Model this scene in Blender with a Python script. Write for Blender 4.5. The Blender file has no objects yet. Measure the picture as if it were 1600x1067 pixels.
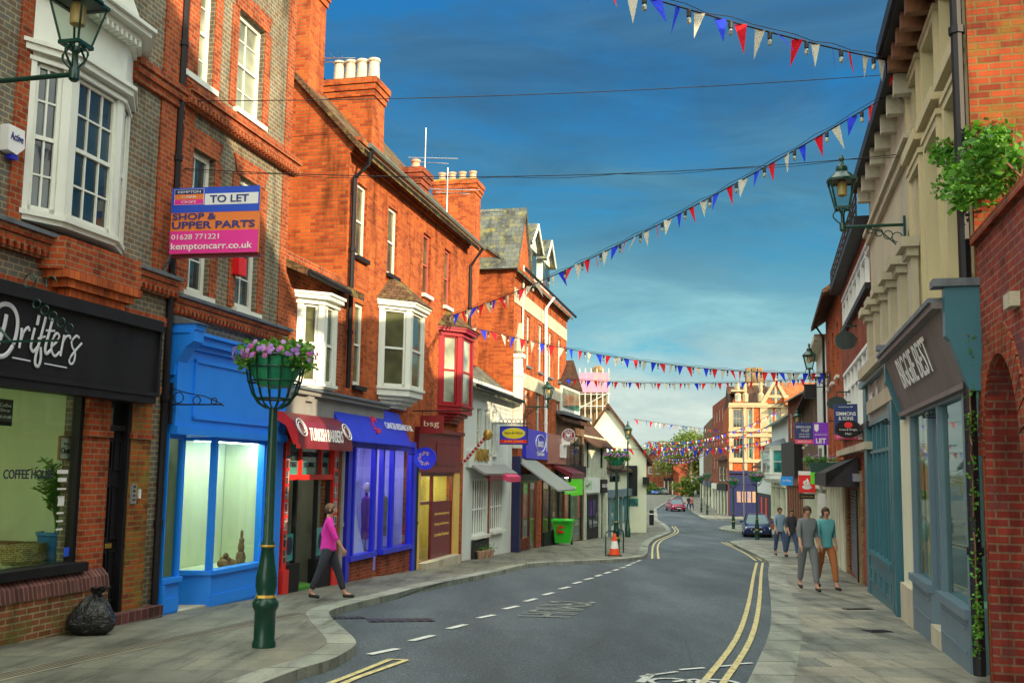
import bpy, bmesh, math, random
from mathutils import Vector, Matrix
random.seed(7)
C = bpy.context.scene.collection
# ---------------- camera ----------------
FPX = 1550.; PITCH = math.atan(174/1550); ROLL = .015; YP = 562.6
cam = bpy.data.cameras.new('camera'); camo = bpy.data.objects.new('camera', cam); C.objects.link(camo)
bpy.context.scene.camera = camo
cam.sensor_width = 36; cam.lens = FPX/1600*36; cam.shift_y = (YP-533.5)/1600
cam.clip_start = .1; cam.clip_end = 5000
cr, sr, cp, sp = math.cos(ROLL), math.sin(ROLL), math.cos(PITCH), math.sin(PITCH)
fw = Vector((0, cp, sp)); r0 = Vector((1, 0, 0)); u0 = Vector((0, -sp, cp))
rv = r0*cr+u0*sr; uv_ = u0*cr-r0*sr
camo.matrix_world = Matrix(((rv.x, uv_.x, -fw.x, 0), (rv.y, uv_.y, -fw.y, 0), (rv.z, uv_.z, -fw.z, 0), (0, 0, 0, 1)))
# ---------------- sky and sun ----------------
SUN_AZ = 42; SUN_EL = 15.5      # azimuth measured from straight behind the camera towards its right
sunv = Vector((math.sin(math.radians(SUN_AZ))*math.cos(math.radians(SUN_EL)), -math.cos(math.radians(SUN_AZ))*math.cos(math.radians(SUN_EL)), math.sin(math.radians(SUN_EL))))
W = bpy.data.worlds.new('World'); bpy.context.scene.world = W; W.use_nodes = True
nt = W.node_tree; nt.nodes.clear()
def nd(t, ty, **k):
    n = t.nodes.new(ty)
    for a, b in k.items(): setattr(n, a, b)
    return n
out = nd(nt, 'ShaderNodeOutputWorld'); bg = nd(nt, 'ShaderNodeBackground'); sky = nd(nt, 'ShaderNodeTexSky')
sky.sky_type = 'NISHITA'; sky.sun_disc = False; sky.sun_elevation = math.radians(SUN_EL)
sky.sun_rotation = math.atan2(sunv.x, sunv.y); sky.air_density = 1.2; sky.dust_density = .6; sky.ozone_density = 2.2
bg.inputs['Strength'].default_value = .14
hs = nd(nt, 'ShaderNodeHueSaturation'); hs.inputs['Saturation'].default_value = 1.35; hs.inputs['Value'].default_value = .62; hs.inputs['Hue'].default_value = .485
tc = nd(nt, 'ShaderNodeTexCoord'); sep = nd(nt, 'ShaderNodeSeparateXYZ')
nt.links.new(tc.outputs['Generated'], sep.inputs[0])
mp = nd(nt, 'ShaderNodeMapping'); mp.inputs['Scale'].default_value = (1.1, 1.1, 4.6); mp.inputs['Location'].default_value = (.35, .2, .1)
nt.links.new(tc.outputs['Generated'], mp.inputs[0])
n1 = nd(nt, 'ShaderNodeTexNoise'); n1.inputs['Scale'].default_value = 2.3; n1.inputs['Detail'].default_value = 9; n1.inputs['Roughness'].default_value = .58; n1.inputs['Distortion'].default_value = .5
nt.links.new(mp.outputs[0], n1.inputs['Vector'])
def ramp(t, src, stops, interp='LINEAR'):
    r = nd(t, 'ShaderNodeValToRGB'); r.color_ramp.interpolation = interp
    el = r.color_ramp.elements
    while len(el) > 1: el.remove(el[-1])
    el[0].position = stops[0][0]; el[0].color = tuple(stops[0][1])+(1,) if len(stops[0][1]) == 3 else stops[0][1]
    for p, c in stops[1:]:
        e = el.new(p); e.color = tuple(c)+(1,) if len(c) == 3 else c
    if src is not None: t.links.new(src, r.inputs[0])
    return r
SKY_FILL = (14, 14.6, 12.8)  # colour of the fill light added to the sky out of view
SKYV = [(0.0, (2.5, 3.2, 2.9)), (.05, (2.0, 3.0, 3.1)), (.12, (.6, 2.4, 3.2)), (.2, (.22, 1.45, 2.4)), (.32, (.08, .95, 2.3)), (.5, (.06, .8, 2.3)), (1, (.25, .8, 2.2))]
rz = ramp(nt, None, [(0, (1, 1, 1)), (.11, (1, 1, 1)), (.24, (.5, .5, .5)), (1, (.35, .35, .35))]); nt.links.new(sep.outputs[2], rz.inputs[0])
cc = ramp(nt, None, [(0, (3.0, 3.5, 3.1)), (.08, (2.7, 3.3, 3.1)), (.15, (1.2, 2.5, 2.8)), (.24, (.42, 1.3, 1.9)), (.36, (.2, .72, 1.4)), (1, (.5, .9, 1.4))]); nt.links.new(sep.outputs[2], cc.inputs[0])
lw = nd(nt, 'ShaderNodeMapRange'); lw.inputs[1].default_value = .0; lw.inputs[2].default_value = .16; lw.inputs[3].default_value = .1; lw.inputs[4].default_value = 0; nt.links.new(sep.outputs[2], lw.inputs[0]); ad = nd(nt, 'ShaderNodeMath', operation='ADD'); nt.links.new(n1.outputs[0], ad.inputs[0]); nt.links.new(lw.outputs[0], ad.inputs[1])
cm = ramp(nt, ad.outputs[0], [(.4, (0, 0, 0)), (.47, (.55, .55, .55)), (.56, (1, 1, 1))])
mul = nd(nt, 'ShaderNodeMath', operation='MULTIPLY'); mul.inputs[1].default_value = .95
nt.links.new(cm.outputs[0], mul.inputs[0])
mx = nd(nt, 'ShaderNodeMix', data_type='RGBA')
nt.links.new(sky.outputs[0], hs.inputs['Color'])
sv = ramp(nt, None, SKYV); nt.links.new(sep.outputs[2], sv.inputs[0]); sm_ = nd(nt, 'ShaderNodeMix', data_type='RGBA'); sm_.inputs['Factor'].default_value = .85; nt.links.new(hs.outputs[0], sm_.inputs[6]); nt.links.new(sv.outputs[0], sm_.inputs[7])
nt.links.new(mul.outputs[0], mx.inputs['Factor']); nt.links.new(sm_.outputs[2], mx.inputs[6]); ct = nd(nt, 'ShaderNodeMix', data_type='RGBA', blend_type='MULTIPLY'); ct.inputs['Factor'].default_value = 1
n3 = nd(nt, 'ShaderNodeTexNoise'); n3.inputs['Scale'].default_value = 3.6; n3.inputs['Detail'].default_value = 9; n3.inputs['Roughness'].default_value = .6; n3.inputs['Distortion'].default_value = .8; nt.links.new(mp.outputs[0], n3.inputs['Vector'])
c3_ = ramp(nt, n3.outputs[0], [(.36, (.8, .85, .9)), (.5, (1, 1, 1)), (.66, (1.3, 1.22, 1.15))]); nt.links.new(cc.outputs[0], ct.inputs[6]); nt.links.new(c3_.outputs[0], ct.inputs[7]); nt.links.new(ct.outputs[2], mx.inputs[7])
# brightening added to the unseen sky overhead and behind, to fill the shaded street
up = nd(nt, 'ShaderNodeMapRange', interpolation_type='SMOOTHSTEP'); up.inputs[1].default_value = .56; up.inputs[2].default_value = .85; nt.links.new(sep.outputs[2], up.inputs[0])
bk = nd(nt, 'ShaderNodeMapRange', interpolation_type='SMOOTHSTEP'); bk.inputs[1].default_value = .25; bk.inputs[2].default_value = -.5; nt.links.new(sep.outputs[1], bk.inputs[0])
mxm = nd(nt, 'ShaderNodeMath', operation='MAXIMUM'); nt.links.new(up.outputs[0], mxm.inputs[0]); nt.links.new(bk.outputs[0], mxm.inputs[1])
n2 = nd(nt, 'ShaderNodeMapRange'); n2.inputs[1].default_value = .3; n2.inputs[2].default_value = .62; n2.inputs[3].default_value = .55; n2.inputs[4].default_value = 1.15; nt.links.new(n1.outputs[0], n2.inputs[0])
cl2 = nd(nt, 'ShaderNodeMix', data_type='RGBA', blend_type='MULTIPLY'); cl2.inputs['Factor'].default_value = 1; cl2.inputs[6].default_value = (SKY_FILL[0], SKY_FILL[1], SKY_FILL[2], 1); nt.links.new(n2.outputs[0], cl2.inputs[7])
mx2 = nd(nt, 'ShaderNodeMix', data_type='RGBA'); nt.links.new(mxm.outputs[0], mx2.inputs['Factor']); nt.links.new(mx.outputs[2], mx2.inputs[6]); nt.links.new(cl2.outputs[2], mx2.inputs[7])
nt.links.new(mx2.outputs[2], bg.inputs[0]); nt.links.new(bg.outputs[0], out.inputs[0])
sl = bpy.data.lights.new('sun', 'SUN'); sl.energy = 5.0; sl.angle = math.radians(.5); sl.color = (1, .8, .52)
so = bpy.data.objects.new('sun', sl); C.objects.link(so); so.rotation_euler = sunv.to_track_quat('Z', 'Y').to_euler()
sc = bpy.context.scene
sc.view_settings.view_transform = 'Standard'; sc.view_settings.look = 'None'; sc.view_settings.exposure = .66; sc.view_settings.gamma = 1
# ---------------- geometry of the picture ----------------
GP = [(-400, -1.62), (0, -1.62), (60, -3.72), (80, -4.1), (130, -4.4), (200, -4.15), (250, -3.75), (400, -2.5), (3000, 8)]
def gz(Y):
    for (a, b), (c, d) in zip(GP, GP[1:]):
        if Y <= c: return b+(d-b)*(Y-a)/(c-a)
    return GP[-1][1]
def ray(px, py):
    a = (px-800)/FPX; b = -(py-YP)/FPX
    return Vector((a*cr-b*sr, cp-(a*sr+b*cr)*sp, sp+(a*sr+b*cr)*cp))
def gnd(px, py, dz=0):
    d = ray(px, py); t = 2.
    while t < 900 and d.z*t >= gz(d.y*t)+dz: t *= 1.01
    lo, hi = t/1.01, t
    for _ in range(30):
        m = (lo+hi)/2
        if d.z*m < gz(d.y*m)+dz: hi = m
        else: lo = m
    return d*hi
def at(px, py, Y):
    d = ray(px, py); return d*(Y/d.y)
class Frame:
    def __init__(s, A, d):
        s.A = Vector((A[0], A[1])); s.d = Vector(d).normalized(); s.n = Vector((-s.d.y, s.d.x)); s.ang = math.atan2(s.d.y, s.d.x)
    def w(s, x, y=0, z=0):
        p = s.A+s.d*x+s.n*y; return Vector((p.x, p.y, z))
    def sz(s, px, py, y=0):
        r = ray(px, py); A = s.A+s.n*y
        t = A.dot(s.n)/(r.x*s.n.x+r.y*s.n.y)
        p = Vector((r.x*t, r.y*t)); return ((p-A).dot(s.d), r.z*t)
    def loc(s, P):
        p = Vector((P[0], P[1]))-s.A; return (p.dot(s.d), p.dot(s.n))
    def r(s, xl, yt, xr, yb, y=0):          # picture rectangle -> s0, s1, z0, z1 on the facade
        ym = (yt+yb)/2; a, z1 = s.sz(xl, yt, y); _, z0 = s.sz(xl, yb, y)
        return (s.sz(xl, ym, y)[0], s.sz(xr, ym, y)[0], z0, z1)
    def S(s, px, py=700, y=0): return s.sz(px, py, y)[0]
    def Z(s, px, py, y=0): return s.sz(px, py, y)[1]
L = Frame((-8.5+.2335*8, 8), (.2335, 1))
R = Frame((2.16+.2576*60, 60), (-.2576, -1))
CD = (.972, -.234)                           # across the street, square to the facades
# ---------------- mesh building ----------------
class MB:
    def __init__(s): s.v = []; s.f = []; s.m = []; s.cur = 0
    def poly(s, pts):
        n = len(s.v); s.v += [Vector(p) for p in pts]; s.f.append(list(range(n, n+len(pts)))); s.m.append(s.cur); return s
    def mesh(s, vs, fs):
        n = len(s.v); s.v += [Vector(p) for p in vs]
        for f in fs: s.f.append([n+i for i in f]); s.m.append(s.cur)
        return s
    def box(s, x0, x1, y0, y1, z0, z1):
        vs = [(x, y, z) for x in (x0, x1) for y in (y0, y1) for z in (z0, z1)]
        return s.mesh(vs, [(0, 1, 3, 2), (4, 6, 7, 5), (0, 4, 5, 1), (2, 3, 7, 6), (0, 2, 6, 4), (1, 5, 7, 3)])
    def seg(s, p0, p1, a0, a1, z0, z1, d0, d1):   # oriented box along p0->p1 seen from above
        p0 = Vector(p0); d = (Vector(p1)-p0); ln = d.length; d /= ln; n = Vector((d.y, -d.x))
        if a1 is None: a1 = ln
        if a1 < 0: a1 = ln+a1
        if a0 < 0: a0 = ln+a0
        vs = []
        for a in (a0, a1):
            for q in (d1, d0):
                for z in (z0, z1):
                    w = p0+d*a+n*q; vs.append((w.x, w.y, z))
        return s.mesh(vs, [(0, 1, 3, 2), (4, 6, 7, 5), (0, 4, 5, 1), (2, 3, 7, 6), (0, 2, 6, 4), (1, 5, 7, 3)])
    def prism(s, poly, axis, a0, a1):       # polygon in the two other axes, extruded along axis
        def mk(p, a):
            return (a, p[0], p[1]) if axis == 0 else ((p[0], a, p[1]) if axis == 1 else (p[0], p[1], a))
        n = len(poly); vs = [mk(p, a0) for p in poly]+[mk(p, a1) for p in poly]
        fs = [tuple(range(n)), tuple(range(2*n-1, n-1, -1))]+[(i, (i+1) % n, n+(i+1) % n, n+i) for i in range(n)]
        return s.mesh(vs, fs)
    def tube(s, path, r, n=8, cap=True):
        path = [Vector(p) for p in path]; rr = r if isinstance(r, (list, tuple)) else [r]*len(path); base = len(s.v)
        up = Vector((0, 0, 1))
        for i, p in enumerate(path):
            t = (path[min(i+1, len(path)-1)]-path[max(i-1, 0)]).normalized()
            a = t.cross(up if abs(t.z) < .9 else Vector((1, 0, 0))).normalized(); b = t.cross(a)
            for k in range(n):
                g = 2*math.pi*k/n; s.v.append(p+(a*math.cos(g)+b*math.sin(g))*rr[i])
        for i in range(len(path)-1):
            for k in range(n):
                s.f.append([base+i*n+k, base+i*n+(k+1) % n, base+(i+1)*n+(k+1) % n, base+(i+1)*n+k]); s.m.append(s.cur)
        if cap:
            s.f.append([base+k for k in range(n)][::-1]); s.m.append(s.cur)
            s.f.append([base+(len(path)-1)*n+k for k in range(n)]); s.m.append(s.cur)
        return s
    def lathe(s, prof, c=(0, 0, 0), n=20, sq=1.0, ang=0):
        base = len(s.v)
        for r, z in prof:
            for k in range(n):
                g = 2*math.pi*k/n+ang; s.v.append(Vector((c[0]+r*math.cos(g), c[1]+r*math.sin(g)*sq, c[2]+z)))
        for i in range(len(prof)-1):
            for k in range(n):
                s.f.append([base+i*n+k, base+i*n+(k+1) % n, base+(i+1)*n+(k+1) % n, base+(i+1)*n+k]); s.m.append(s.cur)
        s.f.append([base+k for k in range(n)][::-1]); s.m.append(s.cur)
        s.f.append([base+(len(prof)-1)*n+k for k in range(n)]); s.m.append(s.cur)
        return s
    def wall(s, x0, x1, z0, z1, ops, y=0, dep=.12, back=False):
        xs = sorted({x0, x1}|{v for o in ops for v in o[:2] if x0 < v < x1}); zs = sorted({z0, z1}|{v for o in ops for v in o[2:] if z0 < v < z1})
        for a, b in zip(xs, xs[1:]):
            for c, d in zip(zs, zs[1:]):
                mx_, mz = (a+b)/2, (c+d)/2
                if any(o[0] < mx_ < o[1] and o[2] < mz < o[3] for o in ops): continue
                s.poly([(a, y, c), (b, y, c), (b, y, d), (a, y, d)])
        for o in ops:
            a, b, c, d = max(o[0], x0), min(o[1], x1), max(o[2], z0), min(o[3], z1)
            if o[0] > x0: s.poly([(a, y, c), (a, y+dep, c), (a, y+dep, d), (a, y, d)][::-1])
            if o[1] < x1: s.poly([(b, y, c), (b, y+dep, c), (b, y+dep, d), (b, y, d)])
            s.poly([(a, y, c), (b, y, c), (b, y+dep, c), (a, y+dep, c)][::-1]); s.poly([(a, y, d), (b, y, d), (b, y+dep, d), (a, y+dep, d)])
        return s
SPLIT = {'pilaster', 'eaves_bracket', 'end_bracket', 'capital', 'bracket', 'finial', 'door_panel', 'call_button', 'brick_pier', 'quoin_strip', 'stall_riser', 'lead_capping', 'pane', 'frosted_panel', 'canopy', 'shop_surround', 'emblem', 'portrait_strip', 'stone_block', 'moulding', 'stone_band', 'bargeboard', 'gable_coping', 'plinth', 'string_course', 'window_sticker', 'gable', 'pipe_collar', 'shopfront', 'wall_', 'glazing', 'dormer_roof', 'window_display'}
def pieces(mb):
    """split a mesh builder into groups of faces whose boxes touch"""
    n = len(mb.v); par = list(range(n))
    def find(a):
        while par[a] != a: par[a] = par[par[a]]; a = par[a]
        return a
    for f in mb.f:
        for i in f[1:]: par[find(i)] = find(f[0])
    gr = {}
    for i in range(n): gr.setdefault(find(i), []).append(i)
    bx = []
    for k, ii in gr.items():
        vs = [mb.v[i] for i in ii]; bx.append([set([k]), [min(v[a] for v in vs)-.012 for a in range(3)], [max(v[a] for v in vs)+.012 for a in range(3)]])
    ch = True
    while ch:
        ch = False
        for i in range(len(bx)):
            for j in range(len(bx)-1, i, -1):
                A, B = bx[i], bx[j]
                if all(A[1][a] <= B[2][a] and B[1][a] <= A[2][a] for a in range(3)):
                    A[0] |= B[0]; A[1] = [min(A[1][a], B[1][a]) for a in range(3)]; A[2] = [max(A[2][a], B[2][a]) for a in range(3)]; del bx[j]; ch = True
    if len(bx) == 1: return [mb]
    out = []
    for ks, _, _ in bx:
        m = MB(); mp = {}
        for f, mi in zip(mb.f, mb.m):
            if find(f[0]) in ks:
                g = []
                for i in f:
                    if i not in mp: mp[i] = len(m.v); m.v.append(mb.v[i])
                    g.append(mp[i])
                m.f.append(g); m.m.append(mi)
        if m.f: out.append(m)
    return out
ALL = {}
def uvs(me, off):
    ul = me.uv_layers.new(name='UV')
    vs = me.vertices
    for p in me.polygons:
        n = p.normal; ax, ay, az = abs(n.x), abs(n.y), abs(n.z)
        if az > .8: fn = lambda c: (c.x, c.y)
        elif ax < .05 or ay < .05 or az > .2:
            if ax > ay: fn = (lambda c: (c.y, c.z/max(.2, math.sqrt(max(0, 1-az*az))))) 
            else: fn = (lambda c: (c.x, c.z/max(.2, math.sqrt(max(0, 1-az*az)))))
        else:
            t = Vector((-n.y, n.x)).normalized(); fn = (lambda c, t=t: (c.x*t.x+c.y*t.y, c.z))
        for li in p.loop_indices:
            c = vs[me.loops[li].vertex_index].co+off; q = fn(c); ul.data[li].uv = (q[0]+60, q[1]+60)
def mkobj(name, mb, mat, parent=None, off=Vector((0, 0, 0)), smooth=False):
    me = bpy.data.meshes.new(name); me.from_pydata([v-off for v in mb.v], [], mb.f); me.update()
    for m in (mat if isinstance(mat, (list, tuple)) else [mat]): me.materials.append(m)
    if isinstance(mat, (list, tuple)):
        for p, i in zip(me.polygons, mb.m): p.material_index = i
    uvs(me, off)
    if smooth:
        me.polygons.foreach_set('use_smooth', [True]*len(me.polygons))
        me.set_sharp_from_angle(angle=math.radians(40))
    o = bpy.data.objects.new(name, me); C.objects.link(o)
    if parent: o.parent = parent
    return o
def tag(o, label, cat, group=None, kind=None):
    if label: o['label'] = label
    if cat: o['category'] = cat
    if group: o['group'] = group
    if kind: o['kind'] = kind
    return o
class Thing:
    def __init__(s, name, label, cat, F, s0=0, y0=0, z0=0, group=None):
        s.F = F; s.off = Vector((s0, y0, z0)); s.root = bpy.data.objects.new(name, None); C.objects.link(s.root); s.root.empty_display_size = .2
        s.root.location = F.w(s0, y0, z0); s.root.rotation_euler = (0, 0, F.ang); tag(s.root, label, cat, group)
    def part(s, name, mb, mat, parent=None, label=None, smooth=False):
        if name in SPLIT and mb.v:
            ps = pieces(mb)
            if len(ps) > 1: return [s.part1(name, m, mat, parent, label, smooth) for m in ps][0]
        return s.part1(name, mb, mat, parent, label, smooth)
    def part1(s, name, mb, mat, parent=None, label=None, smooth=False):
        o = mkobj(name, mb, mat, parent or s.root, s.off, smooth)
        if label: o['label'] = label
        return o
    def one(s, mb, mat, smooth=False):       # a thing that is a single mesh
        o = s.part(s.root.name.split('.')[0], mb, mat, smooth=smooth); o.parent = None
        o.location = s.root.location; o.rotation_euler = s.root.rotation_euler
        for k in ('label', 'category', 'group'):
            if k in s.root: o[k] = s.root[k]
        bpy.data.objects.remove(s.root); s.root = o; return o
def textmesh(txt, h, w=None, ex=.004, bold=.0, shear=0, sp=1.0):
    cu = bpy.data.curves.new('t', 'FONT'); cu.body = txt; cu.extrude = ex; cu.offset = bold; cu.shear = shear; cu.space_character = sp; cu.resolution_u = 3
    o = bpy.data.objects.new('t', cu); C.objects.link(o); dg = bpy.context.evaluated_depsgraph_get(); dg.update()
    me = bpy.data.meshes.new_from_object(o.evaluated_get(dg)); bpy.data.objects.remove(o)
    if not me.vertices: return MB()
    xs = [v.co.x for v in me.vertices]; ys = [v.co.y for v in me.vertices]; x0, x1, y0, y1 = min(xs), max(xs), min(ys), max(ys)
    k = h/(y1-y0); kx = k if w is None else w/(x1-x0); mb = MB()
    for v in me.vertices: mb.v.append(Vector(((v.co.x-x0)*kx, -v.co.z, (v.co.y-y0)*k)))
    for p in me.polygons: mb.f.append(list(p.vertices)); mb.m.append(0)
    bpy.data.meshes.remove(me); return mb
def ttext(T, txt, x, y, z, h, mat, w=None, parent=None, center=False, bold=.0, shear=0, name='lettering', ex=.004, tilt=0, sp=1.0):
    m = textmesh(txt, h, w, ex, bold, shear, sp)
    if not m.v: return
    if center:
        wd = max(v.x for v in m.v); x -= wd/2
    if tilt:
        M = Matrix.Rotation(tilt, 3, 'X'); m.v = [M @ v for v in m.v]
    m.v = [v+Vector((x, y, z)) for v in m.v]
    return T.part(name, m, mat, parent)
# ---------------- materials ----------------
MATS = {}
def newmat(name):
    m = bpy.data.materials.new(name); m.use_nodes = True; t = m.node_tree; b = t.nodes['Principled BSDF']; return m, t, b
def rgb(c): return (c[0], c[1], c[2], 1)
def paint(name, c, rough=.5, var=.12, scale=3., metal=0, spec=.5, bump=.0, streak=True, var2=None):
    m, t, b = newmat(name)
    co = nd(t, 'ShaderNodeTexCoord'); mp = nd(t, 'ShaderNodeMapping'); t.links.new(co.outputs['UV'], mp.inputs[0])
    mp.inputs['Scale'].default_value = (1, .35, 1) if streak else (1, 1, 1)
    n = nd(t, 'ShaderNodeTexNoise'); n.inputs['Scale'].default_value = scale; n.inputs['Detail'].default_value = 6; n.inputs['Roughness'].default_value = .65
    t.links.new(mp.outputs[0], n.inputs['Vector'])
    lo = tuple(x*(1-var*2) for x in c) if var2 is None else var2; hi = tuple(min(.95, x*(1+var)) for x in c)
    r = ramp(t, n.outputs[0], [(.28, lo), (.5, c), (.75, hi)]); t.links.new(r.outputs[0], b.inputs['Base Color'])
    b.inputs['Roughness'].default_value = rough; b.inputs['Metallic'].default_value = metal; b.inputs['Specular IOR Level'].default_value = spec
    if bump:
        n2 = nd(t, 'ShaderNodeTexNoise'); n2.inputs['Scale'].default_value = 40; n2.inputs['Detail'].default_value = 4; t.links.new(co.outputs['UV'], n2.inputs['Vector'])
        bp = nd(t, 'ShaderNodeBump'); bp.inputs['Strength'].default_value = bump; bp.inputs['Distance'].default_value = .02
        t.links.new(n2.outputs[0], bp.inputs['Height']); t.links.new(bp.outputs[0], b.inputs['Normal'])
    MATS[name] = m; return m
def brick(name, c1, c2, mortar, w=.225, h=.075, ms=.011, off=.5, dark=None, lichen=None, rough=.85, bias=0., bump=.6, big=.5, spots=False):
    m, t, b = newmat(name)
    co = nd(t, 'ShaderNodeTexCoord'); br = nd(t, 'ShaderNodeTexBrick'); t.links.new(co.outputs['UV'], br.inputs['Vector'])
    br.offset = off; br.inputs['Scale'].default_value = 1; br.inputs['Brick Width'].default_value = w; br.inputs['Row Height'].default_value = h
    br.inputs['Mortar Size'].default_value = ms; br.inputs['Mortar Smooth'].default_value = .25; br.inputs['Bias'].default_value = bias
    br.inputs['Color1'].default_value = rgb(c1); br.inputs['Color2'].default_value = rgb(c2); br.inputs['Mortar'].default_value = rgb(mortar)
    n = nd(t, 'ShaderNodeTexNoise'); n.inputs['Scale'].default_value = .9; n.inputs['Detail'].default_value = 8; n.inputs['Roughness'].default_value = .7; t.links.new(co.outputs['UV'], n.inputs['Vector'])
    r = ramp(t, n.outputs[0], [(.3, (1-big, 1-big, 1-big)), (.55, (1, 1, 1)), (.78, (1.25, 1.2, 1.15))])
    mu = nd(t, 'ShaderNodeMix', data_type='RGBA', blend_type='MULTIPLY'); mu.inputs['Factor'].default_value = 1
    t.links.new(br.outputs['Color'], mu.inputs[6]); t.links.new(r.outputs[0], mu.inputs[7]); cur = mu.outputs[2]
    # single bricks burnt darker
    br2 = nd(t, 'ShaderNodeTexBrick'); t.links.new(co.outputs['UV'], br2.inputs['Vector']); br2.offset = off
    for k, v in (('Scale', 1), ('Brick Width', w), ('Row Height', h), ('Mortar Size', 0), ('Bias', -.55)): br2.inputs[k].default_value = v
    br2.inputs['Color1'].default_value = (1, 1, 1, 1); d = dark or .35; br2.inputs['Color2'].default_value = (d, d, d, 1)
    m2 = nd(t, 'ShaderNodeMix', data_type='RGBA', blend_type='MULTIPLY'); m2.inputs['Factor'].default_value = .8
    t.links.new(cur, m2.inputs[6]); t.links.new(br2.outputs['Color'], m2.inputs[7]); cur = m2.outputs[2]
    st = nd(t, 'ShaderNodeMapping'); st.inputs['Scale'].default_value = (2.2, .35, 1); t.links.new(co.outputs['UV'], st.inputs[0]); ns = nd(t, 'ShaderNodeTexNoise'); ns.inputs['Scale'].default_value = 1.1; ns.inputs['Detail'].default_value = 7; ns.inputs['Roughness'].default_value = .7; t.links.new(st.outputs[0], ns.inputs['Vector'])
    rs = ramp(t, ns.outputs[0], [(.34, (.38, .4, .38)), (.5, (.95, .95, .95)), (.72, (1.2, 1.18, 1.1))]); m4 = nd(t, 'ShaderNodeMix', data_type='RGBA', blend_type='MULTIPLY'); m4.inputs['Factor'].default_value = .95; t.links.new(cur, m4.inputs[6]); t.links.new(rs.outputs[0], m4.inputs[7]); cur = m4.outputs[2]
    if lichen:
        n3 = nd(t, 'ShaderNodeTexNoise'); n3.inputs['Scale'].default_value = 2.3; n3.inputs['Detail'].default_value = 9; n3.inputs['Roughness'].default_value = .75; t.links.new(co.outputs['UV'], n3.inputs['Vector'])
        r3 = ramp(t, n3.outputs[0], [(.5, (0, 0, 0)), (.66, (1, 1, 1))]); m3 = nd(t, 'ShaderNodeMix', data_type='RGBA')
        t.links.new(r3.outputs[0], m3.inputs['Factor']); t.links.new(cur, m3.inputs[6]); m3.inputs[7].default_value = rgb(lichen); cur = m3.outputs[2]
    if spots:                                                        # chewing gum, stains and grit
        for sc_, th, col in ((2.6, .055, .45), (5., .05, 1.5), (.5, .1, .7)):
            vo = nd(t, 'ShaderNodeTexVoronoi'); vo.inputs['Scale'].default_value = sc_; t.links.new(co.outputs['UV'], vo.inputs['Vector']); rv_ = ramp(t, vo.outputs['Distance'], [(th, (col, col, col)), (th*1.6, (1, 1, 1))]); m5 = nd(t, 'ShaderNodeMix', data_type='RGBA', blend_type='MULTIPLY'); m5.inputs['Factor'].default_value = .6; t.links.new(cur, m5.inputs[6]); t.links.new(rv_.outputs[0], m5.inputs[7]); cur = m5.outputs[2]
        gr = nd(t, 'ShaderNodeTexNoise'); gr.inputs['Scale'].default_value = 60; gr.inputs['Detail'].default_value = 3; t.links.new(co.outputs['UV'], gr.inputs['Vector']); rg = ramp(t, gr.outputs[0], [(.35, (.72, .72, .72)), (.65, (1.3, 1.3, 1.3))]); m6 = nd(t, 'ShaderNodeMix', data_type='RGBA', blend_type='MULTIPLY'); m6.inputs['Factor'].default_value = .8; t.links.new(cur, m6.inputs[6]); t.links.new(rg.outputs[0], m6.inputs[7]); cur = m6.outputs[2]
    t.links.new(cur, b.inputs['Base Color']); b.inputs['Roughness'].default_value = rough; b.inputs['Specular IOR Level'].default_value = .25
    bp = nd(t, 'ShaderNodeBump'); bp.inputs['Strength'].default_value = bump; bp.inputs['Distance'].default_value = .012; bp.invert = True
    t.links.new(br.outputs['Fac'], bp.inputs['Height']); t.links.new(bp.outputs[0], b.inputs['Normal'])
    MATS[name] = m; return m
def glass(name, tint=(.75, .85, .8), refl=1.0):
    m, t, b = newmat(name); t.nodes.remove(b)
    tr = nd(t, 'ShaderNodeBsdfTransparent'); tr.inputs[0].default_value = rgb(tint); gl = nd(t, 'ShaderNodeBsdfGlossy'); gl.inputs['Roughness'].default_value = .02
    fr = nd(t, 'ShaderNodeFresnel'); fr.inputs[0].default_value = 1.5; mm = nd(t, 'ShaderNodeMath', operation='MULTIPLY'); mm.inputs[1].default_value = refl; mm.use_clamp = True
    ms = nd(t, 'ShaderNodeMixShader'); t.links.new(fr.outputs[0], mm.inputs[0]); ge = nd(t, 'ShaderNodeNewGeometry'); su = nd(t, 'ShaderNodeMath', operation='SUBTRACT'); su.inputs[0].default_value = 1; t.links.new(ge.outputs['Backfacing'], su.inputs[1]); m7 = nd(t, 'ShaderNodeMath', operation='MULTIPLY'); t.links.new(mm.outputs[0], m7.inputs[0]); t.links.new(su.outputs[0], m7.inputs[1]); t.links.new(m7.outputs[0], ms.inputs[0]); t.links.new(tr.outputs[0], ms.inputs[1]); t.links.new(gl.outputs[0], ms.inputs[2])
    t.links.new(ms.outputs[0], t.nodes['Material Output'].inputs[0]); MATS[name] = m; return m
def emit(name, c, s):
    m, t, b = newmat(name); b.inputs['Base Color'].default_value = rgb(c); b.inputs['Emission Color'].default_value = rgb(c); b.inputs['Emission Strength'].default_value = s; MATS[name] = m; return m
B_RED = brick('brick_orange', (.6, .115, .02), (.4, .055, .014), (.27, .14, .06), big=.35, dark=.5)
B_DRED = brick('brick_deep_red', (.36, .055, .02), (.24, .035, .014), (.26, .14, .08), dark=.4, big=.4)
B_POLY = brick('brick_grey_header', (.15, .15, .13), (.22, .13, .08), (.36, .3, .18), w=.17, dark=.45, bias=-.3, big=.35)
B_RUB = brick('brick_red_dressing', (.46, .08, .022), (.3, .045, .016), (.32, .18, .09), w=.17, big=.35, dark=.45)
B_DIRTY = brick('brick_mossy', (.3, .1, .045), (.2, .07, .03), (.33, .28, .16), lichen=(.13, .13, .03), big=.5)
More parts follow.
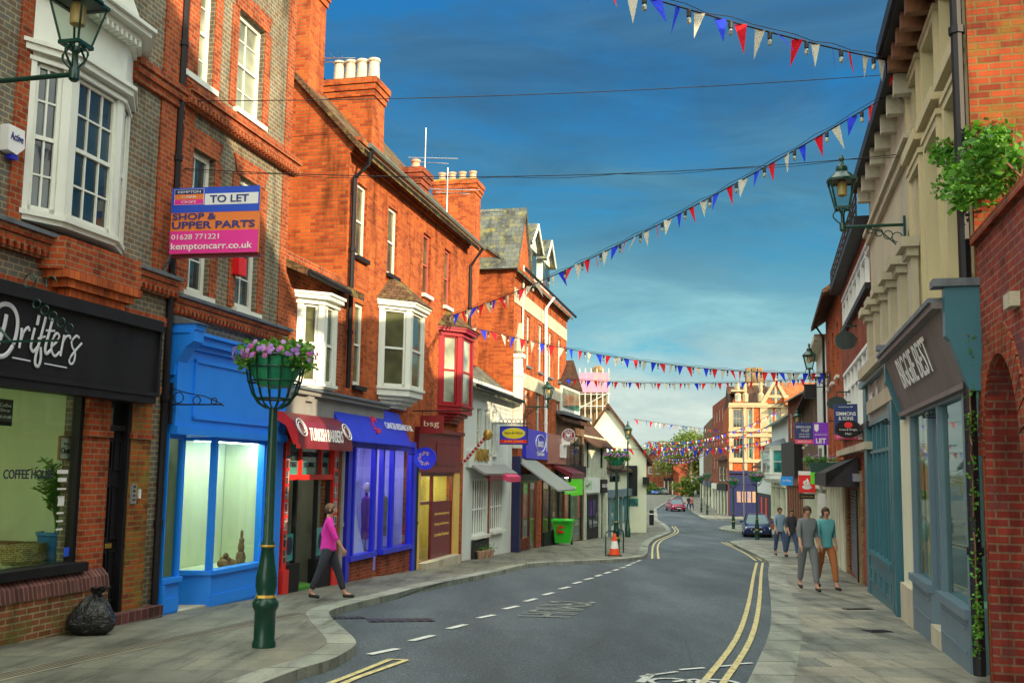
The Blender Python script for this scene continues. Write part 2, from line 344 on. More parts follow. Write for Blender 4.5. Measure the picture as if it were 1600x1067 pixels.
B_YEL = brick('brick_buff', (.36, .22, .09), (.28, .16, .06), (.3, .24, .15))
B_BRN = brick('brick_brown', (.24, .12, .06), (.16, .08, .04), (.22, .17, .12))
B_WHITE = brick('brick_painted_cream', (.58, .6, .47), (.52, .54, .42), (.42, .44, .34), big=.25, dark=.85, bump=.4)
R_TILE = brick('roof_tiles', (.17, .085, .045), (.1, .055, .03), (.03, .02, .015), w=.17, h=.11, ms=.008, lichen=(.2, .19, .05), dark=.5)
R_TILE2 = brick('roof_tiles_brown', (.12, .055, .03), (.075, .035, .022), (.02, .015, .01), w=.17, h=.11, ms=.008, dark=.5)
R_TILE3 = brick('roof_tiles_orange', (.5, .16, .05), (.4, .11, .03), (.12, .05, .02), w=.2, h=.13, ms=.008, dark=.5)
R_SLATE = brick('roof_slates', (.13, .15, .14), (.09, .1, .1), (.03, .03, .03), w=.3, h=.22, ms=.006, lichen=(.24, .22, .06), dark=.6)
WHITE = paint('white_paint', (.7, .72, .64), .45, .07); CREAMP = paint('cream_paint', (.66, .66, .5), .6, .07); BLACK = paint('black_paint', (.012, .011, .014), .55, .3, spec=.3)
STUC = paint('cream_stucco', (.52, .44, .26), .85, .09, 1.2, bump=.25); STUC2 = paint('pale_stucco', (.46, .4, .28), .85, .12, 1.5, bump=.3)
WALLW = paint('white_wall', (.62, .66, .62), .8, .08, 1.5, bump=.2); WALLC = paint('cream_wall', (.68, .7, .52), .85, .05, .8, bump=.2)
BLUE = paint('shop_blue', (.012, .25, .95), .42, .05, 2); RBLUE = paint('royal_blue', (.025, .035, .62), .35, .1); RED = paint('shop_red', (.72, .025, .018), .35, .1); ORED = paint('oriel_red', (.3, .008, .014), .35, .1)
MAROON = paint('maroon', (.17, .018, .028), .3, .15); YELP = paint('yellow_paint', (.75, .48, .12), .5, .05); NAVY = paint('navy', (.01, .013, .07), .4, .1)
TEAL = paint('teal_paint', (.03, .13, .17), .4, .12); GBLUE = paint('grey_blue_paint', (.11, .17, .22), .45, .08); TAUPE = paint('taupe_board', (.17, .135, .13), .6, .15, 2); GREY = paint('grey_paint', (.26, .26, .25), .6, .1)
LGREEN = paint('lamp_green', (.004, .045, .03), .3, .3, 5); GOLD = paint('gold', (.45, .28, .05), .35, .1, metal=.5); LEAD = paint('lead', (.12, .14, .16), .6, .25, 4); STONE = paint('stone', (.48, .43, .32), .85, .15, 2, bump=.4)
TERRA = paint('terracotta', (.5, .3, .2), .8, .2, 4); POTC = paint('chimney_pot_cream', (.58, .5, .38), .8, .2, 4); WOOD = paint('wood', (.2, .075, .03), .6, .3, 5); ORG = paint('sign_orange', (.85, .22, .04), .5, .02); MAG = paint('sign_magenta', (.82, .03, .32), .5, .02); PURP = paint('sign_purple', (.22, .02, .55), .4, .05)
LIME = paint('sign_lime', (.12, .75, .02), .4, .05); SKYB = paint('sign_sky_blue', (.02, .3, .85), .4, .05); SRED = paint('sign_red', (.8, .01, .015), .4, .05); DBL = paint('sign_dark_blue', (.012, .03, .16), .4, .05); YEL = paint('sign_yellow', (.75, .6, .02), .4, .05); PINK = paint('sign_pink', (.75, .06, .16), .4, .05)
WTXT = paint('white_letter', (.82, .82, .8), .5, .02); DTXT = paint('dark_letter', (.02, .02, .05), .5, .02); NTXT = paint('navy_letter', (.03, .04, .22), .5, .02)
DARK = paint('dark_interior', (.02, .02, .02), .8, .2); PALE = paint('pale_interior', (.68, .7, .48), .8, .05); INT2 = paint('dim_interior', (.13, .15, .13), .8, .4, 2); CURT = paint('curtain', (.5, .5, .38), .9, .15, 9); OLIVE = paint('olive_blind', (.1, .1, .05), .5, .12, 1.)
RUB = paint('rubber', (.015, .015, .016), .6, .2); CHROME = paint('chrome', (.5, .5, .5), .2, .1, metal=1)
def pane_mat(name, c, rough=.04, sky_=.9):
    m, t, b = newmat(name); co = nd(t, 'ShaderNodeTexCoord'); n = nd(t, 'ShaderNodeTexNoise'); n.inputs['Scale'].default_value = 1.3; t.links.new(co.outputs['UV'], n.inputs['Vector'])
    r = ramp(t, n.outputs[0], [(.35, tuple(x*.4 for x in c)), (.65, tuple(x*1.6 for x in c))]); t.links.new(r.outputs[0], b.inputs['Base Color'])
    b.inputs['Roughness'].default_value = rough; b.inputs['Specular IOR Level'].default_value = sky_
    bp = nd(t, 'ShaderNodeBump'); bp.inputs['Strength'].default_value = .04; t.links.new(n.outputs[0], bp.inputs['Height']); t.links.new(bp.outputs[0], b.inputs['Normal']); MATS[name] = m; return m
P_DARK = pane_mat('pane_dark', (.03, .04, .04)); P_OLIVE = pane_mat('pane_olive', (.07, .075, .035), .08); P_PALE = pane_mat('pane_curtained', (.3, .33, .25), .1); P_TEAL = pane_mat('pane_teal', (.03, .2, .18))
GLASS = glass('shop_glass', (.82, .92, .86), .9); GLASSB = glass('shop_glass_violet', (.8, .84, .98), .7); LGLASS = glass('lantern_glass', (.75, .8, .75), 1.)
# ---------------- shared builders ----------------
def shell(T, s0, s1, z0, z1, dep, mat, ops=(), name='wall', y=0, rd=.12):
    mb = MB(); mb.wall(s0, s1, z0, z1, list(ops), y, rd)
    mb.poly([(s1, y, z0), (s1, y+dep, z0), (s1, y+dep, z1), (s1, y, z1)]); mb.poly([(s0, y+dep, z0), (s0, y, z0), (s0, y, z1), (s0, y+dep, z1)])
    mb.poly([(s1, y+dep, z0), (s0, y+dep, z0), (s0, y+dep, z1), (s1, y+dep, z1)]); mb.poly([(s0, y+.02, z1-.02), (s1, y+.02, z1-.02), (s1, y+dep-.02, z1-.02), (s0, y+dep-.02, z1-.02)])
    return T.part(name, mb, mat)
def room(T, s0, s1, z0, z1, d, mat, y=.1, fl=None):
    mb = MB(); a, b = y, y+d
    mb.poly([(s0, b, z0), (s1, b, z0), (s1, b, z1), (s0, b, z1)]); mb.poly([(s0, a, z0), (s0, b, z0), (s0, b, z1), (s0, a, z1)]); mb.poly([(s1, b, z0), (s1, a, z0), (s1, a, z1), (s1, b, z1)])
    mb.poly([(s0, a, z0), (s1, a, z0), (s1, b, z0), (s0, b, z0)]); mb.poly([(s0, b, z1), (s1, b, z1), (s1, a, z1), (s0, a, z1)])
    return T.part('interior', mb, mat)
def gable_roof(T, s0, s1, z, dep, rise, mat, oh=.25, gmat=None, y=0, ohs=.0, th=.1):
    mb = MB(); yr = y+dep/2; k = rise/(dep/2)
    f = [(y-oh, z-oh*k), (yr, z+rise), (yr, z+rise-th*1.3), (y-oh, z-oh*k-th)]
    mb.prism(f, 0, s0-ohs, s1+ohs); f2 = [(2*yr-a, b) for a, b in f][::-1]; mb.prism(f2, 0, s0-ohs, s1+ohs)
    r = T.part('roof', mb, mat)
    rd = MB(); rd.prism([(yr-.1, z+rise-.02), (yr, z+rise+.07), (yr+.1, z+rise-.02)], 0, s0-ohs, s1+ohs); T.part('ridge', rd, mat, r)
    if gmat:
        g = MB()
        for s in (s0, s1): g.poly([(s, y, z-.02), (s, y+dep, z-.02), (s, yr, z+rise-.05)])
        T.part('gable', g, gmat)
    return r
def sash(T, r, mat, pane=None, cols=1, rows=1, y=.1, sill=None, fw=.055, t=.05, name='window', split=True, sd=.1, smat=None):
    s0, s1, z0, z1 = r; mb = MB()
    mb.box(s0, s0+fw, y-t, y, z0, z1); mb.box(s1-fw, s1, y-t, y, z0, z1); mb.box(s0+fw, s1-fw, y-t, y, z1-fw, z1); mb.box(s0+fw, s1-fw, y-t, y, z0, z0+fw*1.3)
    zm = (z0+z1)/2
    if split: mb.box(s0+fw, s1-fw, y-t*.9, y, zm-.022, zm+.022)
    for i in range(1, cols):
        x = s0+fw+(s1-s0-2*fw)*i/cols; mb.box(x-.011, x+.011, y-t*.6, y-.003, z0+fw*1.3, z1-fw)
    n = rows*2 if split else rows
    for i in range(1, n):
        if split and i == rows: continue
        z = z0+(z1-z0)*i/n; mb.box(s0+fw, s1-fw, y-t*.55, y-.004, z-.011, z+.011)
    f = T.part(name, mb, mat)
    p = MB(); p.box(s0+.01, s1-.01, y-.012, y+.02, z0+.01, z1-.01); T.part('pane', p, pane or P_DARK, f)
    if sill: s_ = MB(); s_.box(s0-.06, s1+.06, -sd, y, z0-.09, z0); T.part('sill', s_, smat or mat, f)
    return f
def pipe(T, pts, r, mat, name='downpipe', brk=True):
    mb = MB(); mb.tube(pts, r, 8)
    o = T.part(name, mb, mat, smooth=True)
    b = MB()
    if brk:
        zt = max(p[2] for p in pts); zb = min(p[2] for p in pts); z = zb+1.2
        while z < zt-.4:
            # collar on the pipe where it stands straight
            for a, c in zip(pts, pts[1:]):
                if min(a[2], c[2]) <= z <= max(a[2], c[2]) and abs(a[2]-c[2]) > .2:
                    k = (z-a[2])/(c[2]-a[2]); x = a[0]+(c[0]-a[0])*k; yy = a[1]+(c[1]-a[1])*k
                    b.lathe([(r*1.35, -.04), (r*1.35, .04)], (x, yy, z), 8); break
            z += 1.8
        if b.v: T.part('pipe_collar', b, mat, o)
    return o
def bay(T, s0, c0, c1, z0, z1, pr, mat, pane, cols=(1, 1), rows=1, base=.35, head=.25, body=.5, roof=None, rmat=None, solid=0, corbel=True, fr=.07):
    """canted bay: plinth, three glazed faces, head and roof; s0..s1 on the wall, pr = projection, ct = cant length along the wall"""
    ct = c0-s0; s1 = c1+ct; P = [(s0, 0), (c0, -pr), (c1, -pr), (s1, 0)]; b = MB(); pans = []
    zb, zt = z0+base, z1-head
    def pl(o): return [(s0-o, .0), (s0+ct-o*.4, -pr-o), (s1-ct+o*.4, -pr-o), (s1+o, .0)]
    b.prism(pl(0), 2, z0, zb); b.prism(pl(.05), 2, zb-.06, zb); b.prism(pl(0), 2, zt, z1); b.prism(pl(.05), 2, zt, zt+.05); b.prism(pl(.12), 2, z1-.08, z1); b.prism(pl(.16), 2, z1, z1+.05)
    for i in range(3):
        a, c = P[i], P[i+1]; ln = (Vector(c)-Vector(a)).length
        b.seg(a, c, 0, fr*1.3, zb, zt, -.08, .01); b.seg(a, c, -fr*1.3, None, zb, zt, -.08, .01)
    o = T.part('bay', b, mat)
    for i in range(3):
        a, c = P[i], P[i+1]; ln = (Vector(c)-Vector(a)).length; e = fr*1.3; f = MB(); cl = cols[0] if i != 1 else cols[1]
        f.seg(a, c, e, e+.05, zb, zt, -.07, -.02); f.seg(a, c, ln-e-.05, ln-e, zb, zt, -.07, -.02); f.seg(a, c, e, ln-e, zt-.05, zt, -.07, -.02); f.seg(a, c, e, ln-e, zb, zb+.07, -.07, -.02)
        zm = (zb+zt)/2; f.seg(a, c, e+.05, ln-e-.05, zm-.025, zm+.025, -.07, -.015)
        for k in range(1, cl): x = e+(ln-2*e)*k/cl; f.seg(a, c, x-.012, x+.012, zb+.07, zt-.05, -.06, -.03)
        for k in range(1, rows*2):
            if k == rows: continue
            z = zb+(zt-zb)*k/(rows*2); f.seg(a, c, e+.05, ln-e-.05, z-.012, z+.012, -.06, -.032)
        w = T.part('window', f, mat, o); g = MB(); g.seg(a, c, e, ln-e, zb, zt, -.09, -.055)
        # pane is the bay's third level
        T.part('pane', g, pane, o)
    if corbel:
        k = MB()
        for j in range(4):
            q = j*.09; k.prism([(s0+q*1.2, 0), (s0+ct+q*.6, -pr+q*1.3), (s1-ct-q*.6, -pr+q*1.3), (s1-q*1.2, 0)] if pr-q*1.3 > .02 else [(s0+q, 0), (s0+ct, -.03), (s1-ct, -.03), (s1-q, 0)], 2, z0-.09*(j+1), z0-.09*j)
        T.part('corbel', k, mat, o)
    if roof:
        m = MB(); q = pl(.2); A = [(x, y, z1+.05) for x, y in q]; t0 = (s0+ct*1.2, 0, z1+roof); t1 = (s1-ct*1.2, 0, z1+roof)
        m.poly([A[0], A[1], t0]); m.poly([A[1], A[2], t1, t0]); m.poly([A[2], A[3], t1]); m.poly(A[::-1]); T.part('bay_roof', m, rmat or R_TILE)
    return o
def fascia(T, s0, s1, z0, z1, y0, y1, mat, tilt=0, name='fascia', frame=None, fr=.06):
    """sign board whose top leans out by tilt"""
    mb = MB(); mb.prism([(y0, z0), (y1, z0), (y1, z1), (y0-tilt, z1)], 0, s0, s1); o = T.part(name, mb, mat)
    if frame:
        f = MB(); f.box(s0-.02, s1+.02, y0-tilt-.09, y1-.02, z1, z1+.07); f.box(s0-.02, s1+.02, y0-.05, y1-.02, z0-.06, z0); T.part('moulding', f, frame, o)
    return o
def chimney(T, x0, x1, y0, y1, z0, z1, mat, pots=4, along='x', potm=None, cap=None, ph=.5, pr=.13):
    mb = MB(); mb.box(x0, x1, y0, y1, z0, z1-.45)
    for i, e in enumerate((.04, .08, .12)): mb.box(x0-e, x1+e, y0-e, y1+e, z1-.45+.15*i, z1-.3+.15*i)
    o = T.part('chimney', mb, mat)
    if cap: c = MB(); c.box(x0-.05, x1+.05, y0-.05, y1+.05, z1, z1+.06); T.part('flaunching', c, cap, o)
    for i in range(pots):
        t = (i+.5)/pots; x = x0+(x1-x0)*t if along == 'x' else (x0+x1)/2; y = (y0+y1)/2 if along == 'x' else y0+(y1-y0)*t
        p = MB(); p.lathe([(pr*1.05, 0), (pr*1.05, .05), (pr, .08), (pr*.85, ph-.08), (pr*1.05, ph-.06), (pr*1.05, ph), (pr*.8, ph), (pr*.75, ph-.1)], (x, y, z1+.03), 12)
        T.part('chimney_pot', p, (potm[i % len(potm)] if potm else TERRA), o, smooth=True)
    return o
def card(name, label, cat, x0, y0, x1, y1, Y, mat, th=.05, group=None, frame=None, dirv=CD):
    """flat sign square to the facades; returns thing, width, height with the origin at its lower left corner"""
    p = at(x0, y1, Y); F = Frame((p.x, p.y), dirv); T = Thing(name, label, cat, F, 0, 0, p.z, group); q = F.sz(x1, y1); h = F.sz(x0, y0)[1]-p.z
    T.w = q[0]; T.h = h; T.z = p.z; b = MB(); b.box(0, T.w, 0, th, p.z, p.z+h); T.board = T.part('board', b, mat)
    if frame:
        f = MB(); e = .03
        f.box(-e, 0, -.01, th+.01, p.z-e, p.z+h+e); f.box(T.w, T.w+e, -.01, th+.01, p.z-e, p.z+h+e); f.box(0, T.w, -.01, th+.01, p.z-e, p.z); f.box(0, T.w, -.01, th+.01, p.z+h, p.z+h+e); T.part('frame', f, frame)
    return T
def patch(T, a, b, c, d, mat, name='panel', y=-.004, parent=None, ell=False):      # fractions of the board
    mb = MB(); x0, x1, z0, z1 = T.w*a, T.w*b, T.z+T.h*c, T.z+T.h*d
    if ell:
        n = 32; mb.prism([((x0+x1)/2+(x1-x0)/2*math.cos(2*math.pi*k/n), (z0+z1)/2+(z1-z0)/2*math.sin(2*math.pi*k/n)) for k in range(n)], 1, y, 0.001)
    else: mb.box(x0, x1, y, .001, z0, z1)
    return T.part(name, mb, mat, parent or T.board)
def ctext(T, txt, fx, fz, fh, mat, fw_=None, center=True, y=-.008, bold=.0, shear=0):
    return ttext(T, txt, T.w*fx, y, T.z+T.h*fz, T.h*fh, mat, T.w*fw_ if fw_ else None, T.board, center, bold, shear, ex=.003)
def arm(T, pts, mat, r=.018, name='bracket'):
    m = MB(); m.tube(pts, r, 6); return T.part(name, m, mat)
def ring(mb, c, r, t, axis=1, n=16, seg=(0, 2*math.pi)):
    pts = []
    for k in range(n+1):
        g = seg[0]+(seg[1]-seg[0])*k/n
        pts.append((c[0]+r*math.cos(g), c[1], c[2]+r*math.sin(g)) if axis == 1 else (c[0], c[1]+r*math.cos(g), c[2]+r*math.sin(g)))
    mb.tube(pts, t, 5)
# =================== LEFT SIDE OF THE STREET ===================
def zg(s, F=L): return gz(F.w(s).y)
SA = L.S(240, 930); SB = L.S(434, 700); SC = L.S(541, 400); SD = L.S(728, 520); SE = L.S(800, 700); SF = L.S(884, 640)
# ---- red brick and grey header house above the coffee shop ----
T = Thing('brick_house', 'grey-green brick house with white bay window over the black shopfront lettered in script', 'building', L, 0, 0, zg(0)-.3)
zt1 = 8.6; wz0, wz1 = L.Z(64, 888), L.Z(64, 597); sw1 = L.S(128, 740); dz0, dz1 = zg(5.3)+.12, L.Z(180, 612); d0, d1 = L.S(166, 780, -.06), L.S(200, 780, -.06)
OPS1 = [(-4.0, sw1, wz0, wz1), (d0, d1, dz0, dz1)]
shell(T, -5.5, SA, zg(0)-.5, zt1, 9, B_POLY, OPS1, rd=.3)
b = MB(); zr = wz0-.32                                             # brick stall riser with bull-nosed coping
b.prism([(-.17, zg(0)-.5), (0, zg(0)-.5), (0, zr), (-.17, zr)], 0, -5.5, d0); st = T.part('stall_riser', b, B_DIRTY)
b = MB(); b.prism([(-.19, zr), (.0, zr), (.0, wz0-.1), (-.07, wz0-.08), (-.16, wz0-.17)], 0, -5.5, d0); T.part('coping', b, brick('brick_plum', (.18, .06, .05), (.13, .04, .04), (.2, .15, .12), w=.075, h=.6, off=0), st)
for k, (a, c) in enumerate(((L.S(131, 780, -.06), d0), (d1, L.S(231, 780, -.06)))):           # brick pilasters either side of the door
    b = MB(); zb = wz0-.08 if k == 0 else zg(c)-.4; b.box(a, c, -.06, 0, zb, dz1+.28); pl = T.part('pilaster', b, B_RUB if k == 0 else brick('brick_glazed', (.5, .12, .03), (.25, .06, .03), (.25, .2, .05), lichen=(.2, .17, .03), rough=.3))
    b = MB()
    for i, e in enumerate((.03, .06, .1)): b.box(a-e*.6, c+e*.4, -.06-e, 0, dz1-.12+.09*i, dz1-.04+.09*i)
    b.box(a-.02, c+.02, -.1, 0, dz1-.62, dz1-.54); T.part('capital', b, B_RUB, pl)
b = MB(); b.box(d0, d1, .06, .11, dz0+.02, dz1-.52); dr = T.part('door', b, BLACK)
b = MB(); w = d1-d0
for (u0_, u1_) in ((.06, .34), (.4, .7), (.78, .95)):
    for q in ((.12, .46), (.54, .88)):
        za, zb_ = dz0+(dz1-.52-dz0)*u0_, dz0+(dz1-.52-dz0)*u1_; a, c = d0+w*q[0], d0+w*q[1]
        b.box(a, a+.03, .035, .06, za, zb_); b.box(c-.03, c, .035, .06, za, zb_); b.box(a+.03, c-.03, .035, .06, zb_-.03, zb_); b.box(a+.03, c-.03, .035, .06, za, za+.03)
T.part('door_panel', b, BLACK, dr); b = MB(); b.box(d0+w*.38, d0+w*.68, .045, .06, dz0+.86, dz0+.92); T.part('letter_plate', b, GOLD, dr)
b = MB(); b.box(d0, d1, .0, .12, dz1-.52, dz1-.45); b.box(d0, d0+.05, -.02, .12, dz0, dz1); b.box(d1-.06, d1-.003, -.045, .12, dz0, dz1); f = T.part('door_frame', b, BLACK)
b = MB(); b.box(d0+.05, d1-.06, .08, .09, dz1-.45, dz1); T.part('fanlight', b, P_DARK, f)
b = MB(); b.box(d0-.02, SA-.06, -.2, .3, zg(5.5)-.5, dz0); T.part('door_step', b, brick('step_tiles', (.16, .05, .05), (.12, .04, .04), (.2, .16, .14), w=.15, h=.15, off=0))
b = MB(); a = L.S(206, 780, -.06); b.box(a-.05, a+.06, -.09, -.06, L.Z(204, 786), L.Z(204, 756)); ip = T.part('intercom', b, GREY)
b = MB()
for i in range(4): b.box(a-.03, a+.03, -.095, -.09, L.Z(204, 782)+i*.06, L.Z(204, 782)+i*.06+.035)
T.part('call_button', b, CHROME, ip); b = MB(); a = L.S(216, 775, -.06); b.box(a-.02, a+.02, -.09, -.06, L.Z(213, 778), L.Z(213, 764)); T.part('door_bell', b, WTXT)
# shop window
b = MB(); b.box(sw1-.07, sw1, .02, .14, wz0, wz1); b.box(-4, sw1-.07, .02, .14, wz1-.06, wz1); b.box(-4, sw1+.03, -.16, .14, wz0-.08, wz0+.03); b.box(-1.6, -1.53, .03, .14, wz0+.03, wz1-.06); f = T.part('shop_window_frame', b, BLACK)
b = MB(); b.box(-4, sw1-.07, .07, .08, wz0+.03, wz1-.06); T.part('pane', b, GLASS, f)
room(T, -4.5, sw1+.25, wz0-.05, wz1+.25, 2.6, paint('cafe_wall', (.55, .6, .42), .8, .05), y=.31)
def emitpart(T, x0, x1, y0, y1, z, mat): b = MB(); b.box(x0, x1, y0, y1, z-.04, z); return T.part('ceiling_light', b, mat)
WARM = emit('warm_lamp', (1, .9, .65), 20); GREENW = emit('shop_tube', (1, 1, .72), 3); VIOL = emit('violet_tube', (.8, .74, 1), 10)
emitpart(T, .4, 2.6, 1.0, 1.25, wz1+.2, WARM)
b = MB(); y = 2.88                                                   # glazed inner door and dark wall inside
q0_, q1_ = L.S(14, 740, 2.85), L.S(84, 740, 2.85); b.box(q0_, q1_, y-.06, y, wz0, wz1-.5); io = T.part('inner_door', b, WHITE); b = MB()
for (u, v) in ((q0_+.15, (q0_+q1_)/2-.08), ((q0_+q1_)/2+.08, q1_-.15)): b.box(u, v, y-.08, y-.06, wz0+.95, wz1-.75); b.box(u, v, y-.08, y-.06, wz0+.15, wz0+.85)
T.part('pane', b, P_DARK, io)
ttext(T, 'COFFEE HOUSE', L.S(8, 740)+.05, .065, L.Z(60, 748), .11, DTXT, w=L.S(86, 740)-L.S(8, 740), parent=f, name='window_lettering', bold=.01)
b = MB(); x_ = L.S(103, 770)
for i, ww in enumerate((.2, .16, .16, .12, .12, .12, .12, .12)): b.box(x_-ww/2, x_+ww/2, .062, .068, L.Z(103, 740)-.1*i, L.Z(103, 740)-.1*i+(.05 if i < 2 else .022))
b.box(x_-.05, x_+.06, .062, .068, L.Z(103, 788), L.Z(103, 775)); T.part('window_notice', b, WTXT, f)
b = MB(); x_ = L.S(112, 862); b.box(x_-.06, x_+.07, .062, .068, L.Z(112, 869), L.Z(112, 855)); T.part('window_sticker', b, paint('sticker_blue', (.03, .12, .8), .5, 0), f)
# fascia
fz0, fz1 = L.Z(100, 593, -.3), L.Z(100, 484, -.3); fe = L.S(246, 560, -.3)
fa = fascia(T, -5.2, fe, fz0, fz1, -.28, 0, BLACK, .02, frame=BLACK)
b = MB(); b.box(-5.2, fe+.03, -.36, 0, fz1+.07, fz1+.16); b.box(fe, fe+.05, -.33, 0, fz0-.06, fz1+.1); b.box(-5.2, fe, -.31, 0, fz0-.16, fz0-.06); T.part('cornice', b, BLACK, fa)
def cr_(pts, n=6):
    o = []; P = [pts[0]]+list(pts)+[pts[-1]]
    for i in range(1, len(P)-2):
        a, b_, c, d = [Vector(p) for p in P[i-1:i+3]]
        for k in range(n):
            t = k/n; o.append(.5*((2*b_)+(-a+c)*t+(2*a-5*b_+4*c-d)*t*t+(-a+3*b_-3*c+d)*t**3))
    o.append(Vector(P[-2])); return o
STR = [([(62, 265), (40, 380), (0, 500), (-40, 600)], 30), ([(-70, 330), (-60, 250), (-10, 180), (60, 160), (130, 200), (170, 300), (165, 430), (130, 560), (70, 655), (10, 685), (-40, 670)], 28),
       ([(215, 400), (205, 500), (188, 600)], 20), ([(205, 520), (240, 430), (280, 395), (292, 430)], 18), ([(345, 400), (320, 500), (305, 590), (330, 635), (372, 590)], 20), ([(388, 275), (368, 370)], 24),
       ([(455, 290), (420, 430), (385, 560), (350, 700), (352, 770), (385, 775), (405, 690), (402, 590)], 21), ([(375, 505), (450, 485)], 13), ([(525, 310), (490, 440), (450, 590), (460, 655), (505, 620)], 22), ([(455, 425), (545, 430)], 14),
       ([(505, 590), (560, 540), (590, 480), (560, 455), (522, 520), (512, 620), (545, 680), (592, 640)], 17), ([(640, 470), (620, 570), (600, 680)], 20), ([(622, 560), (655, 490), (695, 480), (700, 510)], 16),
       ([(790, 500), (760, 480), (715, 530), (720, 590), (748, 650), (735, 735), (705, 760), (690, 720), (730, 650), (815, 552)], 16), ([(120, 695), (300, 730)], 9), ([(440, 755), (665, 797)], 9)]
lt = MB()
for pts, wd in STR:
    pp = []
    for x, y in cr_(pts): s_, z_ = L.sz(x*.15625, 450+y*.15625, -.3); pp.append((s_, 0, z_))
    lt.tube(pp, wd*.00098, 8)
lt.v = [Vector((v.x, v.y*.35-.305, v.z)) for v in lt.v]; T.part('lettering', lt, paint('pale_letter', (.6, .62, .66), .5, .05), fa)
# first floor: lead ledge, dentils, corbel block, red strips, string courses
def band(T, s0, s1, z0, z1, out, mat, name='string_course', dent=False, ytop=0):
    b = MB(); b.box(s0, s1, -out*.5, 0, z0, z0+(z1-z0)*.35); b.box(s0, s1, -out*.8, 0, z0+(z1-z0)*.35, z0+(z1-z0)*.7); b.box(s0, s1, -out, 0, z0+(z1-z0)*.7, z1)
    if dent:
        s = s0
        while s < s1: b.box(s, s+.055, -out*.9, -out*.5, z0+.02, z0+(z1-z0)*.36); s += .115
    return T.part(name, b, mat)
lz = L.Z(100, 378)
b = MB(); b.prism([(-.2, lz-.05), (0, lz-.05), (0, lz+.06), (-.2, lz)], 0, -5.5, SA+.03); T.part('lead_ledge', b, LEAD); band(T, -5.5, SA, lz-.32, lz-.05, .16, B_RUB, 'dentil_course', True)
c0, c1 = L.S(66, 430), L.S(190, 430); b = MB()
for j in range(5): e = .1*j; b.box(c0+e*1.1, c1-e*1.1, -.34+.055*j, 0, lz-.42-.1*(j+1), lz-.42-.1*j)
T.part('corbel_block', b, brick('brick_soldier', (.62, .14, .03), (.52, .1, .03), (.3, .1, .05), w=.11, h=.4, off=0))
b = MB(); b.prism([(c0-.1, 0), (c0, -.3), (c1, -.3), (c1+.1, 0)], 2, lz-.42, lz-.02); T.part('corbel_ledge', b, B_RUB)
b = MB(); b.box(-5.5, SA, -.05, 0, fz1+.17, fz1+.3); T.part('brick_band', b, B_RUB)
for (a, c) in ((L.S(12, 300), L.S(33, 300)), (L.S(243, 300), SA-.02)):
    b = MB(); b.box(a, c, -.03, 0, lz+.06, zt1); T.part('quoin_strip', b, B_RUB)
sc1 = L.Z(240, 125); band(T, L.S(205, 120), SA+.04, sc1-.2, sc1+.12, .14, B_RUB)
bz0, bz1 = L.Z(60, 352), L.Z(40, 20); bs0 = L.S(35, 200); bc0, bc1 = L.S(107, 220, -.24), L.S(187, 250, -.24); bct = bc0-bs0; bs1 = bc1+bct
b0 = bay(T, bs0, bc0, bc1, bz0, bz1-.35, .24, WHITE, P_DARK, (2, 3), 2, base=.12, head=.18, corbel=False, fr=.09)
b = MB()
for e, u, v in ((.02, -.34, .28), (.1, .28, .33), (.18, .33, .4), (.3, .4, .47), (.36, .47, .52)):
    b.prism([(bs0-e, 0), (bc0-e*.4, -.24-e), (bc1+e*.4, -.24-e), (bs1+e, 0)], 2, bz1+u, bz1+v)
s = bc0
while s < bc1: b.box(s, s+.05, -.45, -.32, bz1+.24, bz1+.31); s += .1
b.prism([(bs0+.35, bz1+.52), (bs1-.35, bz1+.52), ((bs0+bs1)/2, bz1+1.25)], 1, -.4, -.05); T.part('pediment', b, WHITE, b0)
b = MB(); a = L.S(12, 225); b.prism([(a-.14, L.Z(12, 200)), (a+.12, L.Z(12, 200)), (a+.14, L.Z(12, 228)), (a+.02, L.Z(12, 243)), (a-.12, L.Z(12, 240))], 1, -.12, 0); al = T.part('alarm_box', b, WTXT)
b = MB(); b.box(a-.04, a+.06, -.1, -.02, L.Z(12, 250), L.Z(12, 243)); T.part('beacon', b, RBLUE, al); ttext(T, 'Active', a-.1, -.125, L.Z(12, 222), .09, NTXT, .2, al)
pipe(T, [(SA-.07, -.06, zg(6)+.1), (SA-.07, -.06, zt1)], .05, BLACK)
# ---- grey header house over the blue shop ----
T = Thing('brick_house', 'red and grey brick house above the bright blue shopfront', 'building', L, SA, 0, zg(SA)-.3)
bf = L.Z(330, 530)+.02
s2 = [L.r(289, -20, 335, 112), L.r(371, -10, 413, 172)]; s1_ = [L.r(288, 218, 331, 455), L.r(369, 275, 404, 482)]
sw = s2[0][1]-s2[0][0]; zl = [min(s1_[0][2], s1_[1][2]), max(s1_[0][3], s1_[1][3])]; zA = (s1_[0][2]+s1_[1][2])/2; zB = (s1_[0][3]+s1_[1][3])/2; zC = (s2[0][2]+s2[1][2])/2
WS = [(r[0], r[1], zA, zB) for r in s1_]+[(r[0], r[1], zC, zC+1.75) for r in s2]
shell(T, SA, SB, bf-.2, 9.3, 9, B_POLY, WS, rd=.16); b = MB(); b.box(SA, SB, 2.5, 9, zg(SB)-.5, bf-.2); b.box(SA, SA+.1, .05, 2.5, zg(SA)-.5, bf-.2); b.box(SB-.1, SB, .05, 2.5, zg(SB)-.5, bf-.2); T.part('lower_wall', b, B_BRN)
for r in WS: sash(T, r, WHITE, P_PALE if r[2] > 3 else P_DARK, 2, 2, y=.14, sill=True, fw=.09)
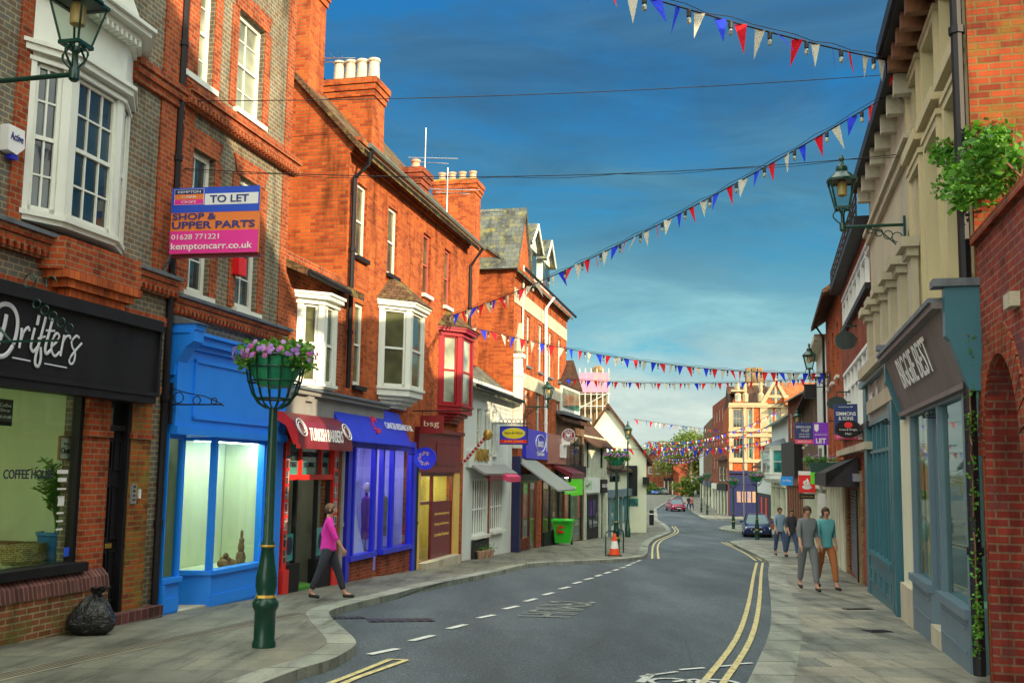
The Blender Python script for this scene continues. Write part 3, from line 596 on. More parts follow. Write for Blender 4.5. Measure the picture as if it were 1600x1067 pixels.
for r in WS:                                                        # red brick jambs and arches
    b = MB(); b.box(r[0]-.22, r[0], -.02, 0, r[2], r[3]+.0); b.box(r[1], r[1]+.22, -.02, 0, r[2], r[3]); b.prism([(r[0]-.1, r[3]), (r[1]+.1, r[3]), (r[1]+.22, r[3]+.32), (r[0]-.22, r[3]+.32)], 1, -.03, 0); T.part('brick_surround', b, B_RUB)
b = MB(); b.box(SB-.26, SB, -.025, 0, bf, 9.3); b.box(SA+.1, SA+.4, -.025, 0, bf, 9.3); T.part('quoin_strip', b, B_RUB)
zs = (L.Z(330, 183)+L.Z(440, 243))/2; band(T, SA, SB+.12, zs-.2, zs+.1, .2, B_RUB, dent=True); zs2 = zC-.14; band(T, SA, SB+.03, zs2-.12, zs2+.02, .09, B_RUB)
zs3 = zA-.1; b = MB(); b.prism([(-.2, zs3-.05), (0, zs3-.05), (0, zs3+.05), (-.2, zs3)], 0, SA, SB+.06); T.part('lead_ledge', b, LEAD); band(T, SA, SB, zs3-.3, zs3-.05, .15, B_RUB, 'dentil_course', True)
b = MB(); b.prism([(.0, 9.3), (-.3, 9.35), (4.5, 11.8), (9.3, 9.3)], 0, SA, SB); T.part('roof', b, R_TILE)
b = MB(); a = L.S(368, 415); b.box(a-.14, a+.12, -.14, 0, L.Z(368, 431), L.Z(368, 403)); T.part('alarm_box', b, SRED)
# blue shopfront
zc = L.Z(291, 521, -.25); zfb = L.Z(270, 672, -.1); xg0, xg1 = L.S(256, 800, -.05), L.S(410, 800, -.05); zsl = L.Z(300, 925, -.05)-.02; zsl = (L.Z(255, 912, -.05)+L.Z(408, 883, -.05))/2; ztw = (L.Z(262, 676, -.05)+L.Z(412, 690, -.05))/2
b = MB(); b.box(SA+.06, SB-.05, -.16, 0, ztw+.12, zc-.2); fa = T.part('fascia', b, BLUE)
b = MB(); b.box(SA+.06, SB, -.22, 0, zc-.2, zc-.12); b.box(SA+.06, SB, -.3, 0, zc-.12, zc); b.box(SA, SB+.04, -.36, 0, zc, zc+.05); b.box(SA+.06, SB-.02, -.2, 0, ztw, ztw+.12)
a0, a1, b0_, b1_ = SA+.5, SB-.3, L.Z(275, 652, -.16), L.Z(282, 556, -.16)
for q in ((a0, a1, b0_, b0_+.05), (a0, a1, b1_-.05, b1_), (a0, a0+.05, b0_, b1_), (a1-.05, a1, b0_, b1_)): b.box(q[0], q[1], -.19, -.16, q[2], q[3])
T.part('moulding', b, BLUE, fa)
b = MB(); b.prism([(0, zc-.62), (-.12, zc-.62), (-.14, zc-.45), (-.3, zc-.2), (-.42, zc-.12), (-.42, zc+.05), (0, zc+.05)], 0, SA+.02, SA+.3); b.box(SA+.02, SA+.32, -.44, 0, zc+.05, zc+.14); T.part('bracket', b, BLUE, fa)
b = MB(); b.prism([(-.5, zc+.14), (.0, zc+.14), (0, zc+.3)], 0, SA, SA+.36); T.part('lead_cap', b, LEAD, fa)
zgb = zg((SA+SB)/2)-.35; xd0 = L.S(284, 800, -.05); xd1 = L.S(334, 800, -.05); p = gnd(285, 928); deep = .95; xs_ = xd0+.55
b = MB(); b.box(SA+.03, xg0-.02, -.1, .1, zgb, ztw); b.box(xg1+.03, SB-.02, -.12, .1, zgb, ztw); b.box(SA+.0, xg0, -.14, .1, zgb, zg(SA)+.42); T.part('pilaster', b, BLUE)
b = MB(); b.box(xg0-.02, xd0, -.06, .1, zgb, zsl); b.box(xd1, xg1+.03, -.06, .1, zgb, zsl); b.seg((xs_, deep), (xd1, -.06), 0, None, zgb, zsl-.0, -.05, 0); b.box(xg0-.02, xd0+.02, -.11, .1, zsl, zsl+.07); b.box(xd1-.02, xg1+.05, -.11, .1, zsl, zsl+.07); b.seg((xs_, deep), (xd1, -.06), 0, None, zsl, zsl+.07, -.08, .05)
b.box(xg0-.02, xd0, -.075, -.06, zg(7)+.02, zg(7)+.22); b.box(xd1, xg1+.03, -.075, -.06, zg(9)+.02, zg(9)+.2); T.part('stall_riser', b, BLUE)
b = MB(); b.box(xg0-.03, xg0+.03, -.05, .04, zsl+.07, ztw); b.box(xd0-.05, xd0+.02, -.05, .04, zsl, ztw); b.box(xd1-.04, xd1+.04, -.06, .04, zsl, ztw); b.box(xg1-.02, xg1+.05, -.05, .04, zsl, ztw); b.box(xg0, xd0, -.05, .04, ztw-.06, ztw); b.box(xd1, xg1, -.05, .04, ztw-.06, ztw); b.seg((xs_, deep), (xd1, -.06), 0, .07, zsl, ztw, -.05, 0); b.seg((xs_, deep), (xd1, -.06), 0, None, ztw-.06, ztw, -.05, 0)
f = T.part('shop_window_frame', b, BLUE)
b = MB(); b.box(xg0, xd0, -.01, 0, zsl, ztw); b.box(xd1, xg1, -.01, 0, zsl, ztw); b.seg((xs_, deep), (xd1, -.06), .05, None, zsl, ztw, -.03, -.02); T.part('pane', b, GLASS, f)
b = MB(); b.poly([(xd0-.2, .9, ztw), (xs_, deep+.2, ztw), (xd1+.3, 0, ztw), (xd0, 0, ztw)]); b.box(xd0, xs_, .93, .98, zgb, ztw); b.box(SA+.1, SB-.1, .0, 2.45, ztw-.005, ztw+.1); T.part('lobby', b, BLUE)
b = MB(); b.box(xd0+.04, xs_-.04, .9, .93, zg(8)+.1, ztw-.4); dd = T.part('door', b, BLUE); b = MB(); b.box(xd0+.12, xs_-.12, .885, .9, zg(8)+.9, ztw-.5); T.part('pane', b, P_PALE, dd)
room(T, SA+.25, xd0+.05, zsl-.02, ztw, .8, PALE, y=.05); b = MB(); b.poly([(xs_-.3, .96, zsl), (SB-.15, .96, zsl), (SB-.15, .96, ztw), (xs_-.3, .96, ztw)]); T.part('display_back', b, PALE)
b = MB(); b.poly([(xd1-.05, .05, zsl), (SB-.15, .05, zsl), (SB-.15, .95, zsl), (xs_+.05, .95, zsl)]); b.poly([(SB-.16, .05, zsl), (SB-.16, .95, zsl), (SB-.16, .95, ztw), (SB-.16, .05, ztw)]); T.part('display_floor', b, PALE)
emitpart(T, xd1+.1, SB-.3, .12, .42, ztw-.02, emit('shop_tube_bright', (1, 1, .8), 13)); emitpart(T, SA+.35, xd0-.1, .3, .42, ztw-.02, GREENW)
b = MB(); b.box(xd0, xd1+.2, 0, 1.2, zg(8)-.3, zg(8)+.02); T.part('lobby_floor', b, STONE)
bb = MB(); p0 = (xg0+.05, -.2); 
T2 = Thing('sign_bracket', 'black scrolled iron sign bracket without a sign, fixed to the blue shopfront', 'bracket', Frame(L.w(L.S(256, 620), -.12), CD), 0, 0, at(255, 655, L.w(SA+.3).y).z)
Yb = L.w(L.S(256, 620)).y; q0 = at(256, 632, Yb); q1 = at(344, 630, Yb); wd = (q1-q0).length
m = MB(); m.box(-.02, .02, -.02, .02, at(256, 662, Yb).z, at(256, 598, Yb).z); m.tube([(0, 0, q0.z), (wd, 0, q0.z), (wd+.03, 0, q0.z-.02)], .012, 6); ring(m, (.12, 0, q0.z+.1), .08, .009); ring(m, (.42, 0, q0.z+.06), .06, .009); ring(m, (.7, 0, q0.z+.05), .045, .009); m.tube([(0, 0, q0.z+.24), (.25, 0, q0.z+.17), (.55, 0, q0.z+.12), (wd, 0, q0.z+.01)], .008, 5); T2.one(m, BLACK)
def figurine(name, label, cat, s, y, z, parts, mat):
    t = Thing(name, label, cat, L, s, y, z)
    m = MB()
    for (x, dy, dz, r, sz_) in parts: m.lathe([(r*.2, -sz_), (r*.8, -sz_*.6), (r, 0), (r*.8, sz_*.6), (r*.15, sz_)], (s+x, y+dy, z+dz), 10)
    t.one(m, mat, smooth=True)
WOODL = paint('carved_wood', (.22, .1, .03), .6, .4, 9)
fx = L.S(372, 870, .4)
figurine('figurine', 'upright carved wooden hare figure in the blue shop window', 'ornament', fx, .35, zsl, [(0, 0, .12, .09, .14), (0, 0, .3, .06, .12), (.01, 0, .42, .05, .06), (-.02, 0, .52, .015, .09), (.03, 0, .52, .015, .09), (-.07, 0, .05, .06, .06)], WOODL)
figurine('driftwood', 'heap of carved driftwood lying beside the hare figure in the shop window', 'ornament', fx-.42, .35, zsl, [(-.2, 0, .07, .1, .08), (-.05, .03, .1, .11, .1), (.1, 0, .06, .09, .07), (.2, .02, .05, .07, .06), (-.1, 0, .2, .05, .05)], WOODL)
def leafmat(name, c1, c2, tr=.35):
    m, t, b = newmat(name); oi = nd(t, 'ShaderNodeNewGeometry'); r = ramp(t, oi.outputs['Random Per Island'], [(0, c1), (1, c2)]); t.links.new(r.outputs[0], b.inputs['Base Color']); b.inputs['Roughness'].default_value = .5
    b.inputs['Subsurface Weight'].default_value = 0; tl = nd(t, 'ShaderNodeBsdfTranslucent'); t.links.new(r.outputs[0], tl.inputs[0]); ms = nd(t, 'ShaderNodeMixShader'); ms.inputs[0].default_value = tr
    t.links.new(b.outputs[0], ms.inputs[1]); t.links.new(tl.outputs[0], ms.inputs[2]); t.links.new(ms.outputs[0], t.nodes['Material Output'].inputs[0]); MATS[name] = m; return m
# ---- coffee shop interior things ----
t = Thing('potted_palm', 'potted palm in a blue ribbed pot behind the coffee shop window', 'plant', L, L.S(84, 870, .5), .5, wz0); PALM = leafmat('palm_leaf', (.09, .25, .03), (.25, .45, .08))
s_ = L.S(84, 870, .5); m = MB(); m.lathe([(.13, 0), (.19, .15), (.22, .33), (.24, .34), (.24, .38), (.2, .38), (.19, .3)], (s_, .5, wz0), 18); t.part('pot', m, paint('pot_blue', (.04, .2, .5), .3, .2), smooth=True)
m = MB(); rnd = random.Random(3)
for i in range(34):
    a = rnd.uniform(0, 6.28); h = rnd.uniform(.75, 1.45); r = rnd.uniform(.15, .55); pts = [Vector((s_+math.cos(a)*r*k*k, .5+math.sin(a)*r*k*k*.6, wz0+.33+h*(k-.25*k**3))) for k in (0, .25, .5, .75, 1)]
    m.tube(pts, [.006, .005, .004, .003, .002], 4)
    for k in range(1, 9):
        tt = .35+.65*k/9; i0 = min(3, int(tt*4)); fr_ = tt*4-i0; p = pts[i0].lerp(pts[i0+1], fr_)
        for sd in (-1, 1):
            u = Vector((sd*.13, rnd.uniform(-.05, .05), .06+rnd.uniform(-.1, .04))); m.poly([p, p+u*.5+Vector((0, 0, .012)), p+u, p+u*.5-Vector((0, 0, .012))])
LEAF = leafmat('leaf_green', (.04, .12, .015), (.12, .26, .03)); LEAFB = leafmat('leaf_bright', (.035, .15, .012), (.15, .4, .03)); LEAFT = leafmat('leaf_tree', (.045, .09, .015), (.2, .26, .03)); PET = leafmat('petal_violet', (.3, .12, .5), (.55, .3, .7)); PETP = leafmat('petal_pink', (.6, .05, .3), (.7, .2, .5))
t.part('fronds', m, PALM)
s_ = L.S(27, 860, .7); t = Thing('wicker_basket', 'low wicker basket on the coffee shop window ledge', 'basket', L, s_, .6, wz0); m = MB(); m.lathe([(.3, 0), (.34, .05), (.35, .2), (.33, .26), (.3, .26), (.29, .2)], (s_, .6, wz0), 20, .6); t.one(m, brick('wicker', (.5, .4, .18), (.35, .26, .1), (.12, .08, .03), w=.06, h=.025, ms=.004))
s_ = L.S(14, 830, 1.2); t = Thing('cafe_chair', 'brown wooden chair seen through the coffee shop window', 'chair', L, s_, 1.2, wz0-.3); m = MB(); m.box(s_-.2, s_+.2, 1.0, 1.4, wz0+.2, wz0+.24); t.part('seat', m, WOOD)
for dx in (-.18, .18):
    for dy in (1.02, 1.38): m = MB(); m.box(s_+dx-.02, s_+dx+.02, dy-.02, dy+.02, wz0-.03, wz0+.2); t.part('leg', m, WOOD)
m = MB(); m.box(s_+.16, s_+.2, 1.0, 1.04, wz0+.24, wz0+.75); m.box(s_+.16, s_+.2, 1.36, 1.4, wz0+.24, wz0+.75); m.box(s_+.17, s_+.19, 1.04, 1.36, wz0+.6, wz0+.72); m.box(s_+.17, s_+.19, 1.04, 1.36, wz0+.4, wz0+.46); t.part('backrest', m, WOOD)
def smallsign(name, label, cat, F, r, y, mat, edge=None, lines=(), em=.02, tmat=WTXT, group=None):
    t = Thing(name, label, cat, F, r[0], y, r[2], group); m = MB(); m.box(r[0], r[1], y, y+.02, r[2], r[3]); o = t.part('board', m, mat)
    if edge: m = MB(); e = em; m.box(r[0]-e, r[0], y-.01, y+.02, r[2]-e, r[3]+e); m.box(r[1], r[1]+e, y-.01, y+.02, r[2]-e, r[3]+e); m.box(r[0], r[1], y-.01, y+.02, r[3], r[3]+e); m.box(r[0], r[1], y-.01, y+.02, r[2]-e, r[2]); t.part('frame', m, edge)
    for (tx, fz, fh, fw_) in lines: ttext(t, tx, r[0]+(r[1]-r[0])*.5, y-.008, r[2]+(r[3]-r[2])*fz, (r[3]-r[2])*fh, tmat, (r[1]-r[0])*fw_, o, True, ex=.003)
    return t
smallsign('closed_sign', 'white and brown hanging sign reading Closed in the coffee shop window', 'sign', L, L.r(94, 683, 113, 716, .2), .2, WTXT, paint('sign_frame', (.3, .1, .04), .5, .1), (('Sorry', .62, .16, .5), ('Closed', .25, .28, .85)), tmat=DTXT)
smallsign('chalkboard', 'black chalkboard menu standing behind the palm in the coffee shop', 'sign', L, L.r(34, 800, 66, 858, 1.2), 1.2, BLACK, WOOD, (('MENU', .8, .1, .5), ('COFFEE', .6, .08, .7), ('TEA CAKE', .42, .08, .7), ('SPECIALS', .24, .08, .7)))
smallsign('chalkboard', 'black window board with chalk lettering at the left edge of the coffee shop', 'sign', L, L.r(-6, 622, 20, 664, .15), .15, BLACK, None, (('Coffee', .7, .14, .7), ('Shop', .5, .14, .6), ('full of café', .28, .12, .8)))
# iron bracket in front of the coffee shop
Yb = 10.2; q1 = at(118, 536, Yb); q0 = at(-70, 535, Yb); F = Frame((q0.x, q0.y), CD); wl = (Vector((q1.x, q1.y))-Vector((q0.x, q0.y))).length
t = Thing('sign_bracket', 'long green iron sign bracket with a diagonal stay in front of the coffee shop lettering', 'bracket', F, 0, 0, q0.z); m = MB()
m.tube([(0, 0, q0.z), (wl, 0, q0.z+.0)], .013, 6); m.tube([(0, 0, q0.z+.65), (wl*.54, 0, q0.z)], .013, 6); m.box(-.03, .0, -.04, .04, q0.z-.1, q0.z+.75); m.tube([(-.6, 0, q0.z), (0, 0, q0.z)], .02, 6)
for k in range(5): ring(m, (.95+.1*k, 0, q0.z+.38-.065*k), .045, .007)
ring(m, (.85, 0, q0.z+.62), .07, .008); ring(m, (1.1, 0, q0.z+.6), .06, .008, seg=(0, 4)); t.one(m, LGREEN)
# ---- low tiled house with the barber's ----
T = Thing('tiled_house', 'low house with mossy tiled eave and white bay window above the red barber shop', 'building', L, SB, 0, zg(SB)-.3)
ze = L.Z(490, 422, -.45)+.25; zg3 = L.Z(480, 625)+.1
shell(T, SB+.01, SC-.01, zg(SB)-.5, ze+.1, 3.6, B_RUB, [(L.S(437, 800)+.1, L.S(518, 800)-.02, zg(SB)-.4, L.Z(480, 682))], rd=.25)
b = MB(); k = .75; b.prism([(-.45, ze-.25), (3.6, ze+.1+3.6*k*.5), (3.6, ze+3.6*k*.5-.05), (-.45, ze-.4)], 0, SB-.02, SC-.02); rf = T.part('roof', b, R_TILE)
b = MB(); b.tube([(SB, -.5, ze-.34), (L.S(546, 470, -.5), -.5, ze-.38)], .055, 6); T.part('gutter', b, BLACK, rf)
zb0, zb1 = L.Z(497, 606, -.4), L.Z(490, 455, -.4)
bay(T, L.S(463, 520), L.S(506, 530, -.4), L.S(526, 530, -.4), zb0, zb1, .4, WHITE, P_OLIVE, (1, 1), 1, base=.1, head=.18, corbel=False, fr=.1)
fz0_, fz1_ = L.Z(470, 640, -.2), L.Z(470, 608, -.3)
b = MB(); b.box(SB, SC+2.0, -.22, 0, L.Z(480, 648, -.2), fz1_-.08); b.box(SB, SC+2.05, -.34, 0, fz1_-.08, fz1_); b.box(SB+.6, SB+.85, -.3, 0, L.Z(480, 648, -.2)+.25, fz1_-.08); fa = T.part('fascia', b, GREY)
b = MB(); b.box(SB, SC+2.1, -.4, 0, fz1_, fz1_+.05); T.part('lead_flashing', b, LEAD, fa)
x0, x1 = L.S(437, 800), L.S(519, 800); xa, xb = L.S(442, 900), L.S(510, 900); zt = L.Z(480, 688); zh = L.Z(475, 746)
for (u, v) in ((x0-.04, x0+.14), (x1-.22, x1+.02)):
    b = MB(); b.box(u, v, -.1, .06, zg(u)-.3, zt); pl = T.part('pilaster', b, RED); b = MB(); b.box(u-.03, v+.03, -.15, .08, zg(u)-.3, zg(u)+.42); T.part('plinth', b, RED, pl)
    b = MB(); n = 7
    for i in range(n): z = zg(u)+.55+(zt-zg(u)-.8)*i/n; b.box(u+.04, v-.03, -.106, -.1, z, z+(zt-zg(u)-.9)/n*.86)
    T.part('portrait_strip', b, brick('portraits', (.35, .33, .33), (.05, .05, .05), (.6, .6, .6), w=.11, h=.16, off=0, dark=.2), pl)
b = MB(); b.box(x0+.14, x1-.2, -.06, .04, zt-.06, zt+.02); b.box(x0+.14, x1-.2, -.08, .04, zh-.04, zh+.06)
for u in (.0, .27, .73, .97): xx = x0+.14+(x1-x0-.36)*u; b.box(xx, xx+.07, -.06, .04, zh+.06, zt-.06)
f = T.part('transom', b, RED); b = MB(); b.box(x0+.14, x1-.2, 0, .01, zh+.06, zt-.06); T.part('pane', b, P_TEAL, f)
xr = [x0+.14+(x1-x0-.36)*u for u in (0, .3, .74, 1)]
for i, (tx, tx2) in enumerate((('MENS', 'STYLIST'), ('STRAIGHT & HOT TOWEL', 'SPECIALIST'), ('HOT TOWEL', 'SHAVE'))): ttext(T, tx, (xr[i]+xr[i+1])/2, -.015, zh+.4, .1, DTXT, (xr[i+1]-xr[i])*.75, f, True); ttext(T, tx2, (xr[i]+xr[i+1])/2, -.015, zh+.2, .1, DTXT, (xr[i+1]-xr[i])*.55, f, True)
xm0, xm1 = x0+.14+(x1-x0-.36)*.25, x0+.14+(x1-x0-.36)*.68
b = MB()
for u in (x0+.16, xm0-.06, xm1, x1-.3): b.box(u, u+.06, -.04, .04, zg(u)+.1, zh-.04)
f = T.part('window_frame', b, BLACK)
b = MB(); b.box(x0+.2, xm0, 0, .01, zg(x0)+.5, zh-.04); b.box(xm1+.05, x1-.25, 0, .01, zg(x0)+.5, zh-.04); T.part('pane', b, GLASS, f)
b = MB(); b.box(x0+.2, xm0, -.01, -.004, zg(x0)+.55, zg(x0)+1.05); b.box(xm1+.05, x1-.25, -.01, -.004, zg(x0)+.55, zg(x0)+1.1); T.part('frosted_panel', b, P_TEAL, f)
for cx in ((x0+.2+xm0)/2, (xm1+x1-.2)/2):
    m = MB(); n = 20; m.prism([(cx+.13*math.cos(6.2832*k/n), zg(x0)+.83+.17*math.sin(6.2832*k/n)) for k in range(n)], 1, -.016, -.01); T.part('badge', m, DTXT, f)
b = MB(); b.box(x0+.14, xm0+.02, -.12, .1, zg(x0)-.3, zg(x0)+.5); b.box(xm1, x1-.22, -.12, .1, zg(x0)-.3, zg(x0)+.5); T.part('stall_riser', b, BLACK)
b = MB(); b.box(xm0, xm1, -.1, 1.2, zg(x0)-.3, zg(x0)+.03); T.part('doormat', b, paint('turf_mat', (.06, .22, .02), .9, .3, 20, bump=.5))
b = MB(); b.box(xm0+.05, xm1, .75, .8, zg(x0)+.05, zh-.04); dd = T.part('door', b, GLASS)
room(T, x0+.1, x1-.03, zg(x0)-.05, zt, 3, INT2, y=.26); emitpart(T, x0+.6, x1-.6, 1.6, 1.8, zt-.05, WARM)
cz0, cz1 = L.Z(480, 697, -.5), L.Z(480, 645, -.2); cx0, cx1 = L.S(445, 690, -.3)-.1, L.S(543, 672, -.5)
prof = [(-.05, cz1), (-.28, cz1-.05), (-.48, cz1-.2), (-.6, cz1-.42), (-.62, cz0+.02)]; b = MB()
for (a, c) in zip(prof, prof[1:]): b.poly([(cx0, a[0], a[1]), (cx1, a[0], a[1]), (cx1, c[0], c[1]), (cx0, c[0], c[1])])
b.box(cx0, cx1, -.63, -.58, cz0-.05, cz0+.03); 
for u in (cx1,): b.poly([(u, a, c) for a, c in prof]+[(u, -.05, cz0+.02)])
cn = T.part('canopy', b, MAROON); b = MB(); b.poly([(cx0-.01, a, c) for a, c in prof]+[(cx0-.01, -.52, cz0+.02), (cx0-.01, -.37, cz1-.3), (cx0-.01, -.05, cz1-.12)]); b.box(cx0-.02, cx0+.03, -.64, -.58, cz0-.05, cz0+.03); T.part('canopy_edge', b, RED, cn)
xm = (cx0+cx1)/2; ttext(T, 'THE BEST', xm+.1, -.5, cz1-.28, .14, WTXT, .75, cn, True, tilt=-.75); ttext(T, 'TURKISH BARBERS', xm+.0, -.625, cz0+.1, .24, WTXT, (cx1-cx0)*.62, cn, True, bold=.01, tilt=-.15)
for cx in (cx0+.2, cx1-.2):
    m = MB(); ring(m, (0, 0, 0), .17, .014, n=20); ring(m, (0, 0, 0), .11, .01, n=16); M = Matrix.Rotation(-.45, 3, 'X'); m.v = [M @ v+Vector((cx, -.57, cz0+.33)) for v in m.v]; T.part('roundel', m, WTXT, cn)
pipe(T, [(L.S(525, 800), -.12, zg(x1)), (L.S(525, 800), -.12, L.Z(525, 690))], .05, GREY)
# ---- three storey orange brick house ----
T = Thing('brick_house', 'three storey orange brick house with a long eave, chimneys and two bay windows', 'building', L, SC, 0, zg(SC)-.3)
zeA = L.Z(551, 208); zeB = L.Z(728, 366); ze = (zeA+zeB)/2
def avg(rs):
    z0 = sum(r[2] for r in rs)/len(rs); z1 = sum(r[3] for r in rs)/len(rs); return [(r[0], r[1], z0, z1) for r in rs]
t3 = avg([L.r(557, 282, 573, 398), L.r(606, 320, 621, 420), L.r(661, 360, 673, 457), L.r(694, 388, 704, 487)]); n1_ = L.r(553, 470, 568, 602)
zsh = L.Z(600, 655)
crk = (L.S(540, 800), L.S(637, 800), zg(SC)+.0, L.Z(590, 695)); bsg = (L.S(651, 800), L.S(704, 800), zg(SC)-.1, L.Z(680, 738))
shell(T, SC, SD, zg(SC)-.9, ze, 8.4, B_RED, t3+[n1_, crk, bsg], rd=.13)
for i, r in enumerate(t3): sash(T, r, WHITE if i < 2 else paint('brown_red_frame', (.4, .1, .08), .5, .1), P_OLIVE, 1, 1, y=.12, sill=True, smat=BLACK if i < 2 else WHITE, fw=.07)
sash(T, n1_, WHITE, P_OLIVE, 1, 1, y=.12, sill=True, smat=BLACK, fw=.08)
gable_roof(T, SC, SD, ze, 8.4, 4.6, R_TILE, oh=.35, gmat=B_RED, ohs=.12, th=.14)
b = MB()
for e, u in ((.06, -.45), (.11, -.36), (.16, -.27), (.22, -.18)): b.box(SC, SD, -e, 0, ze+u, ze+u+.09)
b2 = [(SC-.04, -.1), (SC-.04, -.1)]; T.part('eaves_course', b, B_RED)
b = MB(); b.tube([(SC-.1, -.5, ze-.35), (SD+.15, -.5, ze-.42)], .06, 6); T.part('gutter', b, paint('gutter_grey', (.12, .14, .12), .5, .2))
pipe(T, [(SC+.1, -.48, ze-.4), (SC+.1, -.4, ze-.7), (SC+.1, -.1, ze-1.0), (SC+.1, -.1, L.Z(532, 605))], .055, BLACK); pipe(T, [(SD+.02, -.48, ze-.45), (SD+.02, -.1, ze-1.0), (SD+.02, -.1, L.Z(724, 540))], .055, BLACK)
bay(T, L.S(591, 540), L.S(641, 550, -.58), L.S(662, 560, -.58), (L.Z(590, 606, 0)+L.Z(641, 618, -.58))/2, (L.Z(641, 478, -.58)+L.Z(592, 467))/2, .58, WHITE, P_OLIVE, (1, 1), 1, base=.12, head=.16, roof=.75, corbel=True, fr=.1)
bay(T, L.S(685, 580), L.S(721, 580, -.5), L.S(739, 580, -.5), L.Z(721, 641, -.5), L.Z(721, 515, -.5), .5, ORED, P_PALE, (1, 1), 1, base=.15, head=.2, roof=.6, corbel=True, fr=.12)
zr = ze+4.6
def gy(px, py, s): # roof depth for a picture point at facade position s
    r_ = ray(px, py); P = L.A+L.d*s; n = L.n; 
    # ray parameter where s coordinate equals s
    t_ = P.dot(L.d)/(r_.x*L.d.x+r_.y*L.d.y); q = Vector((r_.x*t_, r_.y*t_)); return (q-L.A).dot(n), r_.z*t_
y_, z_ = gy(440, 60, SC+.3); y2, z2 = gy(484, 110, SC+.3)
chimney(T, SC+.1, SC+.95, y2-.05, y_+.3, gy(470, 130, SC+.3)[1]-1.2, z_+1.4, B_RED, 2)
s2_ = SC+2.6; ya, za = gy(508, 200, s2_); yb_, zb_ = gy(584, 122, s2_); chimney(T, s2_, s2_+.8, yb_, ya, zb_-3.5, zb_, B_RED, 4, 'y', [POTC], ph=.62, pr=.15)
s3_ = L.S(742, 330, .9); ya, za = gy(677, 300, s3_); yb_, zb_ = gy(742, 281, s3_); chimney(T, s3_, s3_+.85, yb_, ya, zb_-6.6, zb_, B_RED, 4, 'y', [TERRA], cap=paint('lichen_cap', (.4, .36, .05), .9, .3, 5), ph=.4, pr=.14)
s4_ = SC+5.5; ya, za = gy(640, 262, s4_); yb_, zb_ = gy(657, 262, s4_); chimney(T, s4_, s4_+.7, yb_, ya+.2, zb_-2, zb_, B_DRED, 1, 'y', [TERRA], ph=.3)
# charity shop
s0, s1 = crk[0], crk[1]; zt = crk[3]; zsl = L.Z(590, 861); zl = L.Z(590, 640, -.1)
b = MB(); b.prism([(-.5, L.Z(590, 692, -.5)), (0, L.Z(590, 692, -.5)), (0, zl), (-.12, zl)], 0, L.S(537, 690, -.45), L.S(641, 697, -.45)); fa = T.part('blind', b, RBLUE)
zq = L.Z(590, 692, -.5); ttext(T, 'CANCER RESEARCH UK', (s0+s1)/2+.2, -.4, zq+.36, .16, WTXT, 1.9, fa, True, tilt=-.45)
rnd = random.Random(5); dots = MB()
for k in range(60):
    g = rnd.uniform(.7, 5.6); rr = rnd.uniform(.12, .2); x = (s0+s1)/2-1.25+rr*math.cos(g); u = .52+rr*1.2*math.sin(g); y = -.5+.38*u-.02; z = zq+(zl-zq)*u; dots.box(x-.012, x+.012, y-.02, y+.03, z-.012, z+.012)
T.part('dotted_emblem', dots, PINK, fa)
b = MB(); b.box(s0-.2, s1+.14, -.14, 0, zt, zt+.14); b.box(s0-.2, s0-.02, -.12, .05, zg(s0)-.3, zt); b.box(s1-.0, s1+.22, -.14, .05, zg(s1)-.3, zt); f = T.part('shop_frame', b, RBLUE)
xs = [s0, s0+(s1-s0)*.1, s0+(s1-s0)*.42, s0+(s1-s0)*.52, s0+(s1-s0)*.76, s1]; b = MB()
xdr0, xdr1 = L.S(580, 800), L.S(592, 800)
xs = [s0, s0+.22, xdr0-.03, xdr1, L.S(608, 800), s1-.02]
for u in xs: b.box(u-.035, u+.05, -.1, .02, zsl, zt)
b.box(s0-.02, xdr0+.03, -.16, .05, zsl-.07, zsl+.04); b.box(xdr1-.06, s1, -.16, .05, zsl-.07, zsl+.04); b.box(s0, s1, -.1, .02, zt-.1, zt)
wf = T.part('shop_window_frame', b, RBLUE); b = MB(); b.box(s0, xdr0, -.04, -.03, zsl, zt); b.box(xdr1, s1, -.04, -.03, zsl, zt); T.part('pane', b, GLASSB, wf)
b = MB(); b.box(s0-.02, xdr0, -.08, .05, zg(s1)-.4, zsl-.07); b.box(xdr1, s1, -.08, .05, zg(s1)-.4, zsl-.07); T.part('stall_riser', b, B_DRED)
b = MB(); b.box(xdr0+.02, xdr1-.04, .55, .6, zg(s0)+.05, zt-.1); T.part('door', b, GLASSB)
LIL = paint('lilac_interior', (.5, .48, .72), .8, .08); room(T, s0, s1, zg(s1)-.2, zt, 1.1, LIL, y=.14); emitpart(T, s0+.4, s1-.4, .4, .6, zt-.02, VIOL)
b = MB(); b.box(s0+.3, s0+1.0, .1, .11, L.Z(560, 790), L.Z(555, 752)); T.part('window_poster', b, paint('poster_lilac', (.6, .6, .95), .5, .02))
# estate office with yellow pilasters
s0, s1 = bsg[0], bsg[1]; zt = bsg[3]; g0 = zg((s0+s1)/2)
b = MB(); b.box(L.S(645, 800), s1+.55, -.12, 0, zt, L.Z(680, 676, -.1)); fa = T.part('fascia', b, MAROON); b = MB(); b.box(L.S(645, 800), s1+.6, -.22, 0, L.Z(680, 676, -.1), L.Z(680, 676, -.1)+.1); b.box(s0+1.2, s1+.2, -.14, -.12, zt+.2, zt+.26); b.box(s0+1.2, s1+.2, -.14, -.12, L.Z(680, 676)-.3, L.Z(680, 676)-.24); b.box(s0+1.2, s0+1.26, -.14, -.12, zt+.26, L.Z(680, 676)-.3); T.part('moulding', b, MAROON, fa)
b = MB(); b.box(s1+.02, s1+.55, -.1, 0, zg(s1)-.3, zt); b.box(s0-.3, s0-.02, -.1, 0, zg(s0)-.3, zt); T.part('pilaster', b, YELP)
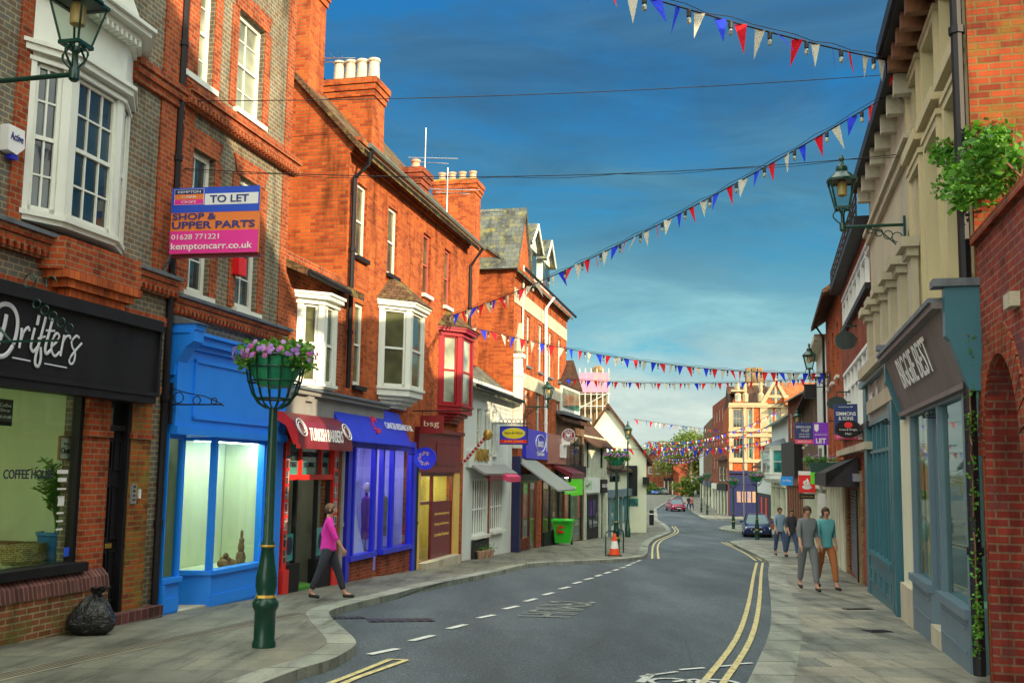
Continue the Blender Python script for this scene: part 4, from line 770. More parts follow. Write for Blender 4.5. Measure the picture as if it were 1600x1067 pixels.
xd = s0+(s1-s0)*.38; zm = L.Z(690, 782)
b = MB(); b.box(s0, s0+.07, -.05, .03, g0, zt); b.box(xd-.05, xd+.05, -.05, .03, g0, zt); b.box(s1-.07, s1, -.05, .03, g0, zt); b.box(s0, s1, -.05, .03, zt-.1, zt); b.box(xd, s1, -.04, .03, zm-.06, zm); b.box(s0, xd, -.04, .03, zm-.06, zm+.02); b.box(s0, xd, -.04, .03, g0+.1, g0+.22)
f = T.part('shop_window_frame', b, MAROON); b = MB(); b.box(xd, s1, -.01, .0, zm, zt-.1); b.box(s0+.07, xd, -.01, 0, g0+.2, zt-.1); T.part('pane', b, GLASS, f)
b = MB(); b.box(xd+.05, s1-.07, -.03, 0, g0+.2, zm-.06); lp = T.part('lower_panel', b, MAROON)
for i, tx in enumerate(('your local property', 'lettings and sales team', 'at number fourteen')): ttext(T, tx, (xd+s1)/2, -.035, zm-.4-.28*i, .1, YELP, (s1-xd)*.7, lp, True, name='lettering')
b = MB(); b.box(s0-.05, s1+.1, -.3, .1, zg(s0)-.4, g0+.2); T.part('step', b, STONE); room(T, s0, s1, g0, zt, 1.6, paint('yellow_room', (.5, .38, .1), .8, .3, 2), y=.14); emitpart(T, s0+.3, s1-.3, .5, .7, zt-.02, WARM)
pipe(T, [(L.S(643, 800), -.12, zg(s0)), (L.S(643, 800), -.12, L.Z(643, 700))], .05, LGREEN)
# window display: two dressed mannequins
for i, (px, c, hgt) in enumerate(((575, (.16, .02, .22), 1.45), (601, (.2, .19, .1), 1.35))):
    s_ = L.S(px, 800, .4); t = Thing('mannequin', ('mannequin in a dark purple outfit behind the royal blue window', 'headless mannequin in an olive coat behind the royal blue window')[i], 'mannequin', L, s_, .45, zsl)
    m = MB(); m.lathe([(.16, 0), (.15, .3), (.17, .55), (.19, .8), (.16, .95), (.06, 1.0), (.05, 1.08)], (s_, .45, zsl+.25), 12, .6); t.part('garment', m, paint('garment_%d' % i, c, .8, .2), smooth=True)
    m = MB(); m.lathe([(.12, 0), (.12, .02), (.02, .03), (.02, .3)], (s_, .45, zsl-.02), 10); t.part('stand', m, CHROME)
    if i == 0: m = MB(); m.lathe([(.02, 0), (.07, .05), (.085, .13), (.06, .22), (.02, .24)], (s_, .45, zsl+1.33), 12); t.part('head', m, paint('mannequin_skin', (.7, .6, .5), .5, .02), smooth=True)

s_ = L.S(553, 800, .3); t = Thing('mannequin', 'mannequin in a long white gown at the left end of the royal blue window', 'mannequin', L, s_, .35, zsl)
m = MB(); m.lathe([(.42, 0), (.36, .2), (.22, .6), (.12, .95), (.15, 1.1), (.17, 1.3), (.12, 1.42), (.05, 1.46), (.045, 1.52)], (s_, .35, zsl-.02), 16, .7); t.part('gown', m, WTXT, smooth=True)
m = MB(); m.lathe([(.02, 0), (.07, .05), (.085, .13), (.06, .22), (.02, .24)], (s_, .35, zsl+1.48), 12); t.part('head', m, MATS['mannequin_skin'], smooth=True)
# ---- white rendered cottage shops ----
T = Thing('white_cottage', 'low white rendered cottage with slate roof, barred white windows and a gold lettered sign', 'building', L, SD, 0, zg(SD)-.3)
ze = (L.Z(742, 582, -.2)+L.Z(798, 632, -.2))/2
up = avg([L.r(745, 628, 753, 700), L.r(757, 640, 765, 712), L.r(768, 650, 775, 712)]); w1 = L.r(738, 748, 759, 838); w2 = L.r(766, 748, 784, 830)
shell(T, SD+.01, SE, zg(SE)-.5, ze+.2, 6.5, WALLW, up+[w1, w2], rd=.15); gable_roof(T, SD+.02, SE, ze+.1, 6.5, 2.6, R_SLATE, oh=.35, gmat=WALLW, th=.1)
b = MB(); b.tube([(SD, -.4, ze-.1), (SE+.1, -.4, ze-.14)], .06, 6); T.part('gutter', b, BLACK)
for r in up: sash(T, r, WHITE, P_PALE, 1, 1, y=.12, sill=True)
for r in (w1, w2):
    o = sash(T, r, WHITE, P_PALE, 1, 1, y=.12, sill=True, split=False, sd=.16); b = MB()
    for i in range(1, 6): x = r[0]+(r[1]-r[0])*i/6; b.tube([(x, .02, r[2]), (x, .02, r[3])], .018, 5)
    for k in (.0, .45, .97): z = r[2]+(r[3]-r[2])*k; b.box(r[0], r[1], .01, .05, z, z+.05)
    T.part('window_bars', b, WTXT)
b = MB(); b.prism([(-.5, w1[3]+.12), (0, w1[3]+.42), (0, w1[3]+.5), (-.52, w1[3]+.18)], 0, w1[0]-.5, w1[1]+.3); b.prism([(-.45, w2[3]+.15), (0, w2[3]+.42), (0, w2[3]+.5), (-.47, w2[3]+.2)], 0, w2[0]-.2, w2[1]+.4); T.part('canopy', b, GREY)
b = MB(); b.prism([(-.5, w1[3]-.05), (-.04, w1[3]+.3), (-.04, w1[3]+.38), (-.52, w1[3]+.1)], 0, w1[0]+.2, w1[1]+.2); T.part('canopy_blind', b, MAROON)
b = MB(); b.prism([(-.6, w2[3]-.1), (-.04, w2[3]+.3), (-.04, w2[3]+.4), (-.62, w2[3]+.08)], 0, w2[0]-.05, w2[1]+.3); T.part('awning', b, PINK)
r = L.r(741, 704, 762, 730, -.1); b = MB(); b.box(r[0]-.6, r[1]+.6, -.1, 0, r[2], r[3]); sg = T.part('sign_board', b, WALLW); ttext(T, 'ARMS', (r[0]+r[1])/2, -.13, r[2]+.2, .4, GOLD, 1.7, sg, True, bold=.03, ex=.02)
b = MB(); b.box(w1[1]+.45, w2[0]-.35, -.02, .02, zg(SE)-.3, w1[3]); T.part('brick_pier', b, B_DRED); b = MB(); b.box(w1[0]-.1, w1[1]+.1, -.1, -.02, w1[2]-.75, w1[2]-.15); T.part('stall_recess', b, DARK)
for k, px in enumerate((739, 747, 754)):
    s_ = L.S(px, 857); t = Thing('flower_pot', ('terracotta pot of red flowers under the barred window, left of its row', 'terracotta pot between two others under the barred window', 'terracotta pot at the right end of the row under the barred window')[k], 'plant pot', L, s_, -.25, zg(s_), 'pots under the barred window'); m = MB(); m.lathe([(.09, 0), (.14, .2), (.15, .24)], (s_, -.25, zg(s_)), 10); t.part('pot', m, TERRA)
    m = MB(); rnd = random.Random(k)
    for i in range(60): p = Vector((s_+rnd.gauss(0, .1), -.25+rnd.gauss(0, .08), zg(s_)+.3+rnd.gauss(0, .06))); u = Vector((rnd.gauss(0, .04), rnd.gauss(0, .04), .03)); v = Vector((rnd.gauss(0, .03), rnd.gauss(0, .03), -.02)); m.poly([p, p+u, p+v])
    t.part('foliage', m, LEAF)
m = MB(); a = at(723, 723, 30); c = at(763, 677, 34)     # barber pole projecting over the pavement
Fp = Frame(L.w(L.S(724, 723)), CD); 
T2 = Thing('barber_pole', 'red and white striped slanting pole with a gold ball against the white cottage', 'pole', L, L.S(724, 723), 0, L.Z(724, 723)); s0_, z0_ = L.sz(724, 723, -.05); s1_, z1_ = L.sz(762, 679, -.9); P0 = Vector((s0_, -.05, z0_)); P1 = Vector((s1_, -.9, z1_)); n = 18
for col, mt, nm in ((0, WTXT, 'pole'), (1, SRED, 'stripes')):
    m = MB(); 
    for i in range(n):
        if i % 2 == col: m.tube([P0.lerp(P1, i/n), P0.lerp(P1, (i+1)/n)], .05, 8)
    T2.part(nm, m, mt)
m = MB(); m.lathe([(.02, -.16), (.1, -.12), (.14, 0), (.1, .12), (.02, .16)], P1, 12); T2.part('ball', m, GOLD, smooth=True)
# ---- red brick house with dormers ----
T = Thing('dormer_house', 'tall orange brick house with roof dormers, stone bands and white pilasters above the opticians', 'building', L, SE, 0, zg(SE)-.3)
ze = (L.Z(818, 430)+L.Z(884, 488))/2; zst = (L.Z(825, 475)+L.Z(880, 522))/2; zs2 = (L.Z(820, 590)+L.Z(880, 625))/2
u3 = avg([L.r(823, 492, 828, 570), L.r(841, 502, 847, 578), L.r(857, 518, 862, 588), L.r(872, 530, 876, 600)]); u2 = avg([L.r(820, 600, 825, 665), L.r(838, 608, 844, 676), L.r(854, 615, 858, 680), L.r(869, 625, 874, 686)])
zt = (L.Z(840, 735)+L.Z(870, 742))/2-.3; g = zg(SF)-.1
sh = [(L.S(803, 800), L.S(838, 800), g, zt), (L.S(846, 800), L.S(882, 800), g, zt)]
shell(T, SE+.01, SF, zg(SF)-.5, ze, 9, B_RED, u3+u2+sh, rd=.14)
for r in u3+u2: sash(T, r, WHITE, P_DARK, 1, 1, y=.12, sill=True, smat=LEAD)
for z in (zst, zs2): b = MB(); b.box(SE, SF, -.03, 0, z-.28, z+.28); T.part('stone_band', b, STONE)
gable_roof(T, SE, SF, ze, 9, 3.4, R_SLATE, oh=.3, gmat=B_RED, ohs=.1)
b = MB()
for e, u in ((.06, -.4), (.12, -.28), (.2, -.16)): b.box(SE, SF+e, -e, 0, ze+u, ze+u+.12)
T.part('cornice', b, B_RED); b = MB(); b.tube([(SE, -.42, ze-.1), (SF+.2, -.42, ze-.14)], .06, 6); T.part('gutter', b, BLACK)
for (px, py, wd_) in ((845, 425, 1.9), (868, 455, 1.7)):
    s_ = L.S(px-16, py); zb = ze+.1; d = MB(); w_ = wd_; zt_ = zb+1.55
    d.box(s_, s_+w_, .15, 3.0, zb, zt_); dm = T.part('dormer', d, WHITE); b = MB(); b.prism([(s_-.25, zt_-.12), (s_+w_/2, zt_+.95), (s_+w_+.25, zt_-.12), (s_+w_+.17, zt_-.2), (s_+w_/2, zt_+.8), (s_-.17, zt_-.2)], 1, -.1, 4.4); T.part('dormer_roof', b, R_SLATE, dm)
    b = MB(); b.prism([(s_, zt_), (s_+w_/2, zt_+.82), (s_+w_, zt_)], 1, .13, .2); b.prism([(s_-.25, zt_-.15), (s_+w_/2, zt_+.93), (s_+w_/2, zt_+.75), (s_-.1, zt_-.15)], 1, -.14, -.1); b.prism([(s_+w_+.25, zt_-.15), (s_+w_/2, zt_+.93), (s_+w_/2, zt_+.75), (s_+w_+.1, zt_-.15)], 1, -.14, -.1); T.part('bargeboard', b, WHITE, dm)
    b = MB(); b.box(s_+.15, s_+w_*.48, .12, .14, zb+.3, zt_-.15); b.box(s_+w_*.54, s_+w_-.15, .12, .14, zb+.3, zt_-.15); T.part('pane', b, P_DARK, dm)
sa = L.S(806, 600); b = MB()                     # stone gable with pilasters at the near corner
z0_, z1_ = L.Z(803, 700), L.Z(806, 560); b.box(SE+.05, SE+.4, -.28, 0, z0_, z1_); b.box(SE+.55, SE+.85, -.2, 0, z0_, z1_-.3); b.box(SE, SE+.48, -.36, 0, z1_, z1_+.14); b.box(SE+.02, SE+.44, -.32, 0, z1_-.7, z1_-.6); b.box(SE+.5, SE+.9, -.26, 0, z1_-.75, z1_-.62); T.part('pilaster', b, WHITE)
b = MB(); b.lathe([(.05, 0), (.25, .1), (.22, .5), (.1, .75)], (SE+.25, -.12, z1_+.14), 8); b.prism([(SE+.5, z1_-.2), (SE+1.1, z1_-.2), (SE+1.1, z1_+.9), (SE+.8, z1_+1.4), (SE+.5, z1_+.9)], 1, -.12, 0); T.part('carved_stone', b, STONE)
b = MB(); b.prism([(SE+.01, ze-.05), (SE+2.6, ze-.05), (SE+1.3, ze+2.3)], 1, -.06, 3.5); T.part('front_gable', b, B_RED); b = MB(); b.prism([(SE-.1, ze-.15), (SE+1.3, ze+2.35), (SE+1.3, ze+2.6), (SE-.3, ze-.12)], 1, -.15, 4); b.prism([(SE+2.7, ze-.15), (SE+1.3, ze+2.35), (SE+1.3, ze+2.6), (SE+2.9, ze-.12)], 1, -.15, 4); T.part('gable_coping', b, R_SLATE)
b = MB(); b.box(SE+1.2, SE+1.4, -.08, -.05, L.Z(808, 560)+.6, ze+.3); T.part('stone_strip', b, WHITE)
pipe(T, [(L.S(848, 600), -.45, ze-.2), (L.S(848, 600), -.1, ze-.7), (L.S(850, 600), -.1, zt+1.2)], .07, WTXT)
b = MB(); b.box(SE+.05, SE+.35, -.3, 0, zg(SE)-.3, zt+.9); b.box(SE+.05, sh[0][1], -.2, 0, zt, zt+.25); T.part('shop_surround', b, NAVY)
for r, m_ in ((sh[0], B_DRED), (sh[1], BLACK)):
    b = MB(); 
    for u in (0, .3, .62, .94): x = r[0]+(r[1]-r[0])*u; b.box(x, x+.12, -.05, .03, g, zt)
    b.box(r[0], r[1], -.05, .03, zt-.1, zt); f = T.part('shop_window_frame', b, MAROON if r is sh[0] else BLACK); b = MB(); b.box(r[0], r[1], 0, .01, g, zt); T.part('pane', b, GLASS, f)
    b = MB(); b.box(r[0]+.3, r[0]+(r[1]-r[0])*.6, -.07, .05, zg(r[1])-.3, g+.85); T.part('stall_riser', b, m_); room(T, r[0], r[1], g-.2, zt, 2, INT2, y=.15); emitpart(T, r[0]+.5, r[1]-.5, .8, 1, zt-.02, WARM)
q = L.r(800, 700, 835, 765, -.1); b = MB(); zA_, zB_ = L.Z(806, 715, -.2), L.Z(835, 768, -1.6); b.mesh([(SE+.2, -.05, zA_), (SE+4.0, -.05, zA_), (SE+4.0, -1.7, zB_), (SE+.2, -1.7, zB_), (SE+.2, -.05, zA_-.06), (SE+4.0, -.05, zA_-.06), (SE+4.0, -1.7, zB_-.06), (SE+.2, -1.7, zB_-.06), ], [(0, 1, 2, 3), (4, 5, 6, 7), (2, 3, 7, 6), (0, 3, 7, 4), (1, 2, 6, 5)])
T.part('awning', b, paint('grey_canvas', (.24, .26, .24), .9, .15, 6))
r = L.r(842, 700, 880, 738, -.15); b = MB(); b.box(L.S(822, 710, -.15), L.S(856, 715, -.15), -.15, 0, zt+.85, zt+2.0); fb = T.part('fascia', b, RBLUE); ttext(T, 'boots', (L.S(822, 710)+L.S(856, 715))/2-.2, -.17, zt+1.35, .35, WTXT, 1.2, fb, True, shear=.3); ttext(T, 'Opticians', (L.S(822, 710)+L.S(856, 715))/2-.2, -.17, zt+.95, .22, WTXT, 1.5, fb, True)
m = MB(); ring(m, (0, 0, 0), .5, .02); m.v = [Vector((v.x*2.0, v.y-.17, v.z*.7)) for v in m.v]; m.v = [v+Vector(((L.S(822, 710)+L.S(856, 715))/2-.2, 0, zt+1.5)) for v in m.v]; T.part('oval', m, WTXT, fb)
b = MB(); b.box(L.S(856, 715, -.15)+.02, L.S(884, 715, -.15), -.15, 0, zt+.7, zt+2.0); fb = T.part('fascia', b, paint('copper_board', (.34, .12, .09), .4, .15)); b = MB(); b.box(SF-2.3, SF-1.1, -.25, -.15, zt+1.0, zt+1.6); b.lathe([(.1, 0), (.3, .1), (.3, .3), (.1, .4)], (SF-1.7, -.22, zt+1.5), 10); T.part('emblem', b, WTXT, fb)
b = MB(); b.prism([(-.9, zt+.05), (0, zt+.6), (0, zt+.7), (-.95, zt+.3)], 0, SF-3.5, SF); T.part('awning', b, MAROON)
pp = L.r(888, 743, 905, 773, -.4)
# ---- second run of facades ----
L2 = Frame((-8.5+.2335*45, 45), (.279, 1)); zg2 = lambda s: gz(L2.w(s).y)
T = Thing('brown_brick_house', 'narrow brown brick house with an open white dormer, beside the coffee sign', 'building', L2, 0, 0, zg2(0)-.3)
e0, e1 = 0.02, L2.S(913, 650); ze = L2.Z(900, 652); zt = L2.Z(900, 745); wb = L2.r(890, 678, 911, 730)
shell(T, e0, e1, zg2(e1)-.5, ze, 7, B_BRN, [(e0+.6, e1-.5, zg2(e0)-.1, zt), wb], rd=.15); gable_roof(T, e0, e1, ze, 7, 3, R_TILE2, oh=.35, gmat=B_BRN); sash(T, wb, BLACK, P_DARK, 2, 1, y=.12)
b = MB(); b.box(e0+1, e1-1.4, -.05, 2, ze+.05, ze+1.4); dm = T.part('dormer', b, WHITE); b = MB(); b.prism([(e0+.7, ze+1.35), ((e0+e1-.4)/2, ze+2.7), (e1-1.1, ze+1.35)], 1, -.15, 3); T.part('dormer_roof', b, R_TILE2, dm); b = MB(); b.box(e0+1.2, e1-1.6, -.07, -.05, ze+.3, ze+1.2); T.part('pane', b, P_TEAL, dm); b = MB(); b.box(e0, e1, -.4, 0, ze-.1, ze+.05); T.part('lead_gutter', b, LEAD)
b = MB(); x0, x1 = e0+.6, e1-.5
for u in (0, .45, .95): x = x0+(x1-x0)*u; b.box(x, x+.12, -.05, .03, zg2(e0)-.2, zt)
f = T.part('shop_window_frame', b, BLACK); b = MB(); b.box(x0, x1, 0, .01, zg2(e0)-.2, zt); T.part('pane', b, GLASS, f); room(T, x0, x1, zg2(e1)-.2, zt, 2, INT2, y=.16); emitpart(T, x0+.5, x1-.5, .6, .9, zt-.03, WARM)
b = MB(); b.box(e0+.2, e1, -.12, 0, zt, zt+.55); T.part('fascia', b, BLACK)
b = MB(); b.box(x0+(x1-x0)*.5, x1-.1, -.06, 0, zt-.9, zt); T.part('green_panel', b, LIME)
T = Thing('cream_cottage', 'cream painted brick cottage under a brown tiled roof with two narrow windows and black doors', 'building', L2, e1, 0, zg2(e1)-.3)
e2 = L2.S(948, 720); ze = L2.Z(930, 684, -.2); w = avg([L2.r(917, 690, 921, 730), L2.r(938, 692, 943, 732)]); zt = L2.Z(930, 772)
shell(T, e1+.01, e2, zg2(e2)-.5, ze+.1, 7, B_WHITE, w+[(e1+.8, e1+4.4, zg2(e1)-.2, zt), (e1+5, e2-1, zg2(e1)-.2, zt)], rd=.14); gable_roof(T, e1, e2, ze, 7, 3.6, R_TILE2, oh=.4, gmat=B_WHITE, ohs=.1)
for r in w: sash(T, r, BLACK, P_DARK, 1, 1, y=.12)
for (a, c, nm) in ((e1+.8, e1+4.4, 'door'), (e1+5, e2-1, 'shop_window')):
    b = MB(); b.box(a, c, .06, .1, zg2(e2)-.2, zt); dd = T.part(nm, b, BLACK); b = MB()
    for u in (.1, .55): b.box(a+(c-a)*u, a+(c-a)*(u+.35), .04, .06, zg2(e1)+.5, zt-.3)
    T.part('pane', b, P_DARK, dd)
b = MB(); b.box(e1+.6, e1+4, -.1, 0, zt+.1, zt+.9); sb = T.part('fascia', b, WALLW); b = MB(); b.box(e1+4.6, e2-.5, -.14, 0, zt+.05, zt+.8); sb = T.part('fascia', b, BLACK); ttext(T, 'SALON', (e1+4.6+e2-.5)/2, -.16, zt+.35, .2, WTXT, 2, sb, True)
# gable house at the bend
gp = gnd(1010, 832); G = Frame((gp.x-6.2, gp.y+.8), (.995, -.1)); zgG = gz(gp.y)
T = Thing('gable_house', 'cream house with a steep gable end and black shutter at the bend of the street', 'building', G, 0, 0, zgG-.3)
ex = G.S(1010, 780); zE = G.Z(1012, 716); ax, az = G.sz(950, 636); lx = ax-(ex-ax)*.9
b = MB(); b.poly([(lx, 0, zgG-.5), (ex, 0, zgG-.5), (ex, 0, zE), (ax, 0, az), (lx, 0, zE)]); b.poly([(ex, 0, zgG-.5), (ex, 12, zgG-.5), (ex, 12, zE), (ex, 0, zE)]); b.poly([(lx, 0, zgG-.5), (lx, 12, zgG-.5), (lx, 12, zE), (lx, 0, zE)]); b.poly([(lx, 12, zgG-.5), (ex, 12, zgG-.5), (ex, 12, zE), (ax, 12, az), (lx, 12, zE)]); T.part('wall', b, WALLC)
b = MB(); o = .35; kx = (az-zE)/(ex-ax)
b.prism([(ex+o, zE-o*kx), (ax, az), (ax, az+.28), (ex+o+.05, zE-o*kx+.24)], 1, -.3, 12.3); b.prism([(lx-o, zE-o*kx), (ax, az), (ax, az+.28), (lx-o, zE-o*kx+.24)], 1, -.3, 12.3); rf = T.part('roof', b, R_TILE2)
dx, dz_ = G.sz(972, 690, 4); b = MB(); b.box(ax+1.2, dx+.3, 3.5, 6.5, dz_-1.2, dz_+.25); T.part('dormer', b, GREY, rf); b = MB(); b.box(ax+.2, dx+.6, 3.2, 7, dz_+.25, dz_+.95); T.part('dormer_roof', b, R_TILE2, rf)
r = G.r(978, 727, 996, 774, -.05); b = MB(); b.box(r[0], r[1], -.12, -.001, r[2], r[3]); sh_ = T.part('shutter', b, BLACK); b = MB(); b.box(r[1]+.02, r[1]+.35, -.1, -.001, r[3]-1.5, r[3]-1.2)
b2_ = G.r(982, 778, 997, 790); m = MB(); m.box(b2_[0], b2_[1], -.05, -.001, b2_[2], b2_[3]); T.part('notice_board', m, P_TEAL); bx = G.r(1004, 745, 1014, 757); m = MB(); m.box(bx[0], bx[1], -.5, -.001, bx[2], bx[3]); T.part('vent_box', m, BLACK)
T = Thing('grey_shop', 'grey shop with a low tiled roof between the cream cottage and the gable house', 'building', L2, e2, 0, zg2(e2)-.3)
e3 = L2.S(986, 800); ze = L2.Z(965, 730); zt = L2.Z(970, 775); shell(T, e2+.01, e3, zg2(e3)-.5, ze, 5, WALLC, [(e2+1, e2+5, zt+.9, ze-.5)], rd=.1)
b = MB(); b.prism([(-.3, ze-.15), (5, ze+2.6), (5, ze+2.5), (-.3, ze-.3)], 0, e2, e3); T.part('roof', b, R_TILE2); b = MB(); b.box(e2+.3, e3-.2, -.25, 0, zt, zt+.45); T.part('fascia', b, GBLUE)
b = MB()
for k in range(5): x = e2+.5+(e3-e2-1.2)*k/4; b.box(x, x+.3, -.15, 0, zg2(e3)-.3, zt)
f = T.part('shop_window_frame', b, GBLUE); b = MB(); b.box(e2+.5, e3-.4, -.06, 0, zg2(e3)+.8, zt); T.part('pane', b, P_TEAL, f); b = MB(); b.box(e2+1.2, e2+2, -.03, 0, zt+1.0, ze-.4); T.part('window', b, P_DARK)
# scaffolded building behind
F = Frame((at(880, 740, 92).x, 92), (.99, -.1)); zb = -3; T = Thing('scaffolded_building', 'orange brick building wrapped in pink sheeting and scaffold behind the cream cottage', 'building', F, 0, 0, zb)
x1 = F.S(936, 620); zt = F.Z(915, 600); b = MB(); b.box(-3, x1, 0, 8, zb, zt); 
for k in range(5): b.box(-2.5+k*1.3, -1.9+k*1.3, -.1, .3, zt, zt+.5)
T.part('wall', b, B_YEL); a, c = F.S(928, 600), F.S(940, 600); b = MB(); b.box(a, c, .5, 1.6, zt-3, F.Z(934, 578)); b.lathe([(.6, 0), (.5, .3), (.2, .5)], ((a+c)/2, 1, F.Z(934, 578)), 10); T.part('turret', b, B_YEL)
x0, x1 = F.S(906, 600), F.S(951, 600); b = MB(); b.box(F.S(936, 620)+.01, x1-.2, .2, 8, zb, F.Z(930, 590)); T.part('wall', b, B_YEL); b = MB()
for z0_, z1_ in ((F.Z(930, 615), F.Z(930, 585)),): b.box(x0, x1, -1.6, -1.55, z0_, z1_); b.box(x1-.05, x1, -1.6, .2, z0_, z1_)
T.part('sheeting', b, paint('pink_sheet', (.6, .2, .3), .8, .35, 1.2, var2=(.5, .3, .2))); b = MB()
for k in range(6):
    x = x0+(x1-x0)*k/5
    for y in (-1.5, -.3): b.tube([(x, y, zb), (x, y, F.Z(930, 578))], .05, 5)
for k in range(3): z = F.Z(930, 636)+k*1.1; b.tube([(x0-.2, -1.5, z), (x1+.2, -1.5, z)], .04, 5); b.tube([(x1, -1.5, z), (x1, 0, z)], .04, 5); b.box(x0, x1, -1.5, -.4, z-.05, z)
b.tube([(x0, -1.52, F.Z(930, 640)), (x1, -1.52, F.Z(930, 615))], .04, 5); T.part('scaffold', b, paint('scaffold_tube', (.5, .5, .45), .4, .1))
# =================== signs on the left ===================
YL = lambda px: 8.5/(.2335-(px-800)/1550)
T = card('agent_board', 'large agent board reading TO LET SHOP & UPPER PARTS fixed to the brick house', 'sign', 264, 295, 402, 397, 14.2, ORG, dirv=(.985, -.17))
patch(T, 0, 1, 0, .34, MAG); patch(T, 0, 1, .62, 1, paint('sign_blue', (.02, .08, .6), .5, .02)); patch(T, .38, .985, .73, .9, WTXT, y=-.006); patch(T, .03, .37, .74, .98, WTXT, y=-.005); patch(T, .035, .365, .745, .82, MAG, y=-.007); patch(T, .035, .365, .82, .9, ORG, y=-.007); patch(T, .035, .365, .9, .975, DBL, y=-.007)
ctext(T, 'TO LET', .66, .76, .115, NTXT, .44, y=-.008, bold=.02); ctext(T, 'SHOP &', .02, .51, .1, NTXT, .5, False, bold=.02); ctext(T, 'UPPER PARTS', .02, .375, .11, NTXT, .94, False, bold=.02); ctext(T, '01628 771221', .02, .21, .08, WTXT, .54, False); ctext(T, 'kemptoncarr.co.uk', .02, .03, .13, WTXT, .92, False, bold=.01)
for i, tx in enumerate(('KEMPTON', 'CARR', 'CROFT')): ctext(T, tx, .2, .918-i*.077, .035, WTXT, .26 if i == 0 else .17, y=-.01)
arm(T, [(.05, .06, T.z+.1), (-.15, .06, T.z-.35), (-.4, .1, T.z-.5)], LEAD, .045)
b = MB(); b.box(-.02, T.w+.02, .05, .12, T.z-.05, T.z); T.part('batten', b, MAROON)
T = card('hanging_sign', 'square maroon hanging sign with pale lettering under the red oriel', 'sign', 656, 649, 692, 677, 25.5, paint('sign_oxblood', (.25, .012, .012), .5, .03)); ctext(T, 'bsg', .5, .3, .42, paint('sign_cream', (.8, .65, .45), .5, .02), .66); arm(T, [(-.3, .02, T.z+T.h+.12), (T.w+.7, .02, T.z+T.h+.12)], BLACK); arm(T, [(.05, .02, T.z+T.h), (.05, .02, T.z+T.h+.12)], BLACK, .01)
def disc_sign(name, label, px, py, rp, Y, mat, th=.07):
    p = at(px, py, Y); F = Frame((p.x, p.y), CD); T = Thing(name, label, 'sign', F, 0, 0, p.z); r = rp/FPX*Y; m = MB(); n = 36; m.prism([(r*math.cos(6.2832*k/n), p.z+r*math.sin(6.2832*k/n)) for k in range(n)], 1, 0, th); T.board = T.part('board', m, mat); T.r = r; T.z = p.z; return T
T = disc_sign('round_sign', 'round royal blue sign with a pink and white dotted letter C beside the maroon sign', 664, 716, 17.5, 24.9, RBLUE)
for mt, sd in ((PINK, 1), (WTXT, 2), (SKYB, 3)):
    d = MB(); rnd = random.Random(sd)
    for k in range(55): g = rnd.uniform(.75, 5.5); rr = T.r*rnd.uniform(.36, .62); q = .011; x, z = rr*math.cos(g), T.z+rr*math.sin(g); d.box(x-q, x+q, -.01, .001, z-q, z+q)
    T.part('dots', d, mt, T.board)
arm(T, [(-.45, .03, T.z+.1), (0, .03, T.z+.1)], BLACK)
T = card('hanging_sign', 'blue and yellow oval estate agent sign over the pavement', 'sign', 782, 667, 823, 693, 34, RBLUE, frame=NAVY); patch(T, .06, .94, .3, .95, YEL, ell=True); patch(T, 0, 1, .04, .24, SRED); ctext(T, 'Sears & Hilton', .5, .58, .16, DTXT, .7); ctext(T, '01491 573344', .5, .09, .1, YEL, .7)
arm(T, [(-.4, .02, T.z+T.h+.12), (T.w+.1, .02, T.z+T.h+.12)], BLACK); m = MB()
for k in range(6): ring(m, (.0+k*.15, .02, T.z+T.h+.2), .07, .01)
T.part('scrollwork', m, BLACK)
T = disc_sign('round_sign', 'round maroon coffee sign with white rim lettering and heart shaped bean', 888, 680, 10.5, 44, paint('sign_claret', (.26, .01, .04), .5, .03)); m = MB(); ring(m, (0, -.005, T.z), T.r*.95, .015, n=28); ring(m, (0, -.005, T.z), T.r*.5, .012, n=20); m.prism([(0, T.z-.12), (.11, T.z+.02), (.06, T.z+.1), (0, T.z+.05), (-.06, T.z+.1), (-.11, T.z+.02)], 1, -.02, 0); T.part('emblem', m, WTXT, T.board)
for tx, top in (('COSTA', 1), ('COFFEE', -1)):
    for i, ch in enumerate(tx):
        g = math.pi/2+top*(-(i-(len(tx)-1)/2)*.42) if top == 1 else -math.pi/2+(i-(len(tx)-1)/2)*.4
        m = textmesh(ch, T.r*.26, None, .004, .02); cx = max(v.x for v in m.v)/2; M = Matrix.Rotation(-(g-math.pi/2) if top == 1 else -(g+math.pi/2), 3, 'Y'); rr = T.r*.73
        m.v = [M @ (v-Vector((cx, 0, T.r*.13)))+Vector((rr*math.cos(g), -.01, T.z+rr*math.sin(g))) for v in m.v]; T.part('letter', m, WTXT, T.board)
T = card('hanging_sign', 'bright green takeaway sign over the door behind the green bin', 'sign', 882, 753, 904, 772, 43, LIME); ctext(T, 'FRESH', .5, .45, .25, WTXT, .6); ctext(T, 'OPEN LATE', .5, .12, .12, WTXT, .8)
T = card('hanging_sign', 'pale green hanging sign with a tick shaped mark on the cream cottage', 'sign', 912, 750, 925, 765, 49, paint('sign_pale', (.5, .6, .48), .5, .03)); m = MB(); m.tube([(T.w*.3, -.02, T.z+T.h*.5), (T.w*.45, -.02, T.z+T.h*.3), (T.w*.75, -.02, T.z+T.h*.7)], .02, 5); T.part('tick', m, LGREEN, T.board)
# =================== RIGHT SIDE OF THE STREET ===================
zr_ = lambda s: gz(R.w(s).y)
RA = 51.72; RB = R.S(1424, 100); RC = R.S(1364, 560); RD = R.S(1315, 560); RE = R.S(1291, 560); RF = R.S(1273, 620)
